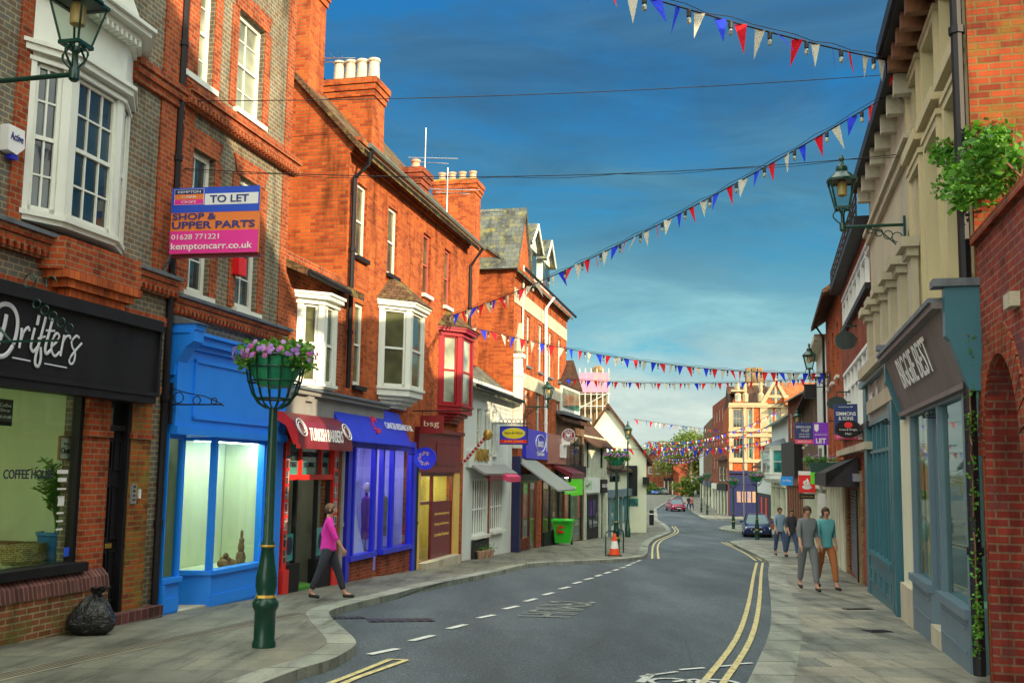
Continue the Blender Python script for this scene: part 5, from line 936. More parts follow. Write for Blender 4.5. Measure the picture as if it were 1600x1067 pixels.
# garden wall with an arched opening
T = Thing('brick_wall', 'red brick garden wall with an arched opening and a leafy climber on top', 'wall', R, RA, 0, zr_(RA)-.3)
zt = (R.Z(1540, 372)+R.Z(1595, 303))/2; ax0 = R.S(1543, 800); aw = 1.5; acx = ax0+aw/2; AR = aw/2; zs_ = R.Z(1570, 547)-AR*1.25
b = MB(); n = 14; e1_ = RA+8
for y in (0, .36):
    b.poly([(RA, y, zr_(RA)-.6), (ax0, y, zr_(RA)-.6), (ax0, y, zt), (RA, y, zt)]); b.poly([(ax0+aw, y, zr_(RA)-.6), (e1_, y, zr_(RA)-.6), (e1_, y, zt), (ax0+aw, y, zt)])
    for k in range(n):
        g0, g1 = math.pi*(1-k/n), math.pi*(1-(k+1)/n); p = [(acx+AR*math.cos(g), zs_+AR*1.25*math.sin(g)) for g in (g0, g1)]; b.poly([(p[0][0], y, p[0][1]), (p[1][0], y, p[1][1]), (p[1][0], y, zt), (p[0][0], y, zt)])
for k in range(n): g0, g1 = math.pi*(1-k/n), math.pi*(1-(k+1)/n); p = [(acx+AR*math.cos(g), zs_+AR*1.25*math.sin(g)) for g in (g0, g1)]; b.poly([(p[0][0], 0, p[0][1]), (p[1][0], 0, p[1][1]), (p[1][0], .36, p[1][1]), (p[0][0], .36, p[0][1])])
b.poly([(ax0, 0, zr_(RA)-.6), (ax0, 2.6, zr_(RA)-.6), (ax0, 2.6, zs_+1), (ax0, 0, zs_+1)][:4]) if False else None
b.poly([(ax0, 0, zr_(RA)-.6), (ax0, .36, zr_(RA)-.6), (ax0, .36, zs_), (ax0, 0, zs_)]); b.poly([(RA, 0, zt), (e1_, 0, zt), (e1_, .36, zt), (RA, .36, zt)])
B_WALLR = brick('brick_wall_red', (.36, .05, .03), (.26, .035, .025), (.3, .16, .1), w=.225, h=.082, dark=.4, big=.5, lichen=(.12, .045, .05))
wl = T.part('wall', b, B_WALLR)
b = MB(); b.box(RA, e1_, -.06, .42, zt, zt+.09); T.part('coping', b, B_DRED, wl)
b = MB(); b.box(RA-.2, ax0-.0, .36, 3.2, zr_(RA)-.6, zt-.2); b.box(ax0, e1_, 2.4, 2.6, zr_(RA)-.6, zt-.5); b.box(ax0, e1_, .36, 2.5, zs_+.95, zs_+1.05); T.part('passage_wall', b, B_WALLR)
b = MB(); b.box(ax0-.004, ax0+.015, .6, 1.2, R.Z(1590, 742), R.Z(1590, 700)); T.part('stone_block', b, STONE)
b = MB()                                                            # ring of voussoirs
for k in range(17):
    g0, g1 = math.pi*(k+.06)/17, math.pi*(k+.94)/17; pts = [(acx+AR*q*math.cos(g), zs_+AR*1.25*q*math.sin(g)) for q, g in ((1.0, g0), (1.32, g0), (1.32, g1), (1.0, g1))]; b.prism(pts, 1, -.02, 0)
T.part('arch_ring', b, B_DRED, wl)
b = MB(); q = R.r(1583, 462, 1606, 485); b.box(q[0], q[0]+.25, -.08, 0, q[2], q[3]); T.part('alarm_box', b, STONE)
# climbers
def leaves(m, pts, n, r, sz_, rnd, flat=1.0):
    for i in range(n):
        c = rnd.choice(pts); d = Vector((rnd.gauss(0, 1), rnd.gauss(0, 1), rnd.gauss(0, 1))).normalized()*r*rnd.random()**.45; p = Vector(c)+Vector((d.x, d.y*flat, d.z))
        u = Vector((rnd.gauss(0, 1), rnd.gauss(0, 1), rnd.gauss(0, .6))).normalized()*sz_*rnd.uniform(.6, 1.2); v = u.cross(Vector((rnd.gauss(0, 1), rnd.gauss(0, 1), rnd.gauss(0, 1)))).normalized()*sz_*.38
        m.poly([p-u*.5, p+v, p+u*.5, p-v])
T = Thing('climbing_shrub', 'bushy bright green climber spilling over the garden wall', 'plant', R, RA+1, .3, zt); rnd = random.Random(11)
cs = [R.sz(px, py, .2) for px, py in ((1550, 210), (1575, 225), (1540, 250), (1560, 270), (1585, 265), (1535, 290), (1565, 300), (1530, 235), (1595, 240))]
m = MB(); leaves(m, [(s, rnd.uniform(-.2, .35), z) for s, z in cs for _ in range(3)], 2600, .17, .06, rnd); leaves(m, [(s, rnd.uniform(-.2, .35), z) for s, z in cs for _ in range(3)], 900, .2, .1, rnd); T.part('foliage', m, LEAFB)
m = MB()
for k in range(14): s, z = rnd.choice(cs); m.tube([(RA+1.0, .3, zt), ((s+RA+1)/2, .2, (z+zt)/2+.1), (s, rnd.uniform(-.2, .3), z+.15)], [.015, .01, .004], 5)
T.part('stem', m, WOOD)
T = Thing('creeper', 'thin green creeper growing up beside the black downpipe', 'plant', R, RA, -.1, zr_(RA)); m = MB(); pth = [(RA+.03+rnd.gauss(0, .05), -.12, zr_(RA)+.3+k*.1) for k in range(32)]; m.tube(pth, .008, 5); T.part('stem', m, WOOD); m = MB(); leaves(m, [p for i, p in enumerate(pth) if i not in (10, 11, 18, 19, 20, 24) or rnd.random() < .2]+pth[:6]*2, 420, .1, .045, rnd, .6); T.part('foliage', m, LEAFB)
# cream stucco building
T = Thing('stucco_building', 'cream stucco building with tall recessed windows over a slanted dark fascia', 'building', R, RB, 0, zr_(RB)-.3)
zE = R.Z(1387, 56, -.42); zfb = R.Z(1460, 500)
lo = [R.r(1481, 160, 1508, 440, 0), R.r(1450, 235, 1469, 470), R.r(1428, 290, 1441, 505)]
zw0, zw1 = lo[0][2], lo[0][3]; wd_ = .92; c3 = [R.S(1496, 250), R.S(1461, 330), R.S(1436, 380)]; st = (c3[0]-c3[2])/2; c3 = [c3[2]+st*k for k in range(3)]
zl0 = (R.Z(1495, 455)+R.Z(1435, 520))/2+.05; zl1 = (R.Z(1450, 240)+R.Z(1481, 165))/2; zu0 = (R.Z(1481, 110)+R.Z(1445, 190))/2; zu1 = zu0+2.3; zu1 = min(zu1, zE-.35)
lw = [(c-wd_/2, c+wd_/2, zl0, zl1) for c in c3]; uw = [(c-wd_/2, c+wd_/2, zu0, min(zu1, zE-.4)) for c in c3]
shell(T, RB, RA-.05, zl0-.5, zE, 9, STUC, lw+uw, rd=.34)
bside = MB(); bside.box(RB, RA-.05, 2.2, 9, zr_(RA)-.6, zl0-.5); bside.box(RA-.12, RA-.05, .02, 2.2, zr_(RA)-.6, zl0-.5); bside.box(RB, RB+.07, .02, 2.2, zr_(RB)-.6, zl0-.5); T.part('lower_wall', bside, STUC)
b = MB(); b.box(RA-.049, RA+.012, -.012, 9, zr_(RA)-.6, zE-.01); T.part('end_wall', b, brick('brick_end', (.38, .07, .02), (.24, .04, .015), (.2, .13, .05), dark=.45, lichen=(.18, .12, .02)))
for r in lw+uw:
    sash(T, r, WHITE, P_PALE, 1, 1, y=.32, sill=False); b = MB(); e = .1
    b.box(r[0]-e, r[0], -.05, 0, r[2], r[3]+e); b.box(r[1], r[1]+e, -.05, 0, r[2], r[3]+e); b.box(r[0], r[1], -.05, 0, r[3], r[3]+e); b.box(r[0]-e-.05, r[1]+e+.05, -.07, 0, r[3]+e, r[3]+e+.07); b.box(r[0]-e-.06, r[1]+e+.06, -.12, 0, r[2]-.16, r[2]); T.part('window_surround', b, STUC)
b = MB(); b.box(RB-.05, RA+.1, -.42, 9.2, zE, zE+.18); b.box(RB-.05, RA+.1, -.47, -.38, zE+.05, zE+.25); T.part('eaves', b, BLACK)
b = MB()
for k in range(9): s = RB+.1+(RA-RB-.3)*k/8; b.box(s, s+.14, -.34, 0, zE-.22, zE)
T.part('eaves_bracket', b, WOOD); b = MB(); b.prism([(-.45, zE+.18), (4.5, zE+2.6), (9.2, zE+.18)], 0, RB-.05, RA+.05); T.part('roof', b, R_SLATE)
pipe(T, [(RA-.06, -.1, zr_(RA)+.05), (RA-.06, -.1, zE)], .06, BLACK)
fb0, fb1 = R.Z(1410, 643, -.35), R.Z(1400, 545, -.6); fb0 = (R.Z(1410, 643, -.1)+R.Z(1512, 600, -.1))/2; fb1 = (R.Z(1399, 548, -.34)+R.Z(1500, 458, -.34))/2
f0, f1 = R.S(1410, 640, -.1), R.S(1514, 600, -.1)
fa = fascia(T, f0, f1, fb0, fb1, -.1, 0, TAUPE, .24, frame=TAUPE); tl = math.atan2(.24, fb1-fb0)
ttext(T, 'BIGGIE BEST', f0+(f1-f0)*.5, -.1-.24*.33-.04, fb0+(fb1-fb0)*.33, .42, WTXT, (f1-f0)*.5, fa, True, tilt=tl, ex=.003)
b = MB(); b.prism([(-.12, fb0-.1), (-.29, fb1-.35), (-.33, fb1-.3), (-.33, fb1+.2), (0, fb1+.2), (0, fb0-.1)], 0, f1+.01, f1+.16); b.prism([(-.12, fb0-.1), (-.29, fb1-.35), (-.33, fb1-.3), (-.33, fb1+.2), (0, fb1+.2), (0, fb0-.1)], 0, f0-.16, f0-.01); T.part('end_bracket', b, TEAL, fa)
b = MB(); b.box(f0-.2, f0+.02, -.44, 0, fb1+.2, fb1+.28); b.box(f1-.02, f1+.2, -.44, 0, fb1+.2, fb1+.28); b.box(f0+.03, f1-.03, -.46, 0, fb1+.07, fb1+.12); T.part('lead_capping', b, LEAD, fa)
zsl = (R.Z(1440, 912)+R.Z(1520, 955))/2; g0, g1 = R.S(1434, 800), R.S(1520, 800); gm0, gm1 = R.S(1467, 880), R.S(1481, 880); gb = zr_(RA)-.5
b = MB(); b.box(R.S(1419, 800)-.2, g0-.05, -.06, .1, zr_(RB)-.3, fb0); T.part('pilaster', b, CREAMP)
b = MB(); b.box(R.S(1419, 800)-.2, g0, -.12, .1, zr_(RB)-.3, zr_(RB)+.5); T.part('plinth', b, STONE)
b = MB(); b.box(g0, gm0, -.1, .1, gb, zsl); b.box(gm1, g1+.15, -.1, .1, gb, zsl); b.box(g0-.02, gm0+.03, -.15, .1, zsl, zsl+.1); b.box(gm1-.03, g1+.15, -.15, .1, zsl, zsl+.1); b.seg((gm0, -.1), (gm0+.25, .7), 0, None, gb, zsl+.1, -.05, .0)
for (u, v) in ((g0+.12, gm0-.12), (gm1+.1, g1)): b.box(u, v, -.115, -.1, zr_(RA)+.15, zr_(RA)+.18); b.box(u, v, -.115, -.1, zsl-.12, zsl-.09)
T.part('stall_riser', b, GBLUE)
b = MB()
for u in (g0, gm0-.09, gm1, g1+.04): b.box(u, u+.09, -.08, .02, zsl+.1, fb0)
b.box(g0, g1, -.08, .02, fb0-.1, fb0); b.box(gm0, gm0+.05, .0, .7, zr_(RA), fb0); b.box(gm1, gm1+.04, .0, .7, zr_(RA), fb0); f = T.part('shop_window_frame', b, GBLUE)
b = MB(); b.box(g0, gm0, -.02, -.01, zsl+.1, fb0); b.box(gm1, g1+.1, -.02, -.01, zsl+.1, fb0); T.part('pane', b, GLASS, f)
b = MB(); b.box(gm0, gm1, .66, .7, zr_(RA)+.1, fb0); T.part('door', b, GLASS); b = MB(); b.box(gm0, gm1, -.12, .7, gb, zr_(RA)+.14); T.part('doorstep', b, STONE)
room(T, g0-.1, g1+.1, zsl, fb0, 1.6, paint('teal_room', (.22, .4, .34), .8, .3, 2.5), y=.12); emitpart(T, g0+.5, g1-.5, .5, .7, fb0-.02, emit('cool_tube', (.7, 1, .85), 2.2))
# arched building
T = Thing('arched_building', 'pale stone building with round arched windows on two floors and a teal shopfront', 'building', R, RC, 0, zr_(RC)-.3)
zE = (R.Z(1351, 243, -.28)+R.Z(1393, 118, -.28))/2; nA = 5; za0 = R.Z(1400, 440); zsp1 = (R.Z(1397, 435)+R.Z(1372, 492))/2; zu = (R.Z(1400, 285)+R.Z(1375, 345))/2
aw = (RB-RC-.2)/nA; ops = []; b = MB(); ztop = zE-.1; zb_ = R.Z(1390, 700)-.0; zb_ = zsp1-2.2
def arcwall(b, s0, s1, z0, z1, cx, hw, zo, zsp, y=0, dep=.3, n=10):
    b.poly([(s0, y, z0), (cx-hw, y, z0), (cx-hw, y, z1), (s0, y, z1)]); b.poly([(cx+hw, y, z0), (s1, y, z0), (s1, y, z1), (cx+hw, y, z1)]); b.poly([(cx-hw, y, z0), (cx+hw, y, z0), (cx+hw, y, zo), (cx-hw, y, zo)])
    P = [(cx+hw*math.cos(math.pi*(1-k/n)), zsp+hw*math.sin(math.pi*(1-k/n))) for k in range(n+1)]
    for p, q in zip(P, P[1:]): b.poly([(p[0], y, p[1]), (q[0], y, q[1]), (q[0], y, z1), (p[0], y, z1)]); b.poly([(p[0], y, p[1]), (q[0], y, q[1]), (q[0], y+dep, q[1]), (p[0], y+dep, p[1])])
    b.poly([(cx-hw, y, zo), (cx-hw, y+dep, zo), (cx-hw, y+dep, zsp), (cx-hw, y, zsp)]); b.poly([(cx+hw, y, zo), (cx+hw, y+dep, zo), (cx+hw, y+dep, zsp), (cx+hw, y, zsp)]); b.poly([(cx-hw, y, zo), (cx+hw, y, zo), (cx+hw, y+dep, zo), (cx-hw, y+dep, zo)])
ztw = (R.Z(1370, 665)+R.Z(1400, 650))/2
zmid = zsp1+1.35
for k in range(nA):
    s0 = RC+.1+aw*k; cx = s0+aw/2; arcwall(b, s0, s0+aw, ztw+.9, zmid, cx, aw*.32, zsp1-1.7, zsp1+.1); arcwall(b, s0, s0+aw, zmid, zE, cx, aw*.32, zmid+.45, zE-1.15)
b.box(RC, RC+.1, 0, .3, ztw+.9, zE); b.box(RB-.1, RB-.01, 0, .3, ztw+.9, zE); b.box(RC, RC+.05, .3, 9, zr_(RC)-.5, zE); b.box(RC, RB-.02, 8, 9, zr_(RC)-.5, zE); b.box(RC, RB-.02, 2.2, 8, zr_(RC)-.5, ztw+.9)
T.part('wall', b, STUC2)
for k in range(nA):
    cx = RC+.1+aw*(k+.5)
    for (z0_, z1_) in ((zsp1-1.7, zsp1+.1+aw*.32), (zmid+.45, zE-1.15+aw*.32)): sash(T, (cx-aw*.32, cx+aw*.32, z0_, z1_), WHITE, P_PALE, 1, 1, y=.3)
b = MB()
for k in range(nA+1): s = RC+.1+aw*k; b.box(s-aw*.14, s+aw*.14, -.1, 0, zsp1-1.7, zsp1-.1); b.box(s-aw*.2, s+aw*.2, -.16, 0, zsp1-.1, zsp1+.02); b.box(s-aw*.26, s+aw*.26, -.24, 0, zsp1+.02, zsp1+.16); b.box(s-aw*.1, s+aw*.1, -.05, 0, zmid+.45, zE-1.1)
T.part('pilaster', b, STUC2); b = MB(); b.box(RC, RB, -.08, 0, zmid+.15, zmid+.3); b.box(RC, RB, -.14, 0, zmid+.3, zmid+.37); b.box(RC, RB, -.15, 0, zsp1-1.95, zsp1-1.7); b.box(RC, RB, -.3, 0, ztw+.9, ztw+1.1); T.part('string_course', b, WOOD if False else STUC2)
b = MB(); b.box(RC-.1, RB-.06, -.28, 9, zE, zE+.16); b.box(RC-.1, RB-.06, -.34, -.28, zE, zE+.2); T.part('eaves', b, BLACK); b = MB()
for k in range(8): s = RC+.2+(RB-RC-.4)*k/7; b.box(s, s+.16, -.24, 0, zE-.3, zE)
T.part('eaves_bracket', b, STONE); b = MB(); b.prism([(-.3, zE+.16), (4.5, zE+1.9), (9, zE+.16)], 0, RC-.1, RB-.06); T.part('roof', b, R_SLATE)
t0, t1 = R.S(1362, 800), R.S(1412, 800); g0, g1 = R.S(1366, 780), R.S(1402, 780); zsl = (R.Z(1365, 862)+R.Z(1402, 888))/2; zg0 = zr_(g1)-.4
b = MB(); b.box(t0, g0, -.12, .1, zg0, ztw+.9); b.box(g1, g1+.22, -.12, .1, zg0, ztw+.9); b.box(t1-.3, t1, -.14, .1, zg0, ztw+.9); b.box(t0, t1, -.2, 0, ztw+.82, ztw+.95); b.box(g0, g1, -.1, .1, ztw, ztw+.08); T.part('shop_surround', b, TEAL)
b = MB(); b.box(g0, g1, -.08, 0, ztw+.08, ztw+.82); fa = T.part('fascia', b, GREY); ttext(T, 'M    L', (g0+g1)/2-.3, -.11, ztw+.28, .35, WTXT, 1.6, fa, True, bold=.02)
b = MB(); b.box(g0, g1, -.1, .1, zg0, zsl); b.box(g0, g1, -.15, .1, zsl, zsl+.08)
for k in range(4):
    x = g0+.1+(g1-g0-.1)*k/4; w_ = (g1-g0)/4-.15
    for (za, zb2) in ((zsl-.28, zsl-.24), (zg0+.55, zg0+.6)): b.box(x, x+w_, -.12, -.1, za, zb2)
    b.box(x, x+.03, -.12, -.1, zg0+.6, zsl-.28); b.box(x+w_-.03, x+w_, -.12, -.1, zg0+.6, zsl-.28)
T.part('stall_riser', b, TEAL)
b = MB(); zh = ztw-.55
for k in range(6): x = g0+(g1-g0-.06)*k/5; b.box(x, x+.06, -.08, .02, zsl+.08, ztw)
b.box(g0, g1, -.075, .02, zh, zh+.06); f = T.part('shop_window_frame', b, TEAL); b = MB(); b.box(g0, g1, -.02, .0, zsl+.08, ztw); T.part('pane', b, P_TEAL, f)
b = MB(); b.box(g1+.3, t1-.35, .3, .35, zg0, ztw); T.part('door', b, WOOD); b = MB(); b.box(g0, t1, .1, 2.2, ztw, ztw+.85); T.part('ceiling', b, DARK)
# brick building with ribbon windows, shutter and awning
T = Thing('brick_building', 'red brick building with ribbon windows and a roller shutter under a black awning', 'building', R, RD, 0, zr_(RD)-.3)
zf2 = (R.Z(1330, 500)+R.Z(1366, 426))/2; zf1 = (R.Z(1317, 588)+R.Z(1366, 516))/2; zE = R.Z(1366, 325); zaw = R.Z(1345, 715)
rw2 = (RD+.3, RC-.2, zf2, zE-.25); rw1 = (RD+.3, RC-.4, zf1-1.7, zf1); shs = (R.S(1326, 800), R.S(1343, 800), zr_(RC)-.2, R.Z(1335, 765))
shell(T, RD, RC-.01, zr_(RC)-.6, zE, 9, B_DRED, [rw2, rw1, shs, (RD+.3, R.S(1318, 800), zr_(RD)-.2, R.Z(1310, 752))], rd=.15)
for r in (rw2, rw1):
    f = MB(); n = 7; p = MB()
    for k in range(n+1): x = r[0]+(r[1]-r[0]-.08)*k/n; f.box(x, x+.08, .02, .12, r[2], r[3])
    f.box(r[0], r[1], .03, .11, (r[2]+r[3])/2+.3, (r[2]+r[3])/2+.36); f.box(r[0], r[1], .0, .12, r[2], r[2]+.08); f.box(r[0], r[1], .0, .12, r[3]-.08, r[3]); o = T.part('window', f, WTXT); p.box(r[0], r[1], .11, .13, r[2], r[3]); T.part('pane', p, P_PALE, o); b = MB(); b.box(r[0]-.2, r[1]+.2, -.12, 0, r[2]-.15, r[2]-.02); T.part('sill', b, BLACK, o)
b = MB(); b.box(RD, RC, -.3, 0, zE-.05, zE+.1)
for k in range(12): x = RD+.1+(RC-RD-.2)*k/11; b.tube([(x, -.25, zE+.1), (x, -.25, zE+.6)], .02, 5)
for z in (.3, .45, .6): b.tube([(RD, -.25, zE+z), (RC, -.25, zE+z)], .02, 5)
T.part('parapet_rail', b, BLACK); b = MB(); b.box(RD, RC-.02, -.2, .0, R.Z(1345, 700)-.1, R.Z(1345, 700)+.05); T.part('string_course', b, STONE)
n = 26; b = MB(); z = shs[2]
while z < shs[3]: b.prism([(.05, z), (.02, z+.04), (.05, z+.08)], 0, shs[0], shs[1]); z += .085
b.box(shs[0], shs[1], .05, .08, shs[2], shs[3]); T.part('roller_shutter', b, paint('shutter_grey', (.09, .07, .065), .5, .15)); b = MB(); b.box(shs[1], shs[1]+.12, -.08, .1, shs[2], shs[3]); T.part('shutter_post', b, BLACK)
for (u, v) in ((shs[0]-.55, shs[0]-.02), (shs[1]+.15, shs[1]+.9)): b = MB(); b.box(u, v, -.05, 0, zr_(RC)-.4, zaw-.3); T.part('brick_pier', b, B_YEL)
a0_, a1_ = R.S(1317, 740), R.S(1345, 730); zA_, zB_ = R.Z(1342, 712, -.1), R.Z(1290, 748, -1.9); b = MB()
zB_ = (at(1284, 757, R.w(a0_, -.78).y).z); zl_ = zB_+.32; P = -.78
b.mesh([(a0_, -.05, zA_), (a1_, -.05, zA_), (a1_, P, zl_), (a0_, P, zl_), (a0_, P, zB_), (a1_, P, zB_)], [(0, 1, 2, 3), (3, 2, 5, 4), (0, 3, 4), (1, 2, 5)]); b.poly([(a0_, -.05, zA_), (a0_, -.05, zB_), (a0_, P, zB_), (a0_, P, zl_)]); b.poly([(a1_, -.05, zA_), (a1_, -.05, zB_), (a1_, P, zB_), (a1_, P, zl_)])
T.part('awning', b, paint('awning_black', (.03, .026, .03), .85, .3, 5)); room(T, RD+.3, R.S(1318, 800), zr_(RD)-.2, R.Z(1310, 752), 1.5, INT2, y=.16); b = MB(); 
for k in range(5): x = RD+.3+(R.S(1318, 800)-RD-.5)*k/4; b.box(x, x+.22, -.08, .05, zr_(RD)-.3, R.Z(1310, 752))
T.part('shop_window_frame', b, CREAMP)
b = MB(); q = R.r(1339, 741, 1346, 751, -.15); b.box(a1_+.05, a1_+.3, -.2, 0, R.Z(1343, 752), R.Z(1343, 740)); ab = T.part('alarm_box', b, GREY); b = MB(); b.box(a1_+.08, a1_+.27, -.21, -.2, R.Z(1343, 750), R.Z(1343, 742)); T.part('cover', b, RBLUE, ab)
# overhanging-eave brick house
T = Thing('brick_house', 'brick house with deep dark overhanging eave and yellow gable board on the right', 'building', R, RE, 0, zr_(RE)-.3)
zE = (R.Z(1276, 512, -.45)+R.Z(1310, 430, -.45))/2+.65; ws = []
for k in range(3):
    s = RE+.4+(RD-RE-.8)*(k+.5)/3
    for z0_ in (zE-2.4, zE-5.0): ws.append((s-.4, s+.4, z0_, z0_+1.6))
zt = R.Z(1300, 752); shell(T, RE, RD-.01, zr_(RD)-.6, zE+.3, 9, B_RED, ws+[(RE+.3, RD-.3, zr_(RD)-.2, zt)], rd=.15); gable_roof(T, RE-.2, RD+.1, zE+.3, 9, 3.2, R_TILE2, oh=.5, gmat=YELP, th=.16)
for r in ws: sash(T, r, WHITE, P_DARK, 1, 1, y=.13, sill=True)
b = MB()
for k in range(6): x = RE+.3+(RD-RE-.6)*k/5; b.box(x, x+.25, -.08, .05, zr_(RD)-.3, zt)
b.box(RE, RD, -.25, 0, zt, zt+.6); T.part('shopfront', b, CREAMP); room(T, RE+.3, RD-.3, zr_(RD)-.2, zt, 1.5, INT2, y=.16); b = MB(); b.box(RE+.3, RD-.3, .04, .06, zr_(RD)-.2, zt); T.part('pane', b, GLASS)
pipe(T, [(RE+.5, -.42, zE), (RE+.5, -.12, zE-.5), (RE+.5, -.12, zt+.7)], .045, BLACK)
T = Thing('rendered_house', 'grey white rendered house beyond the overhanging eave, behind the street lantern', 'building', R, RF-6, 0, zr_(RF)-.3)
zE = R.Z(1277, 560, -.4); ws = []; s0 = -1; s1 = RE
for k in range(5):
    s = s0+.6+(s1-s0-1)*(k+.5)/5
    for z0_ in (zE-2.3, zE-4.8): ws.append((s-.45, s+.45, z0_, z0_+1.6))
zt = R.Z(1275, 760); shell(T, s0, RF+2, zr_(RF)-.6, zE, 9, B_BRN, [w for w in ws if w[1] < RF+1.9]+[(s0+.3, RF+1.6, zr_(RF)-.2, zt)], rd=.15); shell(T, RF+2.01, s1-.01, zr_(s1)-.6, zE+.9, 9, WALLW, [w for w in ws if w[0] > RF+2.1]+[(RF+2.3, s1-.3, zr_(s1)-.2, zt)], rd=.15)
for r in ws:
    if r[1] < RF+1.9 or r[0] > RF+2.1: sash(T, r, WHITE, P_DARK, 1, 1, y=.13, sill=True)
gable_roof(T, s0, RF+2, zE, 9, 2.8, R_TILE2, oh=.5, gmat=B_BRN); b = MB(); b.box(RF+2, s1, -.4, 9, zE+.9, zE+1.1); T.part('parapet', b, STONE)
b = MB()
for k in range(12): x = s0+.3+(s1-s0-.6)*k/11; b.box(x, x+.3, -.08, .05, zr_(s1)-.3, zt)
b.box(s0, s1, -.3, 0, zt, zt+.6); T.part('shopfront', b, CREAMP); b = MB(); b.box(s0, s1, .04, .1, zr_(s1)-.3, zt); T.part('pane', b, P_TEAL)
# ---- bend: second run on the right ----
Q = Frame((23.6, 98), (-6.0, -38)); zq = lambda s: gz(Q.w(s).y); QL = 38.47
qa, qb = Q.S(1232, 700), Q.S(1206, 700)
T = Thing('brick_house', 'dark red house with a low eave and wooden shopfront behind the agent boards', 'building', Q, qa, 0, zq(qa)-.3)
zE = (Q.Z(1234, 626)+Q.Z(1262, 603))/2; ws = [(qa+1+k*2.6, qa+1.9+k*2.6, zE-2.6, zE-1) for k in range(5)]; zt = Q.Z(1240, 765)
shell(T, qa, QL+1, zq(QL)-.5, zE, 8, B_DRED, ws, rd=.12); gable_roof(T, qa, QL+1, zE, 8, 2.4, R_SLATE, oh=.6, gmat=B_DRED)
for r in ws: sash(T, r, WHITE, P_DARK, 1, 1, y=.1)
b = MB(); b.box(qa+.2, QL, -.5, 0, Q.Z(1240, 745), Q.Z(1240, 745)+2.2); bb_ = T.part('bay', b, BLACK)
b = MB()
for k in range(10): x = qa+.5+k*1.2; b.box(x, x+.5, -.2, 0, zq(QL)-.2, zt+.3)
b.box(qa, QL, -.3, 0, zt+.3, zt+.9); T.part('shopfront', b, WOOD)
T = Thing('white_house', 'white house with a glazed bay over a cream shopfront past the parked car', 'building', Q, qb, 0, zq(qb)-.3)
zE = Q.Z(1215, 654)-.1; zt = Q.Z(1215, 760); shell(T, qb, qa-.01, zq(qa)-.5, zE, 8, WALLW, [(qb+.6, qa-.6, zq(qa), zt)], rd=.15); gable_roof(T, qb, qa, zE, 8, 2.6, R_SLATE, oh=.6, gmat=WALLW)
bay(T, qb+.5, qb+1.8, qa-2.1, Q.Z(1215, 746), Q.Z(1215, 700), 1.0, WHITE, P_TEAL, (1, 2), 1, base=.3, head=.25, roof=.6, rmat=LEAD, fr=.18)
b = MB(); b.box(qb, qa, -.2, 0, zt, zt+.7); fb = T.part('fascia', b, CREAMP); ttext(T, 'Laurence', (qb+qa)/2, -.25, zt+.15, .4, DTXT, 3.5, fb, True)
b = MB()
for k in range(4): x = qb+.3+(qa-qb-1)*k/3; b.box(x, x+.4, -.15, .05, zq(qa)-.2, zt)
b.box(qb, qa, -.16, .05, zq(qa)-.3, zq(qb)+.9); T.part('shopfront', b, CREAMP); b = MB(); b.box(qb+.6, qa-.6, .05, .1, zq(qa), zt); T.part('pane', b, P_PALE)
b = MB(); b.box(qb+.3, qb+2.6, -.2, -.151, zq(qa)-.2, zq(qb)+.8); T.part('red_panel', b, B_DRED)
T = Thing('white_cottage', 'low white cottage with red and pink doors behind the parked dark blue car', 'building', Q, -6, 0, zq(0)-.3)
q0_ = Q.S(1183, 740); zE = Q.Z(1195, 722); shell(T, q0_, qb-.01, zq(qb)-.5, zE, 7, WALLW, [], rd=.1); gable_roof(T, q0_, qb, zE, 7, 2.6, R_TILE2, oh=.5, gmat=WALLW); zt = Q.Z(1190, 770)
b = MB(); b.box(q0_, qb, -.12, 0, zq(qb)-.3, zt); T.part('shopfront', b, BLACK)
for k, mt in enumerate((PURP, SRED, SRED)): b = MB(); x = q0_+1.2+(qb-q0_-1.5)*k/3; b.box(x, x+1.0, -.16, -.12, zq(qb)+.1, zt-.3); T.part('door', b, mt)
# ---- ornate corner building facing down the street ----
print('DBG', RA, R.S(1522,250), c3, RB, RC, RD, RE, RF, L.S(206,395), bs1)
vx0 = at(1139, 740, 104); V = Frame((vx0.x, 104), (.985, -.17)); zv = gz(108)
T = Thing('ornate_building', 'ornate tall brick and cream stone building with gables and chimneys at the junction', 'building', V, 0, 0, zv-.3)
X = lambda px, py=680: V.S(px, py); Zv = lambda py, px=1190: V.Z(px, py)
SANDST = paint('sandstone', (.4, .31, .18), .85, .12, 1.5, bump=.2)
x1 = X(1275); zE = Zv(634); b = MB(); wins = []
for (a, c) in ((1144, 1162), (1168, 1176), (1200, 1208), (1211, 1221)):
    for (y0, y1) in ((638, 670), (683, 718)): wins.append((X(a), X(c), Zv(y1), Zv(y0)))
shell(T, 0, x1, zv-.5, zE, 14, B_RED, wins, rd=.2)
for w in wins:
    n = 3 if w[1]-w[0] > 1 else 1; sash(T, w, SANDST, P_TEAL if n == 1 else P_DARK, n, 1, y=.15, fw=.14, t=.1)
b = MB()
for (a, c) in ((1139, 1144), (1162, 1167), (1176, 1178), (1188, 1200), (1221, 1275)): b.box(X(a), X(c), -.12, 0, Zv(735), zE)
for y in (634, 672, 680, 720): b.box(0, x1, -.25, 0, Zv(y)-.18, Zv(y)+.18)
b.box(X(1200), x1, -.09, 0, Zv(676), Zv(670)); T.part('stone_dressing', b, SANDST)
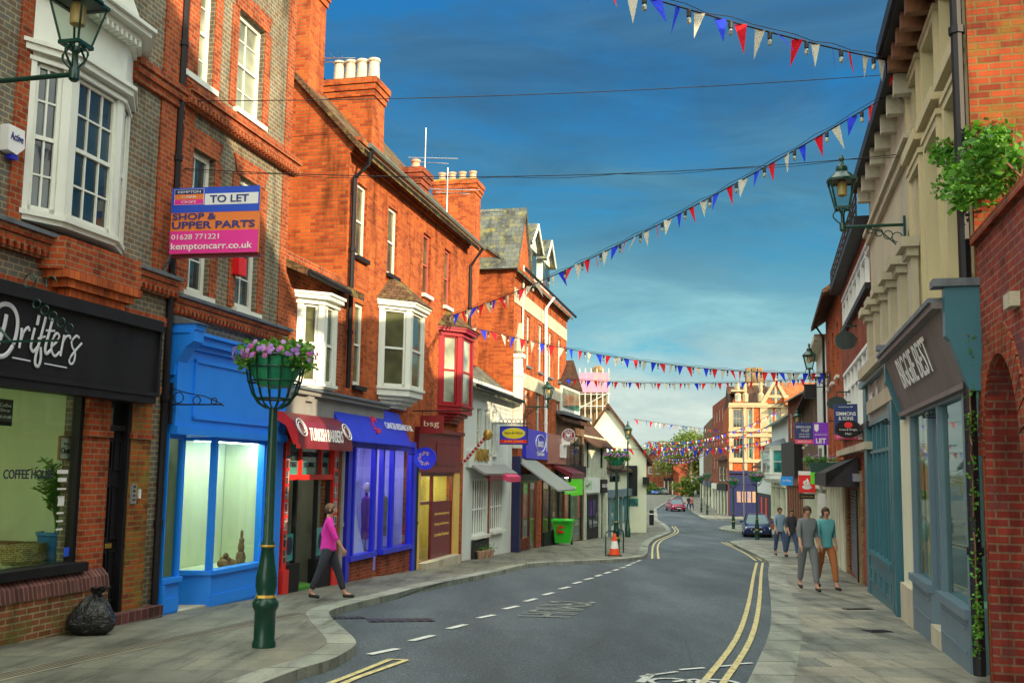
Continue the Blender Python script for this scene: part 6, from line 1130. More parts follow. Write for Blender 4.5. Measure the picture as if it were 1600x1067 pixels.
def gab(xa, xb, y0, yt, mt=B_RED):
    a, c = X(xa), X(xb); m_ = (a+c)/2; b = MB(); b.poly([(a, -.05, Zv(y0)), (c, -.05, Zv(y0)), (m_, -.05, Zv(yt))]); b.poly([(a, 0, Zv(y0)), (m_, 0, Zv(yt)), (m_, 5, Zv(yt)), (a, 5, Zv(y0))]); b.poly([(c, 0, Zv(y0)), (m_, 0, Zv(yt)), (m_, 5, Zv(yt)), (c, 5, Zv(y0))]); g = T.part('gable', b, mt)
    b = MB(); e = .3
    b.prism([(a-e, Zv(y0)), (m_, Zv(yt)+.5), (m_, Zv(yt)), (a+.2, Zv(y0))], 1, -.3, 0); b.prism([(c+e, Zv(y0)), (m_, Zv(yt)+.5), (m_, Zv(yt)), (c-.2, Zv(y0))], 1, -.3, 0); b.box(a, c, -.15, 0, (Zv(y0)*2+Zv(yt))/3-.15, (Zv(y0)*2+Zv(yt))/3+.15)
    b.box(m_-.12, m_+.12, -.12, 0, Zv(y0), Zv(yt)); T.part('gable_trim', b, SANDST, g)
    b = MB(); w_ = (c-a)*.1; b.box(m_-w_*1.6, m_-w_*.6, -.1, -.05, Zv(y0)+.3, (Zv(y0)+Zv(yt))/2+.3); b.box(m_+w_*.6, m_+w_*1.6, -.1, -.05, Zv(y0)+.3, (Zv(y0)+Zv(yt))/2+.3); T.part('pane', b, P_DARK, g)
gab(1193, 1233, 630, 598)
b = MB(); a, c = X(1143), X(1164); b.prism([(a, Zv(634)), (a+.6, Zv(612)), (c-.6, Zv(612)), (c, Zv(634))], 1, -.1, 4); T.part('attic_dormer', b, B_RED); b = MB(); b.box(a+.4, c-.4, -.2, -.1, Zv(627), Zv(615)); T.part('pane', b, P_PALE); b = MB(); b.box(a, c, -.3, 4, Zv(612), Zv(612)+.2); b.box(X(1139), X(1200), -.3, 0, Zv(634), Zv(634)+.3); T.part('coping', b, SANDST)
b = MB(); 
for px in (1154, 1165, 1190): b.lathe([(.3, 0), (.35, .8), (.15, 1.0), (.2, 1.4), (.02, 2.2)], (X(px), .1, Zv(628)), 8)
T.part('finial', b, SANDST)
b = MB(); b.prism([(0, zE), (6, Zv(596)), (14, zE)], 0, 0.1, x1); T.part('roof', b, R_TILE2); b = MB(); b.prism([(-2, zE), (4, Zv(592)), (10, zE)], 0, X(1225), x1+4); T.part('roof', b, R_TILE3)
x_, z_ = X(1175), Zv(565); b = MB(); b.box(X(1173), X(1202), 6, 8, Zv(610), z_-.8)
for k in range(3): u = X(1173)+(X(1202)-X(1173))*k/3; b.box(u, u+(X(1202)-X(1173))/3-.12, 5.9, 8.1, z_-4.5, z_)
T.part('chimney', b, B_YEL); b = MB(); b.box(X(1173)-.2, X(1202)+.2, 5.8, 8.2, Zv(594), Zv(591)); T.part('chimney_band', b, SANDST)
b = MB(); b.box(0, x1, -.6, 0, Zv(740), Zv(736)); b.box(0, x1, -.4, 0, Zv(757), Zv(742)); T.part('fascia', b, NAVY); b = MB()
for k in range(7): x = .0+(X(1182))*k/6; b.box(x, x+.5, -.3, 0, zv-.3, Zv(757))
T.part('shopfront', b, NAVY); b = MB()
for k, mt in enumerate((P_PALE, P_TEAL, P_PALE, P_DARK)): b.box(X(1150+k*8), X(1156+k*8), -.35, -.3, Zv(785), Zv(768))
T.part('window_display', b, paint('poster_mix', (.35, .2, .12), .6, .3, 1, var2=(.05, .1, .3))); b = MB(); b.box(0, x1, -.05, 0, zv-.3, Zv(757)); T.part('pane', b, P_DARK)
# dark brick and further buildings
def block(label, px0, px1, Ya, Yb_, py_e, mat, roofm=None, rise=2.5, wrows=3, wn=4, group=None, x0=None, dep=8):
    A = at(px1, 740, Ya); B_ = at(px0, 740, Yb_); d = Vector((A.x-B_.x, Ya-Yb_)); F = Frame((B_.x, Yb_), d); ln = d.length; ze = F.Z(px0, py_e); g = gz(Yb_)
    T = Thing('shop_building', label, 'building', F, 0, 0, g-.3, group); ws = []
    for r in range(wrows):
        for k in range(wn): s = ln*(k+.5)/wn; z = ze-1-2.9*r; w_ = min(.6, ln/wn*.3); ws.append((s-w_, s+w_, z-1.5, z))
    ws = [w for w in ws if w[2] > g+3]
    shell(T, 0, ln, g-.6, ze, dep, mat, ws, rd=.15)
    for w in ws: sash(T, w, WHITE, P_DARK, 1, 1, y=.13, fw=.09)
    if roofm: gable_roof(T, 0, ln, ze, dep, rise, roofm, oh=.4, gmat=mat)
    b = MB(); b.box(.3, ln-.3, -.25, 0, g+2.6, g+3.3); fb = T.part('fascia', b, random.Random(label).choice([NAVY, BLACK, CREAMP])); b = MB()
    for k in range(wn+1): x = .2+(ln-.8)*k/wn; b.box(x, x+.35, -.15, 0, g-.3, g+2.6)
    T.part('shopfront', b, CREAMP); b = MB(); b.box(.3, ln-.3, -.05, 0, g, g+2.6); T.part('pane', b, P_DARK); return T, F, ln, ze, g
block('dark red brick building with a row of tall windows left of the ornate corner building', 1114, 1137, 113, 132, 634, B_DRED, None, 0, 3, 5)
T, F, ln, ze, g = block('dark brown roofed low building with timber windows in front of the dark brick one', 1122, 1139, 107, 113, 716, B_BRN, R_TILE2, 2, 1, 3)
block('narrow brown brick building with an orange sunlit side by the distant trees', 1100, 1113, 135, 160, 666, B_BRN, None, 0, 3, 3)
block('pale rendered distant shop building at the end of the right pavement', 1093, 1101, 165, 195, 705, WALLW, R_TILE2, 2, 2, 3)
# mural house and others at the far left end
A = at(1010, 760, 215); F = Frame((A.x-12, 215), (.995, -.1)); g = gz(215); T = Thing('mural_house', 'red brick house with white advertising letters on its gable at the road end', 'building', F, 0, 0, g-.3)
xr_, zap = F.sz(1046, 724); xa_, za = F.sz(1020, 706); xl_ = xa_-(xr_-xa_); ze = F.Z(1036, 728)
b = MB(); b.poly([(xl_, 0, g-.5), (xr_, 0, g-.5), (xr_, 0, ze), (xa_, 0, za), (xl_, 0, ze)]); b.poly([(xr_, 0, g-.5), (xr_, 14, g-.5), (xr_, 14, ze), (xr_, 0, ze)]); wl = T.part('wall', b, B_DRED); b = MB(); b.prism([(xr_+.4, ze-.3), (xa_, za), (xa_, za+.5), (xr_+.5, ze+.1)], 1, -.3, 14); b.prism([(xl_-.4, ze-.3), (xa_, za), (xa_, za+.5), (xl_-.5, ze+.1)], 1, -.3, 14); T.part('roof', b, R_SLATE)
ttext(T, 'ASSOCIATED', F.S(1020, 730), -.05, F.Z(1020, 725), 1.0, GREY, F.S(1029, 725)-F.S(1006, 725), wl, True, ex=.02); ttext(T, 'E L', F.S(1022, 730), -.05, F.Z(1020, 741), 1.6, GREY, 2.6, wl, True, bold=.03, ex=.02)
T, F, ln, ze, g = block('small red brick house with a white bay window beside the mural house', 1038, 1052, 205, 212, 722, B_DRED, R_SLATE, 1.6, 1, 2, dep=3)
# houses behind the camera on the right, which the low sun passes between
T = Thing('brick_house', 'plain brick house beyond the garden wall, behind the viewpoint', 'building', R, RA+11, 0, -2)
b = MB(); b.box(RA+5.2, RA+26, 0, 6.2, -2.5, 8.6); T.part('wall', b, B_RED); b = MB(); b.prism([(RA+4.8, 8.6), (RA+9.5, 12.5), (RA+26, 12.5), (RA+26, 8.6)], 1, -.3, 6.4); T.part('roof', b, R_TILE)
from mathutils.geometry import tessellate_polygon
# =================== GROUND ===================
def sheet(name, poly, dz, mat, side=None, smat=None):
    """flat polygon in plan, cut along the breaks of the ground profile and laid on it; side = depth of a kerb face"""
    bm = bmesh.new(); vs = [bm.verts.new((x, y, 0)) for x, y in poly]
    for t in tessellate_polygon([[Vector((x, y, 0)) for x, y in poly]]):
        try: bm.faces.new([vs[i] for i in t])
        except ValueError: pass
    for Y in [p[0] for p in GP]:
        bmesh.ops.bisect_plane(bm, geom=bm.verts[:]+bm.edges[:]+bm.faces[:], plane_co=(0, Y, 0), plane_no=(0, 1, 0))
    if side:
        be = [e for e in bm.edges if len(e.link_faces) == 1]; top = bm.faces[:]
        r = bmesh.ops.extrude_edge_only(bm, edges=be); low = [v for v in r['geom'] if isinstance(v, bmesh.types.BMVert)]
    else: low = []
    ls = set(low)
    for v in bm.verts: v.co.z = gz(v.co.y)+dz-(side if v in ls else 0)
    m = MB(); bm.verts.index_update(); m.v = [v.co.copy() for v in bm.verts]; m.f = [[v.index for v in f.verts] for f in bm.faces]; m.m = [0]*len(m.f)
    bmesh.ops.recalc_face_normals(bm, faces=bm.faces); bm.free()
    o = mkobj(name, m, mat); o['kind'] = 'structure'; return o
def asphalt():
    m, t, b = newmat('asphalt'); co = nd(t, 'ShaderNodeTexCoord'); n1 = nd(t, 'ShaderNodeTexNoise'); n1.inputs['Scale'].default_value = 55; n1.inputs['Detail'].default_value = 5; t.links.new(co.outputs['Object'], n1.inputs['Vector'])
    n2 = nd(t, 'ShaderNodeTexNoise'); n2.inputs['Scale'].default_value = .35; n2.inputs['Detail'].default_value = 8; n2.inputs['Roughness'].default_value = .65
    mp = nd(t, 'ShaderNodeMapping'); mp.inputs['Rotation'].default_value = (0, 0, .2); mp.inputs['Scale'].default_value = (1.6, .35, 1); t.links.new(co.outputs['Object'], mp.inputs[0]); t.links.new(mp.outputs[0], n2.inputs['Vector'])
    r1 = ramp(t, n1.outputs[0], [(.35, (.4, .4, .4)), (.52, (1, 1, 1)), (.68, (2.3, 2.3, 2.3))]); r2 = ramp(t, n2.outputs[0], [(.32, (.03, .042, .05)), (.48, (.05, .068, .08)), (.66, (.085, .108, .122))])
    mu = nd(t, 'ShaderNodeMix', data_type='RGBA', blend_type='MULTIPLY'); mu.inputs['Factor'].default_value = 1; t.links.new(r2.outputs[0], mu.inputs[6]); t.links.new(r1.outputs[0], mu.inputs[7])
    v = nd(t, 'ShaderNodeTexVoronoi', feature='DISTANCE_TO_EDGE'); v.inputs['Scale'].default_value = .33; t.links.new(co.outputs['Object'], v.inputs['Vector']); r3 = ramp(t, v.outputs[0], [(0, (.45, .45, .45)), (.006, (1, 1, 1))])
    m2 = nd(t, 'ShaderNodeMix', data_type='RGBA', blend_type='MULTIPLY'); m2.inputs['Factor'].default_value = .6; t.links.new(mu.outputs[2], m2.inputs[6]); t.links.new(r3.outputs[0], m2.inputs[7])
    t.links.new(m2.outputs[2], b.inputs['Base Color']); b.inputs['Roughness'].default_value = .72; b.inputs['Specular IOR Level'].default_value = .45
    bp = nd(t, 'ShaderNodeBump'); bp.inputs['Strength'].default_value = .5; bp.inputs['Distance'].default_value = .008; t.links.new(n1.outputs[0], bp.inputs['Height']); t.links.new(bp.outputs[0], b.inputs['Normal']); return m
ASPH = asphalt()
PAVE = brick('paving', (.32, .3, .235), (.19, .2, .175), (.06, .06, .045), w=.85, h=.6, ms=.006, off=.37, dark=.72, big=.35, rough=.6, bump=.4, spots=True)
PAVEL = brick('paving_left', (.2, .195, .155), (.155, .155, .13), (.07, .07, .06), w=1.1, h=.7, ms=.008, off=.4, dark=.8, big=.35, rough=.65, bump=.3, spots=True)
KERB = brick('kerb_granite', (.33, .34, .29), (.24, .26, .22), (.12, .12, .1), w=5.5, h=.9, ms=.022, off=0, dark=.75, big=.35, rough=.7, bump=.5, spots=True)
GRND = paint('ground_soil', (.1, .1, .07), .9, .3, .2, streak=False)
sheet('ground', [(-900, -300), (900, -300), (900, 2500), (-900, 2500)], -.14, GRND)
sheet('road', [(-30, -40), (30, -40), (70, 60), (80, 420), (-10, 420), (-20, 60)], -.11, ASPH)
def offs(P, d):
    o = []
    for i, p in enumerate(P):
        a = Vector(P[max(i-1, 0)]); c = Vector(P[min(i+1, len(P)-1)]); t = (c-a).normalized(); o.append((p[0]-t.y*d, p[1]+t.x*d))
    return o
def smooth(P, n=4): return [(v.x, v.y) for v in cr_(P, n)]
KL = [gnd(*p) for p in ((409, 1066), (465, 1045), (515, 1030), (543, 1016), (556, 1005), (552, 995), (539, 983), (522, 968), (514, 956), (524, 950), (545, 944), (581, 935), (620, 926), (665, 914.5), (770, 893.5), (819, 882), (854, 878), (945, 874), (996, 870), (1011, 864), (1014, 850), (1025, 840), (1044, 832.5), (1048, 829), (1042, 820), (1028, 812))]
KL = [(p.x, p.y) for p in KL]; KL = [(-3.9, -30), (-3.6, 5)]+KL; KL = KL[:2]+smooth(KL[2:], 4)
x, y = KL[-1]; KL += [(x+5, y+35), (x+20, 200)]
def geo_near(p, a, b):
    p, a, b = Vector(p), Vector(a), Vector(b); d = b-a; t = max(0, min(1, (p-a).dot(d)/max(1e-9, d.length_squared))); return a+d*t
def pavement(K, far, side, kw=.34, pm=PAVE):
    inner = [p for p in offs(K, kw*side) if min((Vector(p)-geo_near(p, a, b)).length for a, b in zip(K, K[1:])) > kw*.9]; sheet('kerb', K+inner[::-1], 0, KERB, .14); sheet('pavement', inner+far, -.004, pm, .1)
pavement(KL, [(-40, 200), (-40, -30)], 1, pm=PAVEL)
KR1 = [gnd(*p) for p in ((1167, 1067), (1187, 1025), (1202, 987), (1205, 954), (1202, 916), (1200, 894), (1201, 878), (1187.5, 869), (1161, 856), (1142, 847), (1143, 844.5), (1159, 843.2), (1186, 843.2), (1232, 846))]
KR1 = [(p.x, p.y) for p in KR1]; KR1 = [(1.6, -30), (1.9, 6)]+smooth(KR1, 4); pavement(KR1, [(30, 42), (30, -30)], -1, .42)
KR2 = [gnd(*p) for p in ((1245, 836), (1186, 834), (1157.5, 830), (1130, 827), (1123, 824), (1130, 821.5), (1140, 820.5), (1180, 818))]; KR2 = smooth([(p.x, p.y) for p in KR2], 3); inner = KR2
sheet('kerb', KR2+[(30, 70)], 0, KERB, .12)
KR3 = [gnd(*p) for p in ((1160, 811), (1110, 810), (1099, 809), (1090, 804), (1071, 789), (1065, 773))]; KR3 = smooth([(p.x, p.y) for p in KR3], 3); pavement([(60, 92)]+KR3, [(120, 250), (120, 92)], -1, .5)
# road paint
YLN = paint('yellow_line', (.55, .47, .22), .8, .3, 14, var2=(.22, .2, .12)); WLN = paint('white_line', (.6, .62, .58), .7, .2, 6); FAD = paint('worn_line', (.42, .45, .42), .8, .3, 14, var2=(.13, .15, .15))
def stripe(name, P, w, mat, dz=-.098): return sheet(name, offs(P, w/2)+offs(P, -w/2)[::-1], dz, mat)
def gp2(L_): return [(p.x, p.y) for p in (gnd(a, b, -.11) for a, b in L_)]
yl = smooth(gp2([(1092, 1075), (1099, 1067), (1150, 999), (1169, 946), (1178, 897.5), (1182.6, 879)]), 4); stripe('yellow_line', yl, .075, YLN); stripe('yellow_line', offs(yl, -.19), .075, YLN)
yl = smooth(gp2([(1181, 876), (1160, 862), (1127.5, 847)]), 4); stripe('yellow_line', yl, .075, YLN); stripe('yellow_line', offs(yl, -.2), .075, YLN)
for P in ([(470, 1086), (560, 1051), (612, 1030)], [(500, 1084), (560, 1058.5), (635, 1032)]): stripe('yellow_line', gp2(P), .075, YLN)
stripe('yellow_line', gp2([(604, 1030.5), (637, 1031.5)]), .06, YLN)
yl = smooth(gp2([(1019, 873), (1021, 851.5), (1032, 842), (1050, 834.5), (1055, 829), (1050, 822)]), 4); stripe('yellow_line', yl, .075, YLN); stripe('yellow_line', offs(yl, -.22), .075, YLN)
for a, b in (((577, 1023), (621, 1014)), ((642, 1002), (677, 993)), ((700, 983), (728, 976)), ((747, 966), (772, 961)), ((787.5, 952), (809, 947)), ((820, 940), (838, 935.5)), ((849, 930), (864.5, 926)), ((874, 920.5), (890, 917)), ((896, 912), (908, 909)), ((913.5, 906), (926, 903)), ((931, 900.5), (940, 898)), ((945, 896), (954, 893.5)), ((958, 891.5), (966, 889.5)), ((969, 887.5), (977, 886)), ((978.5, 884), (986, 882)), ((987, 880), (993, 879)), ((995, 877), (1001, 875.5))):
    P = gp2([a, b]); d = (Vector(P[1])-Vector(P[0])).normalized(); c = (Vector(P[0])+Vector(P[1]))/2; ln = max(.55, (Vector(P[1])-Vector(P[0])).length); stripe('lane_dash', [tuple(c-d*ln/2), tuple(c+d*ln/2)], .11, WLN)
m = textmesh('HUMPS', 1, 1)                                            # worn word on the carriageway, read by drivers coming this way
A, B_, C_ = [Vector((p.x, p.y)) for p in (gnd(808, 963, -.11), gnd(846, 964, -.11), gnd(862, 939, -.11))]
for nm, P in (('faded_letter', None),):
    o0 = MB(); 
    for v in m.v: q = A+(C_-A)*v.x+(B_-A).normalized()*.0+Vector((.85*v.z, -.1*v.z)); o0.v.append(Vector((q.x, q.y, gz(q.y)-.096)))
    o0.f = m.f; o0.m = m.m; o = mkobj('worn_road_lettering', o0, FAD); o['kind'] = 'structure'
stripe('worn_line', gp2([(1000, 1058), (1058, 1050)]), .06, FAD); stripe('give_way_dash', gp2([(1062, 1047), (1101, 1044)]), .06, WLN); stripe('give_way_dash', gp2([(1122, 1042), (1148, 1040)]), .06, WLN); stripe('give_way_dash', gp2([(1152, 1038), (1176, 1036.5)]), .06, WLN)
def arc_stripe(cx, cy, r, w, mat, a0=0, a1=6.283):
    p = gnd(cx, cy, -.11); P = [(p.x+r*math.cos(a0+(a1-a0)*k/20), p.y+r*math.sin(a0+(a1-a0)*k/20)) for k in range(21)]; stripe('cycle_symbol', P, w, mat)
arc_stripe(1048, 1066, .2, .06, FAD, 0, 6.1); arc_stripe(1122, 1068, .2, .06, WLN, 0, 6.1); stripe('cycle_symbol', gp2([(1052, 1066), (1085, 1062), (1118, 1068)]), .06, WLN); stripe('worn_line', gp2([(1000, 1067), (1018, 1054)]), .1, FAD)
# drain covers, channel
DRN = paint('cast_iron', (.02, .02, .022), .5, .3, 9)
def slab(name, px, py, w, d, label, ang=.23, dz=.002, mat=DRN, grp=None, th=.01):
    p = gnd(px, py, -.11 if dz < -.05 else 0); z = gz(p.y)+dz; F = Frame((p.x, p.y), (math.cos(ang), math.sin(ang))); T = Thing(name, label, 'drain cover', F, 0, 0, z, grp); m = MB(); sl_ = -.035
    m.box(-w/2, w/2, -d/2, d/2, z-th, z); n = 7
    for k in range(n): x = -w/2+w*(k+.5)/n; m.box(x-w*.03, x+w*.03, -d*.42, d*.42, z, z+.008)
    m.v = [Vector((v.x, v.y, v.z+sl_*(v.y*math.cos(ang)+v.x*math.sin(ang)))) for v in m.v]; T.one(m, mat)
slab('drain_cover', 1371, 985.5, .34, .26, 'small square iron cover in the right pavement'); slab('drain_cover', 1340, 951, .5, .2, 'long iron grating in the right pavement farther from the viewpoint'); slab('drain_cover', 626, 969, 1.0, .42, 'dark rectangular iron cover set in the road near the left kerb', dz=-.1)
slab('drain_cover', 540, 965, .6, .3, 'iron gully grating in the road beside the left kerb corner', dz=-.1); slab('drain_cover', 1460, 991, .3, .15, 'narrow iron cover beside the grey blue stall riser')
ch = [gnd(*p) for p in ((-60, 1072), (0, 1058), (120, 1031), (240, 1005), (390, 973), (470, 958))]; ch = [(p.x, p.y) for p in ch]; sheet('drainage_channel', offs(ch, .13)+offs(ch, -.13)[::-1], .004, STONE)
for k in range(4): stripe('channel_slot', offs(ch, -.09+.06*k), .03, BLACK, .008)
# =================== STREET THINGS ===================
def lantern(name, label, px, py, Y, k, side, wall_s=None, group='wall lanterns', post=None):
    """px, py = foot of the lantern stem where it meets the arm; side +1 = wall on the right; k = size"""
    p = at(px, py, Y); F = Frame((p.x, p.y), CD); T = Thing(name, label, 'street lamp', F, 0, 0, p.z, group); z = p.z
    m = MB(); m.lathe([(.03*k, -.1*k), (.05*k, -.08*k), (.05*k, .02*k), (.03*k, .05*k), (.03*k, .18*k), (.045*k, .2*k), (.03*k, .25*k)], (0, 0, z), 10); st = T.part('stem', m, LGREEN, smooth=True)
    m = MB()
    for s_ in (-1, 1):
        for ax in (0, 1):
            pts = []
            for q in range(9): g = q/8; r = (.04+.17*math.sin(g*math.pi)*(.6+.4*g)); pts.append((s_*r*.8*k, 0, z+(.02+.25*g)*k) if ax == 0 else (0, s_*r*.8*k, z+(.02+.25*g)*k))
            m.tube(pts, .012*k, 5)
    T.part('scrollwork', m, LGREEN)
    b0, b1, z0_, z1_ = .095*k, .185*k, z+.26*k, z+.69*k; c = [(-1, -1), (1, -1), (1, 1), (-1, 1)]
    m = MB()
    for a in c: m.tube([(a[0]*b0, a[1]*b0, z0_), (a[0]*b1, a[1]*b1, z1_)], .014*k, 4)
    for r_, zz in ((b0, z0_), (b1, z1_)): m.box(-r_-.02*k, r_+.02*k, -r_-.02*k, -r_+.01*k, zz-.015*k, zz+.02*k); m.box(-r_-.02*k, r_+.02*k, r_-.01*k, r_+.02*k, zz-.015*k, zz+.02*k); m.box(-r_-.02*k, -r_+.01*k, -r_, r_, zz-.015*k, zz+.02*k); m.box(r_-.01*k, r_+.02*k, -r_, r_, zz-.015*k, zz+.02*k)
    fr = T.part('cage', m, LGREEN); g = MB()
    for a, d in zip(c, c[1:]+c[:1]): g.poly([(a[0]*b0, a[1]*b0, z0_), (d[0]*b0, d[1]*b0, z0_), (d[0]*b1, d[1]*b1, z1_), (a[0]*b1, a[1]*b1, z1_)])
    T.part('glass', g, LGLASS, fr); m = MB(); m.lathe([(.03*k, .0), (.07*k, .02*k), (.075*k, .2*k), (.05*k, .24*k)], (0, 0, z1_-.24*k), 10); T.part('bulb', m, paint('bulb_amber', (.75, .5, .2), .3, .05), fr, smooth=True)
    m = MB(); m.lathe([(b1*1.28, 0), (b1*1.28, .025*k), (b1*1.05, .06*k), (b1*.7, .13*k), (b1*.45, .16*k), (b1*.5, .19*k), (b1*.45, .24*k), (b1*.22, .27*k), (.025*k, .32*k), (.045*k, .36*k), (.01*k, .43*k)], (0, 0, z1_), 4 if False else 12, ang=math.pi/4); T.part('roof', m, LGREEN, smooth=True)
    if side:
        sw = F.loc((R if side > 0 else L).w((R if side > 0 else L).S(*wall_s)))[0]; m = MB(); m.tube([(0, 0, z-.03*k), (sw, 0, z-.03*k)], .025*k, 8); m.box(min(sw, sw-side*.03), max(sw, sw-side*.03), -.04*k, .04*k, z-.55*k, z+.1*k); m.tube([(sw-side*.02, 0, z-.45*k), (sw-side*.35*k, 0, z-.12*k), (sw-side*.62*k, 0, z-.04*k)], .012*k, 5)
        for j in range(4): ring(m, (sw-side*(.12+.13*j)*k, 0, z-(.22-.04*j)*k), (.075-.01*j)*k, .009*k)
        T.part('bracket', m, LGREEN)
    return T
lantern('wall_lantern', 'green wall lantern on a long bracket at the top left corner, largest of the lanterns', 116, 112, 9.4, 1.02, -1, (-500, 112))
lantern('wall_lantern', 'green wall lantern with pointed finial on the cream stucco building', 1317, 352, 15, 1.0, 1, (1421, 350))
lantern('wall_lantern', 'green wall lantern halfway along the right, in front of the grey white rendered house', 1265, 588, 33, 1.0, 1, (1304, 588))
lantern('wall_lantern', 'green wall lantern on the orange brick dormer house over the opticians', 856, 634, 38.5, 1.0, -1, (819, 634))
lantern('wall_lantern', 'small green wall lantern just above the navy agent board', 1246, 672, 52, 1.05, 1, (1262, 672))
def lamp_post(px, py, Y, label, H):
    g = gz(Y); p = at(px, py, Y); F = Frame((p.x, p.y), CD); T = lantern('street_lamp', label, px, py-0, Y, 1.15, 0, group='standing lamps')
    T2 = MB(); T2.lathe([(.16, 0), (.16, .5), (.12, .55), (.1, .9), (.07, 1.0), (.055, 1.1), (.045, p.z-g-.1)], (0, 0, g), 10); T.part('post', T2, LGREEN, smooth=True)
lamp_post(981, 692, 58, 'green standing lamp post with lantern in front of the cream gable house', 5)
def planter_post(px, pyb, Yp, label, seed, H=3.33, zoff=0):
    p = gnd(px, pyb); F = Frame((p.x, p.y), CD); g = p.z; T = Thing('planter_post', label, 'planter', F, 0, 0, g, 'flower basket posts'); rnd = random.Random(seed)
    m = MB(); m.lathe([(.135, 0), (.135, .05), (.12, .08), (.12, .4), (.148, .45), (.15, .5), (.12, .54), (.1, .58), (.122, .68), (.12, .78), (.09, .95), (.07, 1.1), (.08, 1.12), (.08, 1.16), (.06, 1.2), (.05, H-.6)], (0, 0, g), 18); po = T.part('post', m, LGREEN, smooth=True)
    m = MB(); m.lathe([(.11, .545), (.122, .555), (.108, .585)], (0, 0, g), 16); m.lathe([(.084, 1.12), (.09, 1.135), (.084, 1.15)], (0, 0, g), 16); T.part('gilt_band', m, GOLD, po)
    m = MB(); zb = g+H-.62; zt = g+H; Rr = .335; n = 14
    for k in range(n):
        a = 6.2832*k/n; m.tube([(math.cos(a)*Rr*math.sin(q*math.pi/2)**.8, math.sin(a)*Rr*math.sin(q*math.pi/2)**.8, zb+(zt-zb)*(1-math.cos(q*math.pi/2))) for q in (.12, .3, .5, .7, .85, 1)], .011, 5)
    for z_, r_ in ((zt, Rr), (zt-.14, Rr*.985), (zt-.3, Rr*.92), (zt-.5, Rr*.6)):
        m.tube([(r_*math.cos(6.2832*k/20), r_*math.sin(6.2832*k/20), z_) for k in range(21)], .013, 5)
    T.part('basket', m, LGREEN); m = MB(); m.lathe([(.05, .24), (.2, .27), (.28, .42), (.31, .6)], (0, 0, zb), 18); T.part('liner', m, paint('liner_green', (.02, .3, .14), .35, .2), smooth=True)
    m = MB(); pts = [(math.cos(a)*r, math.sin(a)*r, zt+rnd.uniform(-.02, .1)) for a in [rnd.uniform(0, 6.28) for _ in range(40)] for r in [Rr*rnd.uniform(.1, 1.15)]]; leaves(m, pts, 1500, .13, .07, rnd); pts2 = [(math.cos(a)*Rr*1.2, math.sin(a)*Rr*1.2, zt-.08) for a in [rnd.uniform(0, 6.28) for _ in range(30)]]; leaves(m, pts2, 450, .12, .06, rnd); T.part('foliage', m, LEAFB)
    for mt, cnt in ((PET, 75), (PETP, 30)):
        m = MB()
        for i in range(cnt):
            a = rnd.uniform(0, 6.28); e = rnd.uniform(-.2, 1); r = Rr*1.0+.14*math.cos(e); c = Vector((math.cos(a)*r*rnd.uniform(.75, 1.1), math.sin(a)*r*rnd.uniform(.75, 1.1), zt+.05+.2*math.sin(e)*rnd.random()-.1*rnd.random())); nrm = (c-Vector((0, 0, zt-.1))).normalized(); u = nrm.cross(Vector((0, 0, 1))).normalized(); v = nrm.cross(u); q = .034
            m.poly([c+(u*math.cos(6.2832*k/6)+v*math.sin(6.2832*k/6))*q+nrm*.01*(k % 2) for k in range(6)])
        T.part('flowers', m, mt)['kind'] = 'stuff'
planter_post(412, 1010, 0, 'dark green post topped by a basket of violet flowers, nearest on the left pavement', 1)
planter_post(963, 864, 0, 'green flower basket post behind the traffic cone on the far left pavement', 2, H=3.55)
planter_post(1183, 843, 0, 'green flower basket post in front of the parked dark blue car', 3, H=3.6)
planter_post(1146, 826, 0, 'thin green flower basket post on the corner left of the parked car', 4, H=3.6)
planter_post(1105, 804, 0, 'green flower basket post farthest away, by the dark brick building', 5, H=4.3)
planter_post(1096, 800, 0, 'green flower basket post left of the farthest one on the distant right pavement', 6, H=4.0)
# wall troughs on the right
for i, (px, py, w) in enumerate(((1286, 738, 1.5),)):
    Y = 28; p = at(px, py, Y); F = Frame((p.x, p.y), CD); T = Thing('flower_trough', 'green wall trough of violet and white flowers left of the black awning', 'planter', F, 0, 0, p.z); m = MB(); m.prism([(-.32, p.z), (.32, p.z), (.42, p.z+.28), (-.42, p.z+.28)], 1, -.2, .2); T.part('trough', m, LGREEN); m = MB(); rnd = random.Random(9); leaves(m, [(rnd.uniform(-.42, .42), 0, p.z+.32) for _ in range(12)], 500, .16, .07, rnd); T.part('foliage', m, LEAFB); m = MB(); leaves(m, [(rnd.uniform(-.42, .3), 0, p.z+.4) for _ in range(12)], 70, .13, .06, rnd); T.part('flowers', m, PET); m = MB(); m.box(.3, 1.4, -.02, .02, p.z-.02, p.z+.02); T.part('bracket', m, BLACK)
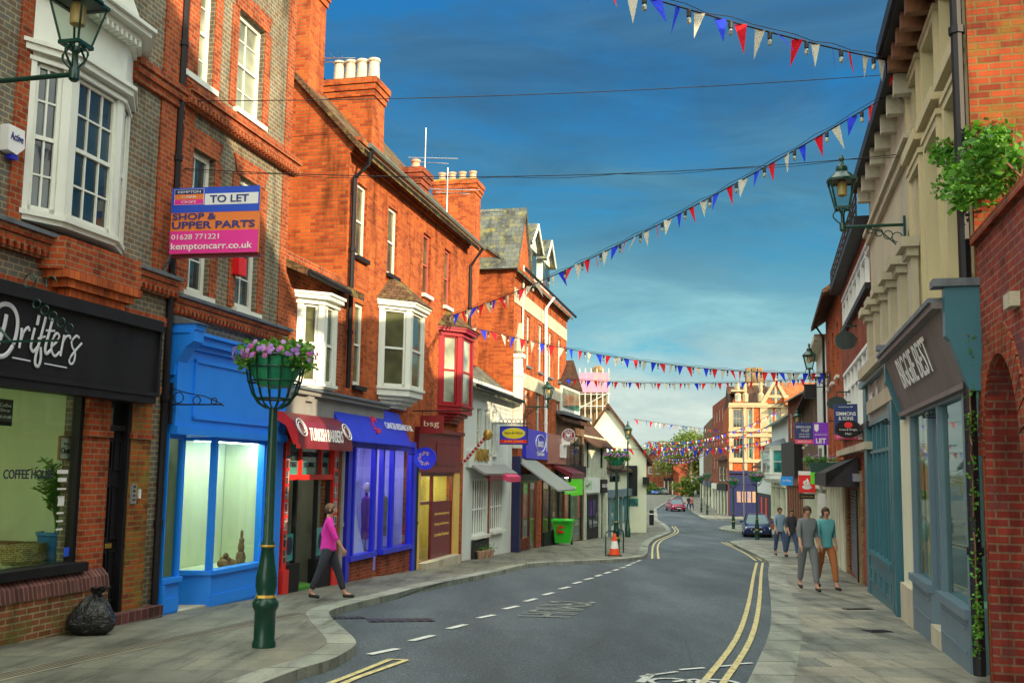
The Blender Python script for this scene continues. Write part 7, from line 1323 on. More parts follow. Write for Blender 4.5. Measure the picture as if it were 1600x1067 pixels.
# right hand hanging signs
T = card('hanging_sign', 'tall navy estate agent sign with a pink foot, behind the black oval', 'sign', 1304, 631, 1341, 686, 22.6, DBL); patch(T, 0, 1, 0, .13, PINK); ctext(T, 'Established here 1800', .5, .9, .035, WTXT, .6); ctext(T, 'SIMMONS', .5, .67, .105, WTXT, .84, bold=.01); ctext(T, '& SONS', .5, .54, .1, WTXT, .62, bold=.01); ctext(T, '01491 571111', .5, .04, .05, WTXT, .8)
m = MB(); m.box(T.w, T.w+.1, -.03, .08, T.z, T.z+T.h); T.part('edge_post', m, WTXT)
p = T; T = card('oval_sign', 'black oval hairdresser sign with red apple emblem hanging over the navy agent sign', 'sign', 1305, 656, 1347, 684, 22.2, BLACK); bpy.data.objects.remove(T.board); m = MB(); n = 32; m.prism([(T.w/2+T.w/2*math.cos(6.2832*k/n), T.z+T.h/2+T.h/2*math.sin(6.2832*k/n)) for k in range(n)], 1, 0, .04); T.board = T.part('board', m, BLACK); ctext(T, 'Irvine & Wright', .5, .38, .14, WTXT, .66); ctext(T, 'Hair', .5, .18, .12, WTXT, .24)
m = MB(); m.prism([(T.w*.5+.09*math.cos(6.2832*k/12), T.z+T.h*.72+.07*math.sin(6.2832*k/12)) for k in range(12)], 1, -.01, .0); T.part('emblem', m, SRED, T.board)
T = card('agent_board', 'navy and pink TO LET board partly behind the purple one', 'sign', 1242, 660, 1275, 693, 31.5, DBL); patch(T, 0, 1, 0, .2, PINK); ctext(T, 'SIMMONS & SONS', .42, .74, .1, WTXT, .7); ctext(T, 'TO LET', .5, .56, .12, WTXT, .4, bold=.01); ctext(T, 'OFFICES / SHOP', .45, .42, .06, WTXT, .5); ctext(T, 'AVAILABLE NOW', .45, .3, .07, WTXT, .5); ctext(T, '01491 571111', .45, .05, .1, WTXT, .6)
T = card('agent_board', 'purple board reading LET with a white shield', 'sign', 1271, 660, 1295, 695, 30, PURP); ctext(T, 'LET', .5, .08, .22, WTXT, .66, bold=.03); ctext(T, 'davistate.com', .5, .43, .06, WTXT, .8); m = MB(); w, h, z = T.w, T.h, T.z; m.prism([(w*.08, z+h*.92), (w*.36, z+h*.92), (w*.36, z+h*.68), (w*.22, z+h*.58), (w*.08, z+h*.68)], 1, -.006, 0); T.part('shield', m, WTXT, T.board); patch(T, .04, .96, .5, .505, WTXT)
arm(T, [(T.w, .02, T.z+T.h+.05), (T.w+.4, .02, T.z+T.h+.05)], BLACK)
T = card('hanging_sign', 'red bank sign with a white flame emblem above a black board', 'sign', 1248, 742, 1274, 769, 35, SRED); m = MB(); w, h, z = T.w, T.h, T.z
m.prism([(w*.5+w*.28*math.cos(6.2832*k/20), z+h*.32+h*.14*math.sin(6.2832*k/20)) for k in range(20)], 1, -.006, 0); m.tube([(w*.4, -.01, z+h*.45), (w*.34, -.01, z+h*.6), (w*.5, -.01, z+h*.75)], [.05, .05, .01], 6); m.tube([(w*.6, -.01, z+h*.42), (w*.55, -.01, z+h*.65), (w*.52, -.01, z+h*.82)], [.06, .05, .01], 6); T.part('emblem', m, WTXT, T.board)
m = MB(); m.box(0, w, 0, .05, z+h+.01, z+h+.14); T.part('top_strip', m, WTXT); arm(T, [(-.05, .02, z+h+.16), (w+.5, .02, z+h+.16)], BLACK)
T = card('hanging_sign', 'black board with small gold lettering under the red bank sign', 'sign', 1249, 771, 1273, 779, 35, BLACK); ctext(T, 'CASH MACHINE', .5, .3, .35, GOLD, .8)
T = card('hanging_sign', 'lime green sign between the red bank sign and the black awning', 'sign', 1267, 733, 1292, 756, 29.5, LIME); m = MB(); ring(m, (T.w*.45, -.01, T.z+T.h*.65), T.h*.14, .015, n=12, seg=(2.5, 7)); T.part('emblem', m, WTXT, T.board); ctext(T, 'specsave', .45, .25, .14, WTXT, .5)
T = card('hanging_sign', 'sky blue sign with white handwriting beyond the red bank sign', 'sign', 1220, 744, 1239, 758, 56, SKYB); ctext(T, 'Joe Blogs', .5, .38, .3, WTXT, .75, shear=.3)
for (px, py, w, h, Y, lb) in ((1322, 532, 34, 29, 23.2, 'black oval hanging sign high on the red brick building'), (1308, 630, 32, 21, 25.7, 'dark oval hanging sign just behind the navy agent sign')):
    T = card('oval_sign', lb, 'sign', px-w/2, py-h/2, px+w/2, py+h/2, Y, BLACK); bpy.data.objects.remove(T.board); m = MB(); n = 32; m.prism([(T.w/2+T.w/2*math.cos(6.2832*k/n), T.z+T.h/2+T.h/2*math.sin(6.2832*k/n)) for k in range(n)], 1, 0, .09); T.part('board', m, paint('dark_green_board', (.02, .035, .03), .3, .3)); m = MB(); m.tube([(T.w*.5, .04, T.z+T.h), (T.w*.5, .04, T.z+T.h+.12), (T.w+.35, .04, T.z+T.h+.12)], .02, 6); m.tube([(T.w-.02, .04, T.z+T.h*.6), (T.w+.35, .04, T.z+T.h*.6)], .02, 6); m.box(T.w+.33, T.w+.37, .0, .08, T.z+T.h*.5, T.z+T.h+.2); T.part('bracket', m, LGREEN)
T = card('hanging_sign', 'dark tilted box sign high on the rendered house behind the lantern', 'sign', 1257, 600, 1276, 622, 37, BLACK, th=.25); arm(T, [(T.w, .1, T.z+T.h*.8), (T.w+.7, .1, T.z+T.h*.8)], BLACK)
for (x0, y0, x1, y1, Y, lb, px_) in ((1379, 445, 1440, 470, 16.4, 'thin black scrolled bracket without a sign on the teal shop', 0), (1441, 540, 1508, 560, 12.6, 'thin black scrolled bracket without a sign in front of the grey blue shop', 0)):
    yb = {1379: 662, 1441: 652}[x0]; p = at(x0, yb, Y); F = Frame((p.x, p.y), CD); T = Thing('sign_bracket', lb, 'bracket', F, 0, 0, p.z); w = F.sz(x1, yb)[0]; m = MB(); m.tube([(0, 0, p.z), (w, 0, p.z)], .01, 5); m.tube([(0, 0, p.z+.02), (w*.3, 0, p.z+.04), (w*.7, 0, p.z+.0), (w, 0, p.z-.2)], .009, 5); ring(m, (.05, 0, p.z+.04), .04, .007); T.one(m, BLACK)
# satellite style aerials on the left roofs
def aerial(px, py0, py1, Y, label):
    p = at(px, py1, Y); F = Frame((p.x, p.y), CD); t_ = at(px, py0, Y).z; T = Thing('aerial', label, 'aerial', F, 0, 0, p.z); m = MB(); m.tube([(0, 0, p.z), (0, 0, t_)], .02, 6); mt = T.part('mast', m, CHROME); m = MB()
    h = t_-p.z
    for zz, l_ in ((.55, 1.0), (.48, .7)): m.tube([(-l_*.5, 0, p.z+h*zz), (l_*.9, .2, p.z+h*(zz-.03))], .012, 5)
    for k in range(6): m.tube([(-.4+.2*k, -.15, p.z+h*.55), (-.4+.2*k, .15, p.z+h*.55)], .006, 4)
    T.part('antenna', m, CHROME, mt)
aerial(663, 200, 300, 27, 'tall television aerial on the ridge of the long orange brick house'); aerial(698, 262, 335, 28, 'slim aerial standing beside the lichened chimney'); aerial(748, 310, 350, 38, 'low aerial behind the lichened chimney'); aerial(492, 55, 130, 22, 'bare thin mast beside the four pale chimney pots')
# rubbish bag
p = gnd(141, 990); F = Frame((p.x, p.y), (1, 0)); T = Thing('rubbish_bag', 'full black plastic rubbish bag slumped against the coffee shop wall', 'rubbish bag', F, 0, 0, p.z)
from mathutils import noise
m = MB(); NA, NZ = 72, 46
for i in range(NZ+1):
    t_ = i/NZ
    for k in range(NA):
        a = 6.2832*k/NA; cx_, cy_ = math.cos(a), math.sin(a)
        if t_ < .8: q = t_/.8; r = .3*(math.sin(math.pi*(.13+.87*q)*.93)**.62)*(1-.3*q**3); z = .43*q**1.15
        else: q = (t_-.8)/.2; r = .045+.1*abs(q-.25)**1.2; z = .43+.13*q
        fold = abs(noise.noise(Vector((cx_*3.2+t_*1.5, cy_*3.2-t_, t_*1.2))))*.17+abs(noise.noise(Vector((cx_*8, cy_*8, t_*5))))*.06; nk_ = min(1, max(0, (t_-.5)/.3)); ridge = math.sin(a*11+3*noise.noise(Vector((cx_, cy_, 4))))*.07*nk_
        r *= 1+fold-.07+ridge+noise.noise(Vector((cx_*1.3, cy_*1.3, t_*2+7)))*.22; z += noise.noise(Vector((cx_*2, cy_*2, t_*3)))*.05*min(1, t_*4)
        lean = .04*t_*t_; m.v.append(Vector((cx_*r*1.05+lean+(.05 if t_ > .8 else 0)*(t_-.8)*5, cy_*r*.85, p.z+max(0, z))))
for i in range(NZ):
    for k in range(NA): m.f.append([i*NA+k, i*NA+(k+1) % NA, (i+1)*NA+(k+1) % NA, (i+1)*NA+k]); m.m.append(0)
m.f.append([k for k in range(NA)][::-1]); m.m.append(0); m.f.append([NZ*NA+k for k in range(NA)]); m.m.append(0)
bagm, t, b = newmat('bin_liner'); b.inputs['Base Color'].default_value = (.012, .012, .014, 1); b.inputs['Roughness'].default_value = .22; nn = nd(t, 'ShaderNodeTexNoise'); nn.inputs['Scale'].default_value = 9; nn.inputs['Detail'].default_value = 3; nn.inputs['Distortion'].default_value = 2; bp = nd(t, 'ShaderNodeBump'); bp.inputs['Strength'].default_value = .8; bp.inputs['Distance'].default_value = .03; t.links.new(nn.outputs[0], bp.inputs['Height']); t.links.new(bp.outputs[0], b.inputs['Normal']); T.one(m, bagm, smooth=True)
# traffic cone
p = gnd(960, 868); F = Frame((p.x, p.y), (1, 0)); T = Thing('traffic_cone', 'orange and white traffic cone on the left pavement in front of the cycle stands', 'traffic cone', F, 0, 0, p.z); COR = paint('cone_orange', (.85, .08, .01), .45, .08)
m = MB(); m.box(-.24, .24, -.24, .24, p.z, p.z+.04); T.part('base', m, RUB); m = MB(); m.lathe([(.19, .04), (.145, .26)], (0, 0, p.z), 18); m.lathe([(.1, .5), (.05, .74), (.04, .76)], (0, 0, p.z), 18); T.part('cone', m, COR, smooth=True); m = MB(); m.lathe([(.147, .25), (.102, .505)], (0, 0, p.z), 18); T.part('reflective_band', m, WTXT, smooth=True)
# cycle stands
for i, (px, dx) in enumerate(((953, 0), (968, 0))):
    p = gnd(px, 868 if i == 0 else 864); F = Frame((p.x, p.y), (.5, .86)); T = Thing('cycle_stand', ('green tubular cycle stand just left of the traffic cone', 'green tubular cycle stand just right of the traffic cone')[i], 'cycle stand', F, 0, 0, p.z, 'cycle stands'); m = MB(); m.tube([(-.35, 0, p.z), (-.35, 0, p.z+.7), (-.3, 0, p.z+.8), (-.2, 0, p.z+.84), (.2, 0, p.z+.84), (.3, 0, p.z+.8), (.35, 0, p.z+.7), (.35, 0, p.z)], .025, 8); T.one(m, LGREEN, smooth=True)
# wheelie bin
p = gnd(880, 851); F = Frame((p.x, p.y), (.985, -.17)); g = p.z; T = Thing('wheelie_bin', 'bright green wheelie bin with red markings outside the takeaway', 'bin', F, 0, 0, g); GB = paint('bin_green', (.03, .5, .02), .4, .15)
b = MB(); b.mesh([(x*k, y*k2, z) for z, k, k2 in ((g+.1, .32, .3), (g+1.0, .42, .4)) for x, y in ((-1, -1), (1, -1), (1, 1), (-1, 1))], [(0, 1, 2, 3), (4, 5, 6, 7), (0, 1, 5, 4), (1, 2, 6, 5), (2, 3, 7, 6), (3, 0, 4, 7)]); b.box(-.45, .45, -.43, .43, g+.97, g+1.03); T.part('body', b, GB)
b = MB(); b.prism([(-.47, g+1.03), (.47, g+1.03), (.47, g+1.08), (.1, g+1.14), (-.47, g+1.09)], 0, -.47, .47); b.v = [Vector((v.x, v.y, v.z)) for v in b.v]; T.part('lid', b, GB)
for s_ in (-.36, .3):
    b = MB(); b.tube([(s_, .3, g+.11), (s_+.08, .3, g+.11)], .11, 14); T.part('wheel', b, RUB)
b = MB(); b.tube([(-.3, .5, g+1.0), (.3, .5, g+1.0)], .02, 6); T.part('handle', b, RUB); b = MB(); rnd = random.Random(4)
for k in range(16): x, z = rnd.uniform(-.3, .0), g+rnd.uniform(.5, .85); b.box(x, x+.1, -.41, -.36, z, z+.05)
T.part('red_marking', b, SRED)
p = gnd(985, 828); F = Frame((p.x, p.y), (1, 0)); T = Thing('litter_bin', 'green litter bin with a bag on top at the foot of the far lamp post', 'bin', F, 0, 0, p.z); m = MB(); m.lathe([(.28, 0), (.36, 1.1), (.38, 1.12)], (0, 0, p.z), 14); T.part('body', m, GB, smooth=True); m = MB(); m.lathe([(.3, 1.12), (.34, 1.25), (.2, 1.45), (.1, 1.6)], (0, 0, p.z), 9); T.part('bag', m, bagm)
for px, py, H, lb in ((1018, 820, 1.05, 'black bollard with white bands on the bulging left pavement'),):
    p = gnd(px, py); F = Frame((p.x, p.y), (1, 0)); T = Thing('bollard', lb, 'bollard', F, 0, 0, p.z); m = MB(); m.lathe([(.19, 0), (.19, .9), (.17, 1.15), (.1, 1.2)], (0, 0, p.z), 14); T.part('post', m, BLACK, smooth=True); m = MB(); m.lathe([(.194, .85), (.192, .92)], (0, 0, p.z), 14); T.part('band', m, WTXT)
# slim signal and sign posts far right
for px, py0, py1, Y, lb in ((1100, 700, 806, 118, 'slim grey signal post at the distant right kerb'), (1163, 650, 826, 72, 'pale thin street lamp column at the side road'), (1285, 700, 880, 32, 'black downpipe like sign post beside the bank sign')):
    p = at(px, py1, Y); F = Frame((p.x, p.y), (1, 0)); g = gz(Y); t_ = at(px, py0, Y).z; T = Thing('sign_post', lb, 'post', F, 0, 0, g); m = MB(); m.tube([(0, 0, g), (0, 0, t_)], .055, 8); T.part('post', m, GREY); 
    if px == 1285: m = MB(); m.box(-.12, .12, -.08, -.056, g+1.5, g+2.2); T.part('plate', m, WTXT)
# =================== CARS ===================
def car(label, px, py, Y, ang, body, L_=4.4, W_=1.74, H_=1.42, name='parked_car', group=None, plate='YJ04 TRX'):
    p = at(px, py, Y); g = gz(Y)-.11; F = Frame((p.x, p.y), (math.cos(ang), math.sin(ang))); T = Thing(name, label, 'car', F, 0, 0, g, group); w = W_/2
    # front of the car faces -y; sections along y: (y, half width bottom, half width top, z bottom, z top)
    S_ = [(-L_/2, .82, .74, .28, .62), (-L_/2+.12, .95, .86, .2, .7), (-L_/2+.6, 1, .92, .18, .8), (-L_/2+1.2, 1, .94, .18, .9), (-L_/2+1.5, 1, .95, .18, .93), (L_/2-1.1, 1, .95, .18, .96), (L_/2-.35, .98, .9, .22, .94), (L_/2, .85, .78, .3, .8)]
    def loft(S_, n=9):
        m = MB(); R_ = []
        for (y, kb, kt, z0_, z1_) in S_:
            r = [(-w*kb*.92, z0_), (-w*kb, z0_+.12), (-w*kb, (z0_+z1_)/2), (-w*kt, z1_-.06), (-w*kt*.88, z1_), (0, z1_+.025), (w*kt*.88, z1_), (w*kt, z1_-.06), (w*kb, (z0_+z1_)/2), (w*kb, z0_+.12), (w*kb*.92, z0_)]
            R_.append(len(m.v)); m.v += [Vector((x, y, g+z)) for x, z in r]
        k = 11
        for a, b in zip(R_, R_[1:]):
            for i in range(k): m.f.append([a+i, a+(i+1) % k, b+(i+1) % k, b+i]); m.m.append(0)
        m.f.append([R_[0]+i for i in range(k)][::-1]); m.m.append(0); m.f.append([R_[-1]+i for i in range(k)]); m.m.append(0); return m
    bd = T.part('body', loft(S_), body, smooth=True)
    yA, yB, yC, yD = -L_/2+1.05, -L_/2+1.75, L_/2-1.35, L_/2-.75; zt = H_; zb = .9
    roof = [(-w*.66, yB), (w*.66, yB), (w*.66, yC), (-w*.66, yC)]; base = [(-w*.86, yA), (w*.86, yA), (w*.88, yD), (-w*.88, yD)]
    m = MB(); m.mesh([(x, y, g+zt-.03) for x, y in roof]+[(x*.88, y+(.12 if y < 0 else -.12), g+zt+.02) for x, y in roof], [(4, 5, 6, 7), (0, 1, 5, 4), (1, 2, 6, 5), (2, 3, 7, 6), (3, 0, 4, 7)])
    for i in range(4): a, b_ = base[i], roof[i]; m.tube([(a[0], a[1], g+zb), (b_[0], b_[1], g+zt-.02)], .04, 5)
    for s_ in (-1, 1): m.tube([(s_*w*.87, 0.15, g+zb), (s_*w*.66, 0.15, g+zt-.02)], .035, 5)
    T.part('roof', m, body, smooth=True)
    GL = P_DARK if False else MATS.get('car_glass') or paint('car_glass', (.03, .1, .12), .05, .3, 1.)
    for nm, q in (('windscreen', (0, 1)), ('side_window', (1, 2)), ('rear_window', (2, 3)), ('side_window', (3, 0))):
        i, j = q; m = MB(); m.poly([(base[i][0], base[i][1], g+zb-.02), (base[j][0], base[j][1], g+zb-.02), (roof[j][0], roof[j][1], g+zt-.03), (roof[i][0], roof[i][1], g+zt-.03)]); T.part(nm, m, GL)
    for s_ in (-1, 1):
        for y in (-L_/2+.85, L_/2-.85):
            m = MB(); m.tube([(s_*(w-.19), y, g+.31), (s_*(w+.01), y, g+.31)], .31, 20); wh = T.part('wheel', m, RUB); m = MB(); m.tube([(s_*(w+.005), y, g+.31), (s_*(w+.02), y, g+.31)], .19, 14); T.part('rim', m, CHROME, wh)
        m = MB(); m.lathe([(.03, -.07), (.1, -.04), (.11, .04), (.04, .08)], (s_*(w+.12), yA+.25, g+.98), 8); m.tube([(s_*w*.85, yA+.25, g+.93), (s_*(w+.1), yA+.25, g+.96)], .02, 5); T.part('wing_mirror', m, body)
        m = MB(); m.mesh([(s_*w*a, -L_/2+y, g+z) for a, y, z in ((.42, -.02, .52), (.86, .06, .54), (.88, .12, .69), (.45, .05, .66))]+[(s_*w*a, -L_/2+y+.08, g+z) for a, y, z in ((.42, -.02, .52), (.86, .06, .54), (.88, .12, .69), (.45, .05, .66))], [(0, 1, 2, 3), (0, 1, 5, 4), (2, 3, 7, 6), (1, 2, 6, 5), (3, 0, 4, 7)]); T.part('headlight', m, paint('headlight', (.7, .72, .7), .1, .1) if 'headlight' not in MATS else MATS['headlight'])
    m = MB(); m.box(-w*.36, w*.36, -L_/2-.02, -L_/2+.03, g+.52, g+.63); T.part('grille', m, BLACK); m = MB(); m.box(-w*.8, w*.8, -L_/2-.03, -L_/2+.1, g+.24, g+.33); T.part('lower_grille', m, BLACK)
    m = MB(); m.box(-.26, .26, -L_/2-.05, -L_/2-.0, g+.37, g+.48); pl = T.part('number_plate', m, WTXT); ttext(T, plate, 0, -L_/2-.055, g+.395, .06, DTXT, .45, pl, True, ex=.002)
    return T
CARB = paint('car_blue', (.012, .03, .11), .2, .1, 1, metal=.3); CARR = paint('car_red', (.3, .015, .06), .25, .1, 1, metal=.2)
car('dark blue saloon parked facing the viewer beside the right pavement', 1182, 836, 65.5, -.2, CARB)
car('dark red car driving up the middle of the distant road', 1055, 793, 122, .05, CARR, name='car')
car('small blue car far away at the left end of the road', 1018, 768, 205, .3, paint('car_bright_blue', (.05, .15, .5), .3, .1), name='car')
car('silver car far away beside the small blue one', 1033, 768, 208, .2, paint('car_silver', (.35, .37, .38), .3, .1), name='car')
# =================== PEOPLE ===================
SKIN = paint('skin', (.5, .26, .17), .6, .08); HAIRB = paint('hair_brown', (.06, .03, .015), .7, .3, 30)
def skin_mesh(name, V_, E_, R_, mat, parent, sub=2, root=0):
    me = bpy.data.meshes.new(name); me.from_pydata([Vector(v) for v in V_], E_, []); o = bpy.data.objects.new(name, me); C.objects.link(o)
    md = o.modifiers.new('s', 'SKIN'); md.use_smooth_shade = True
    for i, r in enumerate(R_): d = me.skin_vertices[0].data[i]; d.radius = (r, r) if not isinstance(r, tuple) else r; d.use_root = (i == root)
    sm = o.modifiers.new('u', 'SUBSURF'); sm.levels = sub; sm.render_levels = sub
    dg = bpy.context.evaluated_depsgraph_get(); dg.update(); m2 = bpy.data.meshes.new_from_object(o.evaluated_get(dg)); bpy.data.objects.remove(o); bpy.data.meshes.remove(me)
    m2.name = name; m2.materials.clear(); m2.materials.append(mat); m2.polygons.foreach_set('use_smooth', [True]*len(m2.polygons)); o = bpy.data.objects.new(name, m2); C.objects.link(o); o.parent = parent; return o
def person(label, px, py, face, H, top, legs, hair=HAIRB, step=.28, skirt=False, bag=None, shorts=False, longhair=False, Y=None, group=None):
    p = gnd(px, py) if Y is None else Vector((at(px, py, Y).x, Y, gz(Y))); T = Thing('person', label, 'person', Frame((p.x, p.y), (math.cos(face), math.sin(face))), 0, 0, p.z, group); k = H/1.72; r = T.root
    s = step
    # joints; figure walks towards -y of its own frame
    J = dict(pel=(0, 0, .95), wai=(0, .0, 1.1), che=(0, -.01, 1.3), nec=(0, .0, 1.47), nk2=(0, -.01, 1.52), hed=(0, -.02, 1.6), hd2=(0, -.01, 1.665))
    for sd, q in ((1, 1), (-1, -1)):
        J['hip%d' % sd] = (.1*sd, 0, .92); J['kne%d' % sd] = (.11*sd, -s*.55*q-.03, .5); J['ank%d' % sd] = (.11*sd, (-s*1.05 if q > 0 else s*1.0), .1 if q > 0 else .14); J['toe%d' % sd] = (.12*sd, (-s*1.05-.17 if q > 0 else s*1.0-.15), .035 if q > 0 else .05)
        J['sho%d' % sd] = (.15*sd, 0, 1.42); J['elb%d' % sd] = (.2*sd, s*.35*q, 1.16); J['wri%d' % sd] = (.205*sd, s*.35*q-.14, .95); J['pal%d' % sd] = (.205*sd, s*.35*q-.18, .88)
    names = list(J); idx = {n: i for i, n in enumerate(names)}; V_ = [Vector(J[n])*k for n in names]
    E_ = [(idx[a], idx[b]) for a, b in (('pel', 'wai'), ('wai', 'che'), ('che', 'nec'), ('nec', 'nk2'), ('nk2', 'hed'), ('hed', 'hd2'))]
    for sd in (1, -1):
        for a, b in (('pel', 'hip'), ('hip', 'kne'), ('kne', 'ank'), ('ank', 'toe'), ('che', 'sho'), ('sho', 'elb'), ('elb', 'wri'), ('wri', 'pal')): E_.append((idx[a if a in ('pel', 'che') else a+str(sd)], idx[b+str(sd)]))
    RD = dict(pel=.07, wai=.075, che=.1, nec=.06, nk2=.052, hed=(.084, .1), hd2=(.078, .092), hip=.05, kne=.055, ank=.038, toe=.035, sho=.058, elb=.042, wri=.028, pal=(.026, .04))
    R_ = [tuple(c*k for c in RD[n.rstrip('-1')]) if isinstance(RD[n.rstrip('-1')], tuple) else RD[n.rstrip('-1')]*k for n in names]
    R_ = [(x, x) if not isinstance(x, tuple) else x for x in R_]
    for sd in (1, -1):                                               # fingers and thumb
        b = Vector(J['pal%d' % sd])*k; pi = idx['pal%d' % sd]
        for q, ln in enumerate((.06, .07, .075, .065)):
            o_ = Vector((0, (q-1.5)*.019, -.02))*k; a = len(V_); V_ += [b+o_, b+o_+Vector((-.006*sd, -.005, -ln*.55))*k, b+o_+Vector((-.018*sd, -.006, -ln))*k]; R_ += [(.009*k,)*2, (.008*k,)*2, (.006*k,)*2]; E_ += [(pi, a), (a, a+1), (a+1, a+2)]
        a = len(V_); V_ += [b+Vector((-.01*sd, -.035, .01))*k, b+Vector((-.02*sd, -.055, -.025))*k]; R_ += [(.011*k,)*2, (.008*k,)*2]; E_ += [(pi, a), (a, a+1)]
    skin_mesh('body', V_, E_, R_, SKIN, r)
    def sub(nm, ns, grow, mat, extra=()):
        ii = [n for n in ns]; vv = [Vector(J[n])*k if isinstance(n, str) else Vector(n)*k for n in ii]; return ii, vv
    def cloth(nm, ns, ed, rad, mat): return skin_mesh(nm, [Vector(J[n] if isinstance(n, str) else n)*k for n in ns], ed, [((x[0]*k, x[1]*k) if isinstance(x, tuple) else (x*k, x*k)) for x in rad], mat, r)
    sl = [tuple(Vector(J['elb%d' % sd])*.55+Vector(J['wri%d' % sd])*.45) if not shorts else tuple(Vector(J['sho%d' % sd])*.4+Vector(J['elb%d' % sd])*.6) for sd in (1, -1)]
    if shorts: cloth('top', [(0, 0, .86), 'wai', 'che', (0, 0, 1.44), 'sho1', sl[0], 'sho-1', sl[1]], [(0, 1), (1, 2), (2, 3), (2, 4), (4, 5), (2, 6), (6, 7)], [(.155, .12), (.145, .112), (.17, .118), .08, .075, .068, .075, .068], top)
    else: cloth('top', [(0, 0, .86), 'wai', 'che', (0, 0, 1.45), 'sho1', 'elb1', sl[0], 'sho-1', 'elb-1', sl[1], (0, 0, .9)], [(0, 9 if False else 10), (10, 1), (1, 2), (2, 3), (2, 4), (4, 5), (5, 6), (2, 7), (7, 8), (8, 9)], [.172, .13, .142, .07, .07, .054, .045, .07, .054, .045, .165], top)
    le = []
    for sd in (1, -1):
        a, b = Vector(J['kne%d' % sd]), Vector(J['ank%d' % sd]); le.append(tuple(a if shorts else a*.12+b*.88))
    cloth('trousers', ['pel', (0, 0, 1.03), 'hip1', 'kne1', le[0], 'hip-1', 'kne-1', le[1]] if not shorts else ['pel', (0, 0, 1.03), 'hip1', le[0], 'hip-1', le[1]], [(0, 1), (0, 2), (2, 3), (3, 4), (0, 5), (5, 6), (6, 7)] if not shorts else [(0, 1), (0, 2), (2, 3), (0, 4), (4, 5)], [.15, .13, .125, .078, .06, .125, .078, .06] if not shorts else [(.15, .115), (.14, .105), .105, .08, .105, .08], legs)
    for sd in (1, -1):
        a, b = Vector(J['ank%d' % sd]), Vector(J['toe%d' % sd]); skin_mesh('shoe', [a*k+Vector((0, .03, -.045))*k, (a*.5+b*.5)*k+Vector((0, 0, -.01)), b*k+Vector((0, -.03, 0))*k], [(0, 1), (1, 2)], [(.045*k,)*2, (.045*k,)*2, (.032*k,)*2], RUB, r, 1)
    m = MB(); c = Vector(J['hed'])*k                                      # hair, nose, eyes, mouth, ears
    n1_, n2_ = 14, 8
    for i in range(n2_+1):
        ph = math.pi*.5-math.pi*(.62 if not longhair else .78)*i/n2_
        for j in range(n1_): a = 6.2832*j/n1_; dn = max(0, -math.sin(a)) if ph < .35 else 0; m.v.append(Vector((math.cos(a)*math.cos(ph)*.092*k, (math.sin(a)*math.cos(ph)*.112+.012)*k*(1 if dn < .3 else .72), .03*k+math.sin(ph)*.115*k))+c)
    for i in range(n2_):
        for j in range(n1_): m.f.append([i*n1_+j, i*n1_+(j+1) % n1_, (i+1)*n1_+(j+1) % n1_, (i+1)*n1_+j]); m.m.append(0)
    o = mkobj('hair', m, hair, r, smooth=True)
    m = MB(); m.prism([(-.012*k, c.z-.005*k), (.012*k, c.z-.005*k), (.004*k, c.z+.03*k), (-.004*k, c.z+.03*k)], 1, c.y-.118*k, c.y-.08*k); mkobj('nose', m, SKIN, r)
    for sx in (-1, 1): m = MB(); m.lathe([(.004*k, -.006*k), (.009*k, 0), (.004*k, .006*k)], (sx*.03*k, c.y-.095*k, c.z+.03*k), 8); mkobj('eye', m, DARK, r); m = MB(); m.lathe([(.005*k, -.028*k), (.014*k, 0), (.006*k, .028*k)], (sx*.086*k, c.y+.01*k, c.z+.01*k), 6); mkobj('ear', m, SKIN, r)
    m = MB(); m.box(-.022*k, .022*k, c.y-.1*k, c.y-.085*k, c.z-.04*k, c.z-.032*k); mkobj('mouth', m, paint('lips', (.4, .1, .08), .6, .02) if 'lips' not in MATS else MATS['lips'], r)
    return T
JEAN = paint('denim', (.05, .08, .16), .85, .15, 12); GREYC = paint('cloth_grey', (.16, .17, .18), .85, .15, 12); RUST = paint('cloth_rust', (.4, .13, .04), .85, .15, 12); TEALC = paint('cloth_teal', (.1, .34, .36), .85, .1, 12); PBLUE = paint('cloth_pale_blue', (.2, .3, .4), .85, .1, 12); MAGC = paint('cloth_magenta', (.75, .03, .4), .8, .1, 12); DKC = paint('cloth_dark', (.03, .03, .045), .85, .1, 12); REDC = paint('cloth_salmon', (.5, .16, .14), .85, .1, 12)
person('person in a pale blue jacket and jeans walking beside another on the right pavement', 1219, 869, .1, 1.74, PBLUE, JEAN, step=.2)
person('person in a dark navy top and jeans beside the one in pale blue', 1237, 871, .15, 1.68, DKC, JEAN, step=.24)
person('person in a grey top and grey trousers, kerb side of the front pair', 1263, 922, .0, 1.72, GREYC, GREYC, step=.22)
person('person in a teal top and rust coloured trousers walking beside the one in grey', 1292, 920, .05, 1.7, TEALC, RUST, longhair=True, step=.26)
person('person in a magenta top and dark trousers walking past the red barber shop', 510, 936, 1.75, 1.62, MAGC, DKC, longhair=True, step=.3)
person('distant person in dark clothes on the far right pavement, left of two', 1076, 799, .1, 1.75, DKC, JEAN, Y=120)
person('distant person in salmon clothes on the far right pavement, right of two', 1081, 799, .1, 1.68, REDC, DKC, Y=122)
person('distant person in pale clothes by the far planter post', 1087, 778, .1, 1.75, PBLUE, GREYC, Y=170)
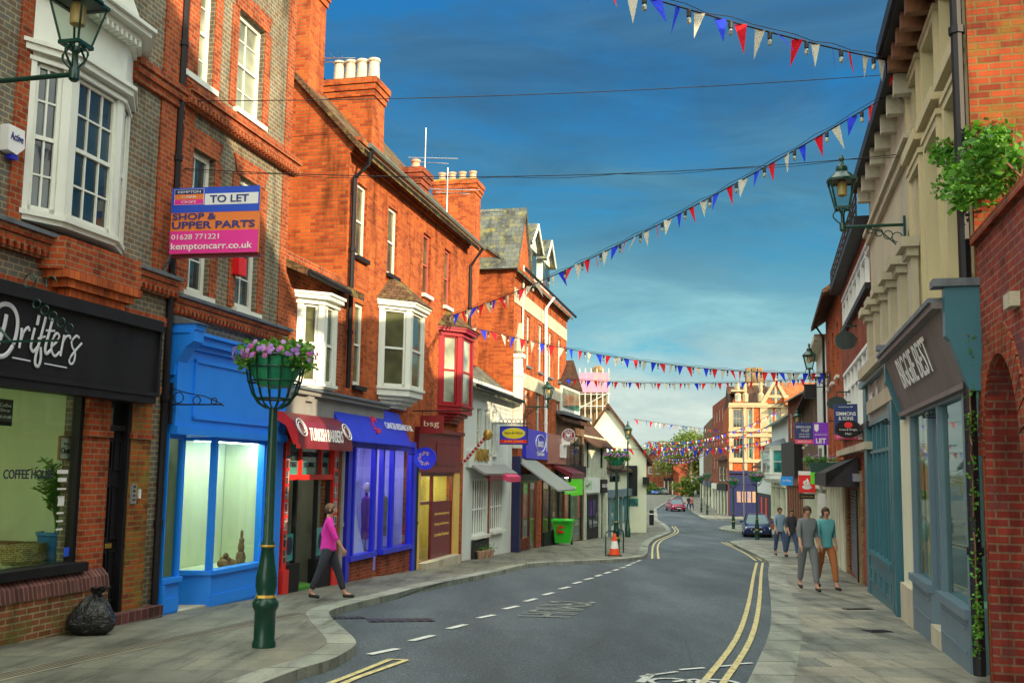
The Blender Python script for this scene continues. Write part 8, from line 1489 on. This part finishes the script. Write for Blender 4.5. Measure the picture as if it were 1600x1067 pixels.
# =================== BUNTING AND WIRES ===================
FR = paint('flag_red', (.75, .012, .03), .8, .1, 9); FB = paint('flag_blue', (.015, .05, .8), .8, .1, 9); FW = paint('flag_white', (.66, .64, .52), .8, .06, 1)
def flagmat():
    for m in (FR, FB, FW):
        t = m.node_tree; b = t.nodes['Principled BSDF']; tl = nd(t, 'ShaderNodeBsdfTranslucent'); t.links.new(b.inputs['Base Color'].links[0].from_socket, tl.inputs[0]); ms = nd(t, 'ShaderNodeMixShader'); ms.inputs[0].default_value = .4; t.links.new(b.outputs[0], ms.inputs[1]); t.links.new(tl.outputs[0], ms.inputs[2]); t.links.new(ms.outputs[0], t.nodes['Material Output'].inputs[0])
flagmat()
def bunting(label, P0, P1, sag, n, fl=.34, fw_=.2, bulbs=True, seed=1, r=.012, t0=0, t1=1, group='bunting across the street'):
    P0, P1 = Vector(P0), Vector(P1); rnd = random.Random(seed); d = P1-P0; F = Frame((P0.x, P0.y), (d.x, d.y)); T = Thing('bunting', label, 'bunting', F, 0, 0, P0.z, group); ln = Vector((d.x, d.y)).length
    pt = lambda t: Vector((ln*t, 0, P0.z+d.z*t-sag*4*t*(1-t)))
    m = MB(); m.tube([pt(k/40) for k in range(41)], r, 5); m.tube([pt(k/40)+Vector((0, 0, .02+.05*abs(math.sin(k*1.3)))) for k in range(41)], r*.5, 4); T.part('rope', m, BLACK)
    cols = (FB, FR, FW)
    for i in range(n):
        t = t0+(t1-t0)*(i+.5)/n; p = pt(t); tw = rnd.uniform(-.65, .65); u = Vector((math.cos(tw), math.sin(tw), 0))*fw_/2; dy = Vector((rnd.gauss(0, .045), rnd.gauss(0, .09), -fl*rnd.uniform(.9, 1.1))); slope = d.z/ln-sag*4*(1-2*t)/ln
        a = p-u+Vector((0, 0, -slope*fw_/2*math.cos(tw))); c = p+u+Vector((0, 0, slope*fw_/2*math.cos(tw))); bt = p+dy; md_ = (a+c)/2*.5+bt*.5+Vector((0, rnd.gauss(0, .02), 0)); ml = a*.5+bt*.5; mr = c*.5+bt*.5
        f = MB(); f.poly([a, c, mr, md_]); f.poly([a, md_, ml]); f.poly([ml, md_, bt]); f.poly([md_, mr, bt]); T.part('flag', f, cols[(i+seed) % 3] if rnd.random() > .12 else rnd.choice(cols))
    if bulbs:
        for i in range(n-1):
            if i % 2: continue
            t = t0+(t1-t0)*(i+1)/n; p = pt(t); m = MB(); m.lathe([(.02, 0), (.03, -.02), (.03, -.09), (.02, -.1)], p, 8); h = T.part('bulb_holder', m, RUB); m = MB(); m.lathe([(.018, -.1), (.03, -.13), (.025, -.17), (.01, -.185)], p, 8); T.part('bulb', m, P_PALE, h)
    return T
def sagto(P0, P1, px, py, F=None):
    """sag that makes the string pass the height seen at (px, py)"""
    P0, P1 = Vector(P0), Vector(P1); r_ = ray(px, py); d = P1-P0; den = d.x*r_.y-d.y*r_.x; t = -(P0.x*r_.y-P0.y*r_.x)/den; X_ = P0.x+d.x*t; k = X_/r_.x if abs(r_.x) > 1e-6 else (P0.y+d.y*t)/r_.y
    return (P0.z+d.z*t-r_.z*k)/(4*t*(1-t))
YR = lambda px: 2.16/((px-800)/1550-.2576)
R1_ = at(1436, 105, YR(1430)-.3); 
A0 = Vector((-6.6, 7.2, 0)); rr = ray(870, -18)                         # left end is out of the picture, up the street front
a_left = Vector((-6.3, 9.3, 5.9+.6))
def end_from(P1, px, py, xl):
    """far end of a string on the facade x = xl(y) such that the straight chord passes the seen point"""
    return None
bunting('bunting string nearest to the viewpoint, crossing the top right of the sky', (-7.2, 5.4, 5.9), R1_, sagto((-7.2, 5.4, 5.9), R1_, 1085, 18), 44, .34, .16, seed=1)
LL = at(684, 500, 28.6); bunting('long bunting string sweeping from the red oriel up to the stucco building', LL, R1_+Vector((0, 0, -.15)), sagto(LL, R1_+Vector((0, 0, -.15)), 1120, 303), 46, .32, .17, seed=0)
R3 = at(1302, 583, 33); bunting('bunting string from the red oriel across to the lantern on the rendered house', LL+Vector((0, 0, .05)), R3, sagto(LL, R3, 1000, 565), 44, .32, .19, seed=2)
L4 = at(884, 592, 44); R4 = at(1288, 590, 37.5); bunting('bunting string between the dormer house and the right side, just below the oriel string', L4, R4, sagto(L4, R4, 1080, 599), 34, .3, .18, seed=0)
L5 = at(990, 655, 68); R5 = at(1125, 672, 112); bunting('bunting string from the gable house dormer towards the dark brick building', L5, R5, sagto(L5, R5, 1060, 665), 26, .42, .3, False, seed=1)
L6 = at(940, 698, 60); R6 = at(1235, 690, 74); bunting('bunting string passing behind the far lamp post and in front of the ornate building', L6, R6, sagto(L6, R6, 1080, 704), 44, .4, .28, False, seed=2)
FARB = [(1008, 692, 78, 1225, 655, 92, 690), (1012, 690, 90, 1215, 642, 96, 683), (1005, 694, 100, 1225, 682, 95, 700), (1020, 700, 110, 1140, 672, 112, 697), (1024, 708, 128, 1118, 680, 125, 703), (1030, 712, 150, 1112, 698, 140, 716), (1026, 716, 160, 1112, 704, 150, 721)]
for i, (x0, y0, Y0, x1, y1, Y1, ym) in enumerate(FARB):
    a, b = at(x0, y0, Y0), at(x1, y1, Y1); bunting('one of the distant strings of small pennants massed in front of the trees', a, b, sagto(a, b, (x0+x1)/2, ym), 46, .32, .22, False, seed=i, r=.02, group='distant bunting before the trees')
def wire(label, P0, P1, sag, r=.007, extra=0):
    P0, P1 = Vector(P0), Vector(P1); d = P1-P0; F = Frame((P0.x, P0.y), (d.x, d.y)); ln = Vector((d.x, d.y)).length; T = Thing('wire', label, 'wire', F, 0, 0, P0.z); m = MB(); pt = lambda t: Vector((ln*t, 0, P0.z+d.z*t-sag*4*t*(1-t))); m.tube([pt(k/30) for k in range(31)], r, 5)
    if extra: m.tube([pt(k/30)+Vector((0, 0, -extra*abs(math.sin(k*.7)))) for k in range(31)], r*.6, 4)
    m.box(-.03, .03, -.05, .05, P0.z-.15, P0.z+.15); m.box(ln-.03, ln+.03, -.05, .05, P1.z-.15, P1.z+.15); T.one(m, BLACK)
wire('thin wire across the street just below the nearest bunting', at(262, 158, 14.7), at(1440, 113, 14.6), .12); wire('second thin wire across the street passing behind the pointed lantern', at(258, 262, 14.7), at(1441, 238, 14.6), .25, extra=.04)
# =================== TREES ===================
BARK = paint('bark', (.16, .12, .06), .9, .3, 4)
def tree(label, px, Y, pyt, rx, group='trees at the end of the street', seed=1, trunk=.35, n=2400, low=.35, lf=.55):
    g = gz(Y); p = at(px, 740, Y); H = at(px, pyt, Y).z-g; rnd = random.Random(seed); F = Frame((p.x, p.y), (1, 0)); T = Thing('tree', label, 'tree', F, 0, 0, g, group); m = MB(); m.tube([(0, 0, g-.2), (rnd.gauss(0, .2), 0, g+H*.4), (rnd.gauss(0, .4), 0, g+H*.85)], [trunk, trunk*.7, trunk*.2], 8); cl = []
    for k in range(9): a = rnd.uniform(0, 6.28); z = H*rnd.uniform(low, .9); q = rx*rnd.uniform(.4, .9)*(1-.4*z/H); e = (math.cos(a)*q, math.sin(a)*q, g+z+H*.08); m.tube([(0, 0, g+z-H*.08), e], [trunk*.3, trunk*.08], 5); cl.append(e)
    T.part('trunk', m, BARK, smooth=True)
    for k in range(20): z = H*(low+(1-low)*rnd.random()); q = rx*math.sqrt(max(.05, 1-((z/H-.62)/.42)**2))*rnd.random()**.5; a = rnd.uniform(0, 6.28); cl.append((math.cos(a)*q, math.sin(a)*q, g+z))
    m = MB(); leaves(m, cl, n, rx*.33, lf, rnd); T.part('crown', m, LEAFT)
for i, (px, Y, pt_, rx, n, lb) in enumerate(((1028, 255, 696, 6, 1900, 'tree at the left end of the far group, behind the mural house'), (1045, 225, 688, 7, 2300, 'tree second from the left in the far group'), (1062, 225, 694, 5, 1500, 'tall tree in the middle of the far group'), (1078, 205, 668, 7, 2800, 'tallest tree of the far group'), (1094, 210, 670, 7, 2800, 'tall tree at the right of the far group next to the brick houses'), (1112, 260, 680, 6, 1500, 'tree half hidden behind the narrow brown building'), (1078, 190, 738, 3.2, 900, 'low round green tree at the foot of the tall far trees'), (1017, 205, 745, 2.2, 500, 'small round bush before the mural house'))):
    tree(lb, px, Y, pt_+12, rx, seed=i+5, n=int(n*1.9), low=.38 if i < 6 else .2, trunk=.4 if i < 6 else .2)
for i, (px, Y, pt_) in enumerate(((950, 250, 735), (1150, 300, 728), (1250, 280, 720))): tree(('tree hidden behind the gable house', 'tree behind the ornate building', 'tree beyond the white house')[i], px, Y, pt_, 7, seed=30+i, n=400)
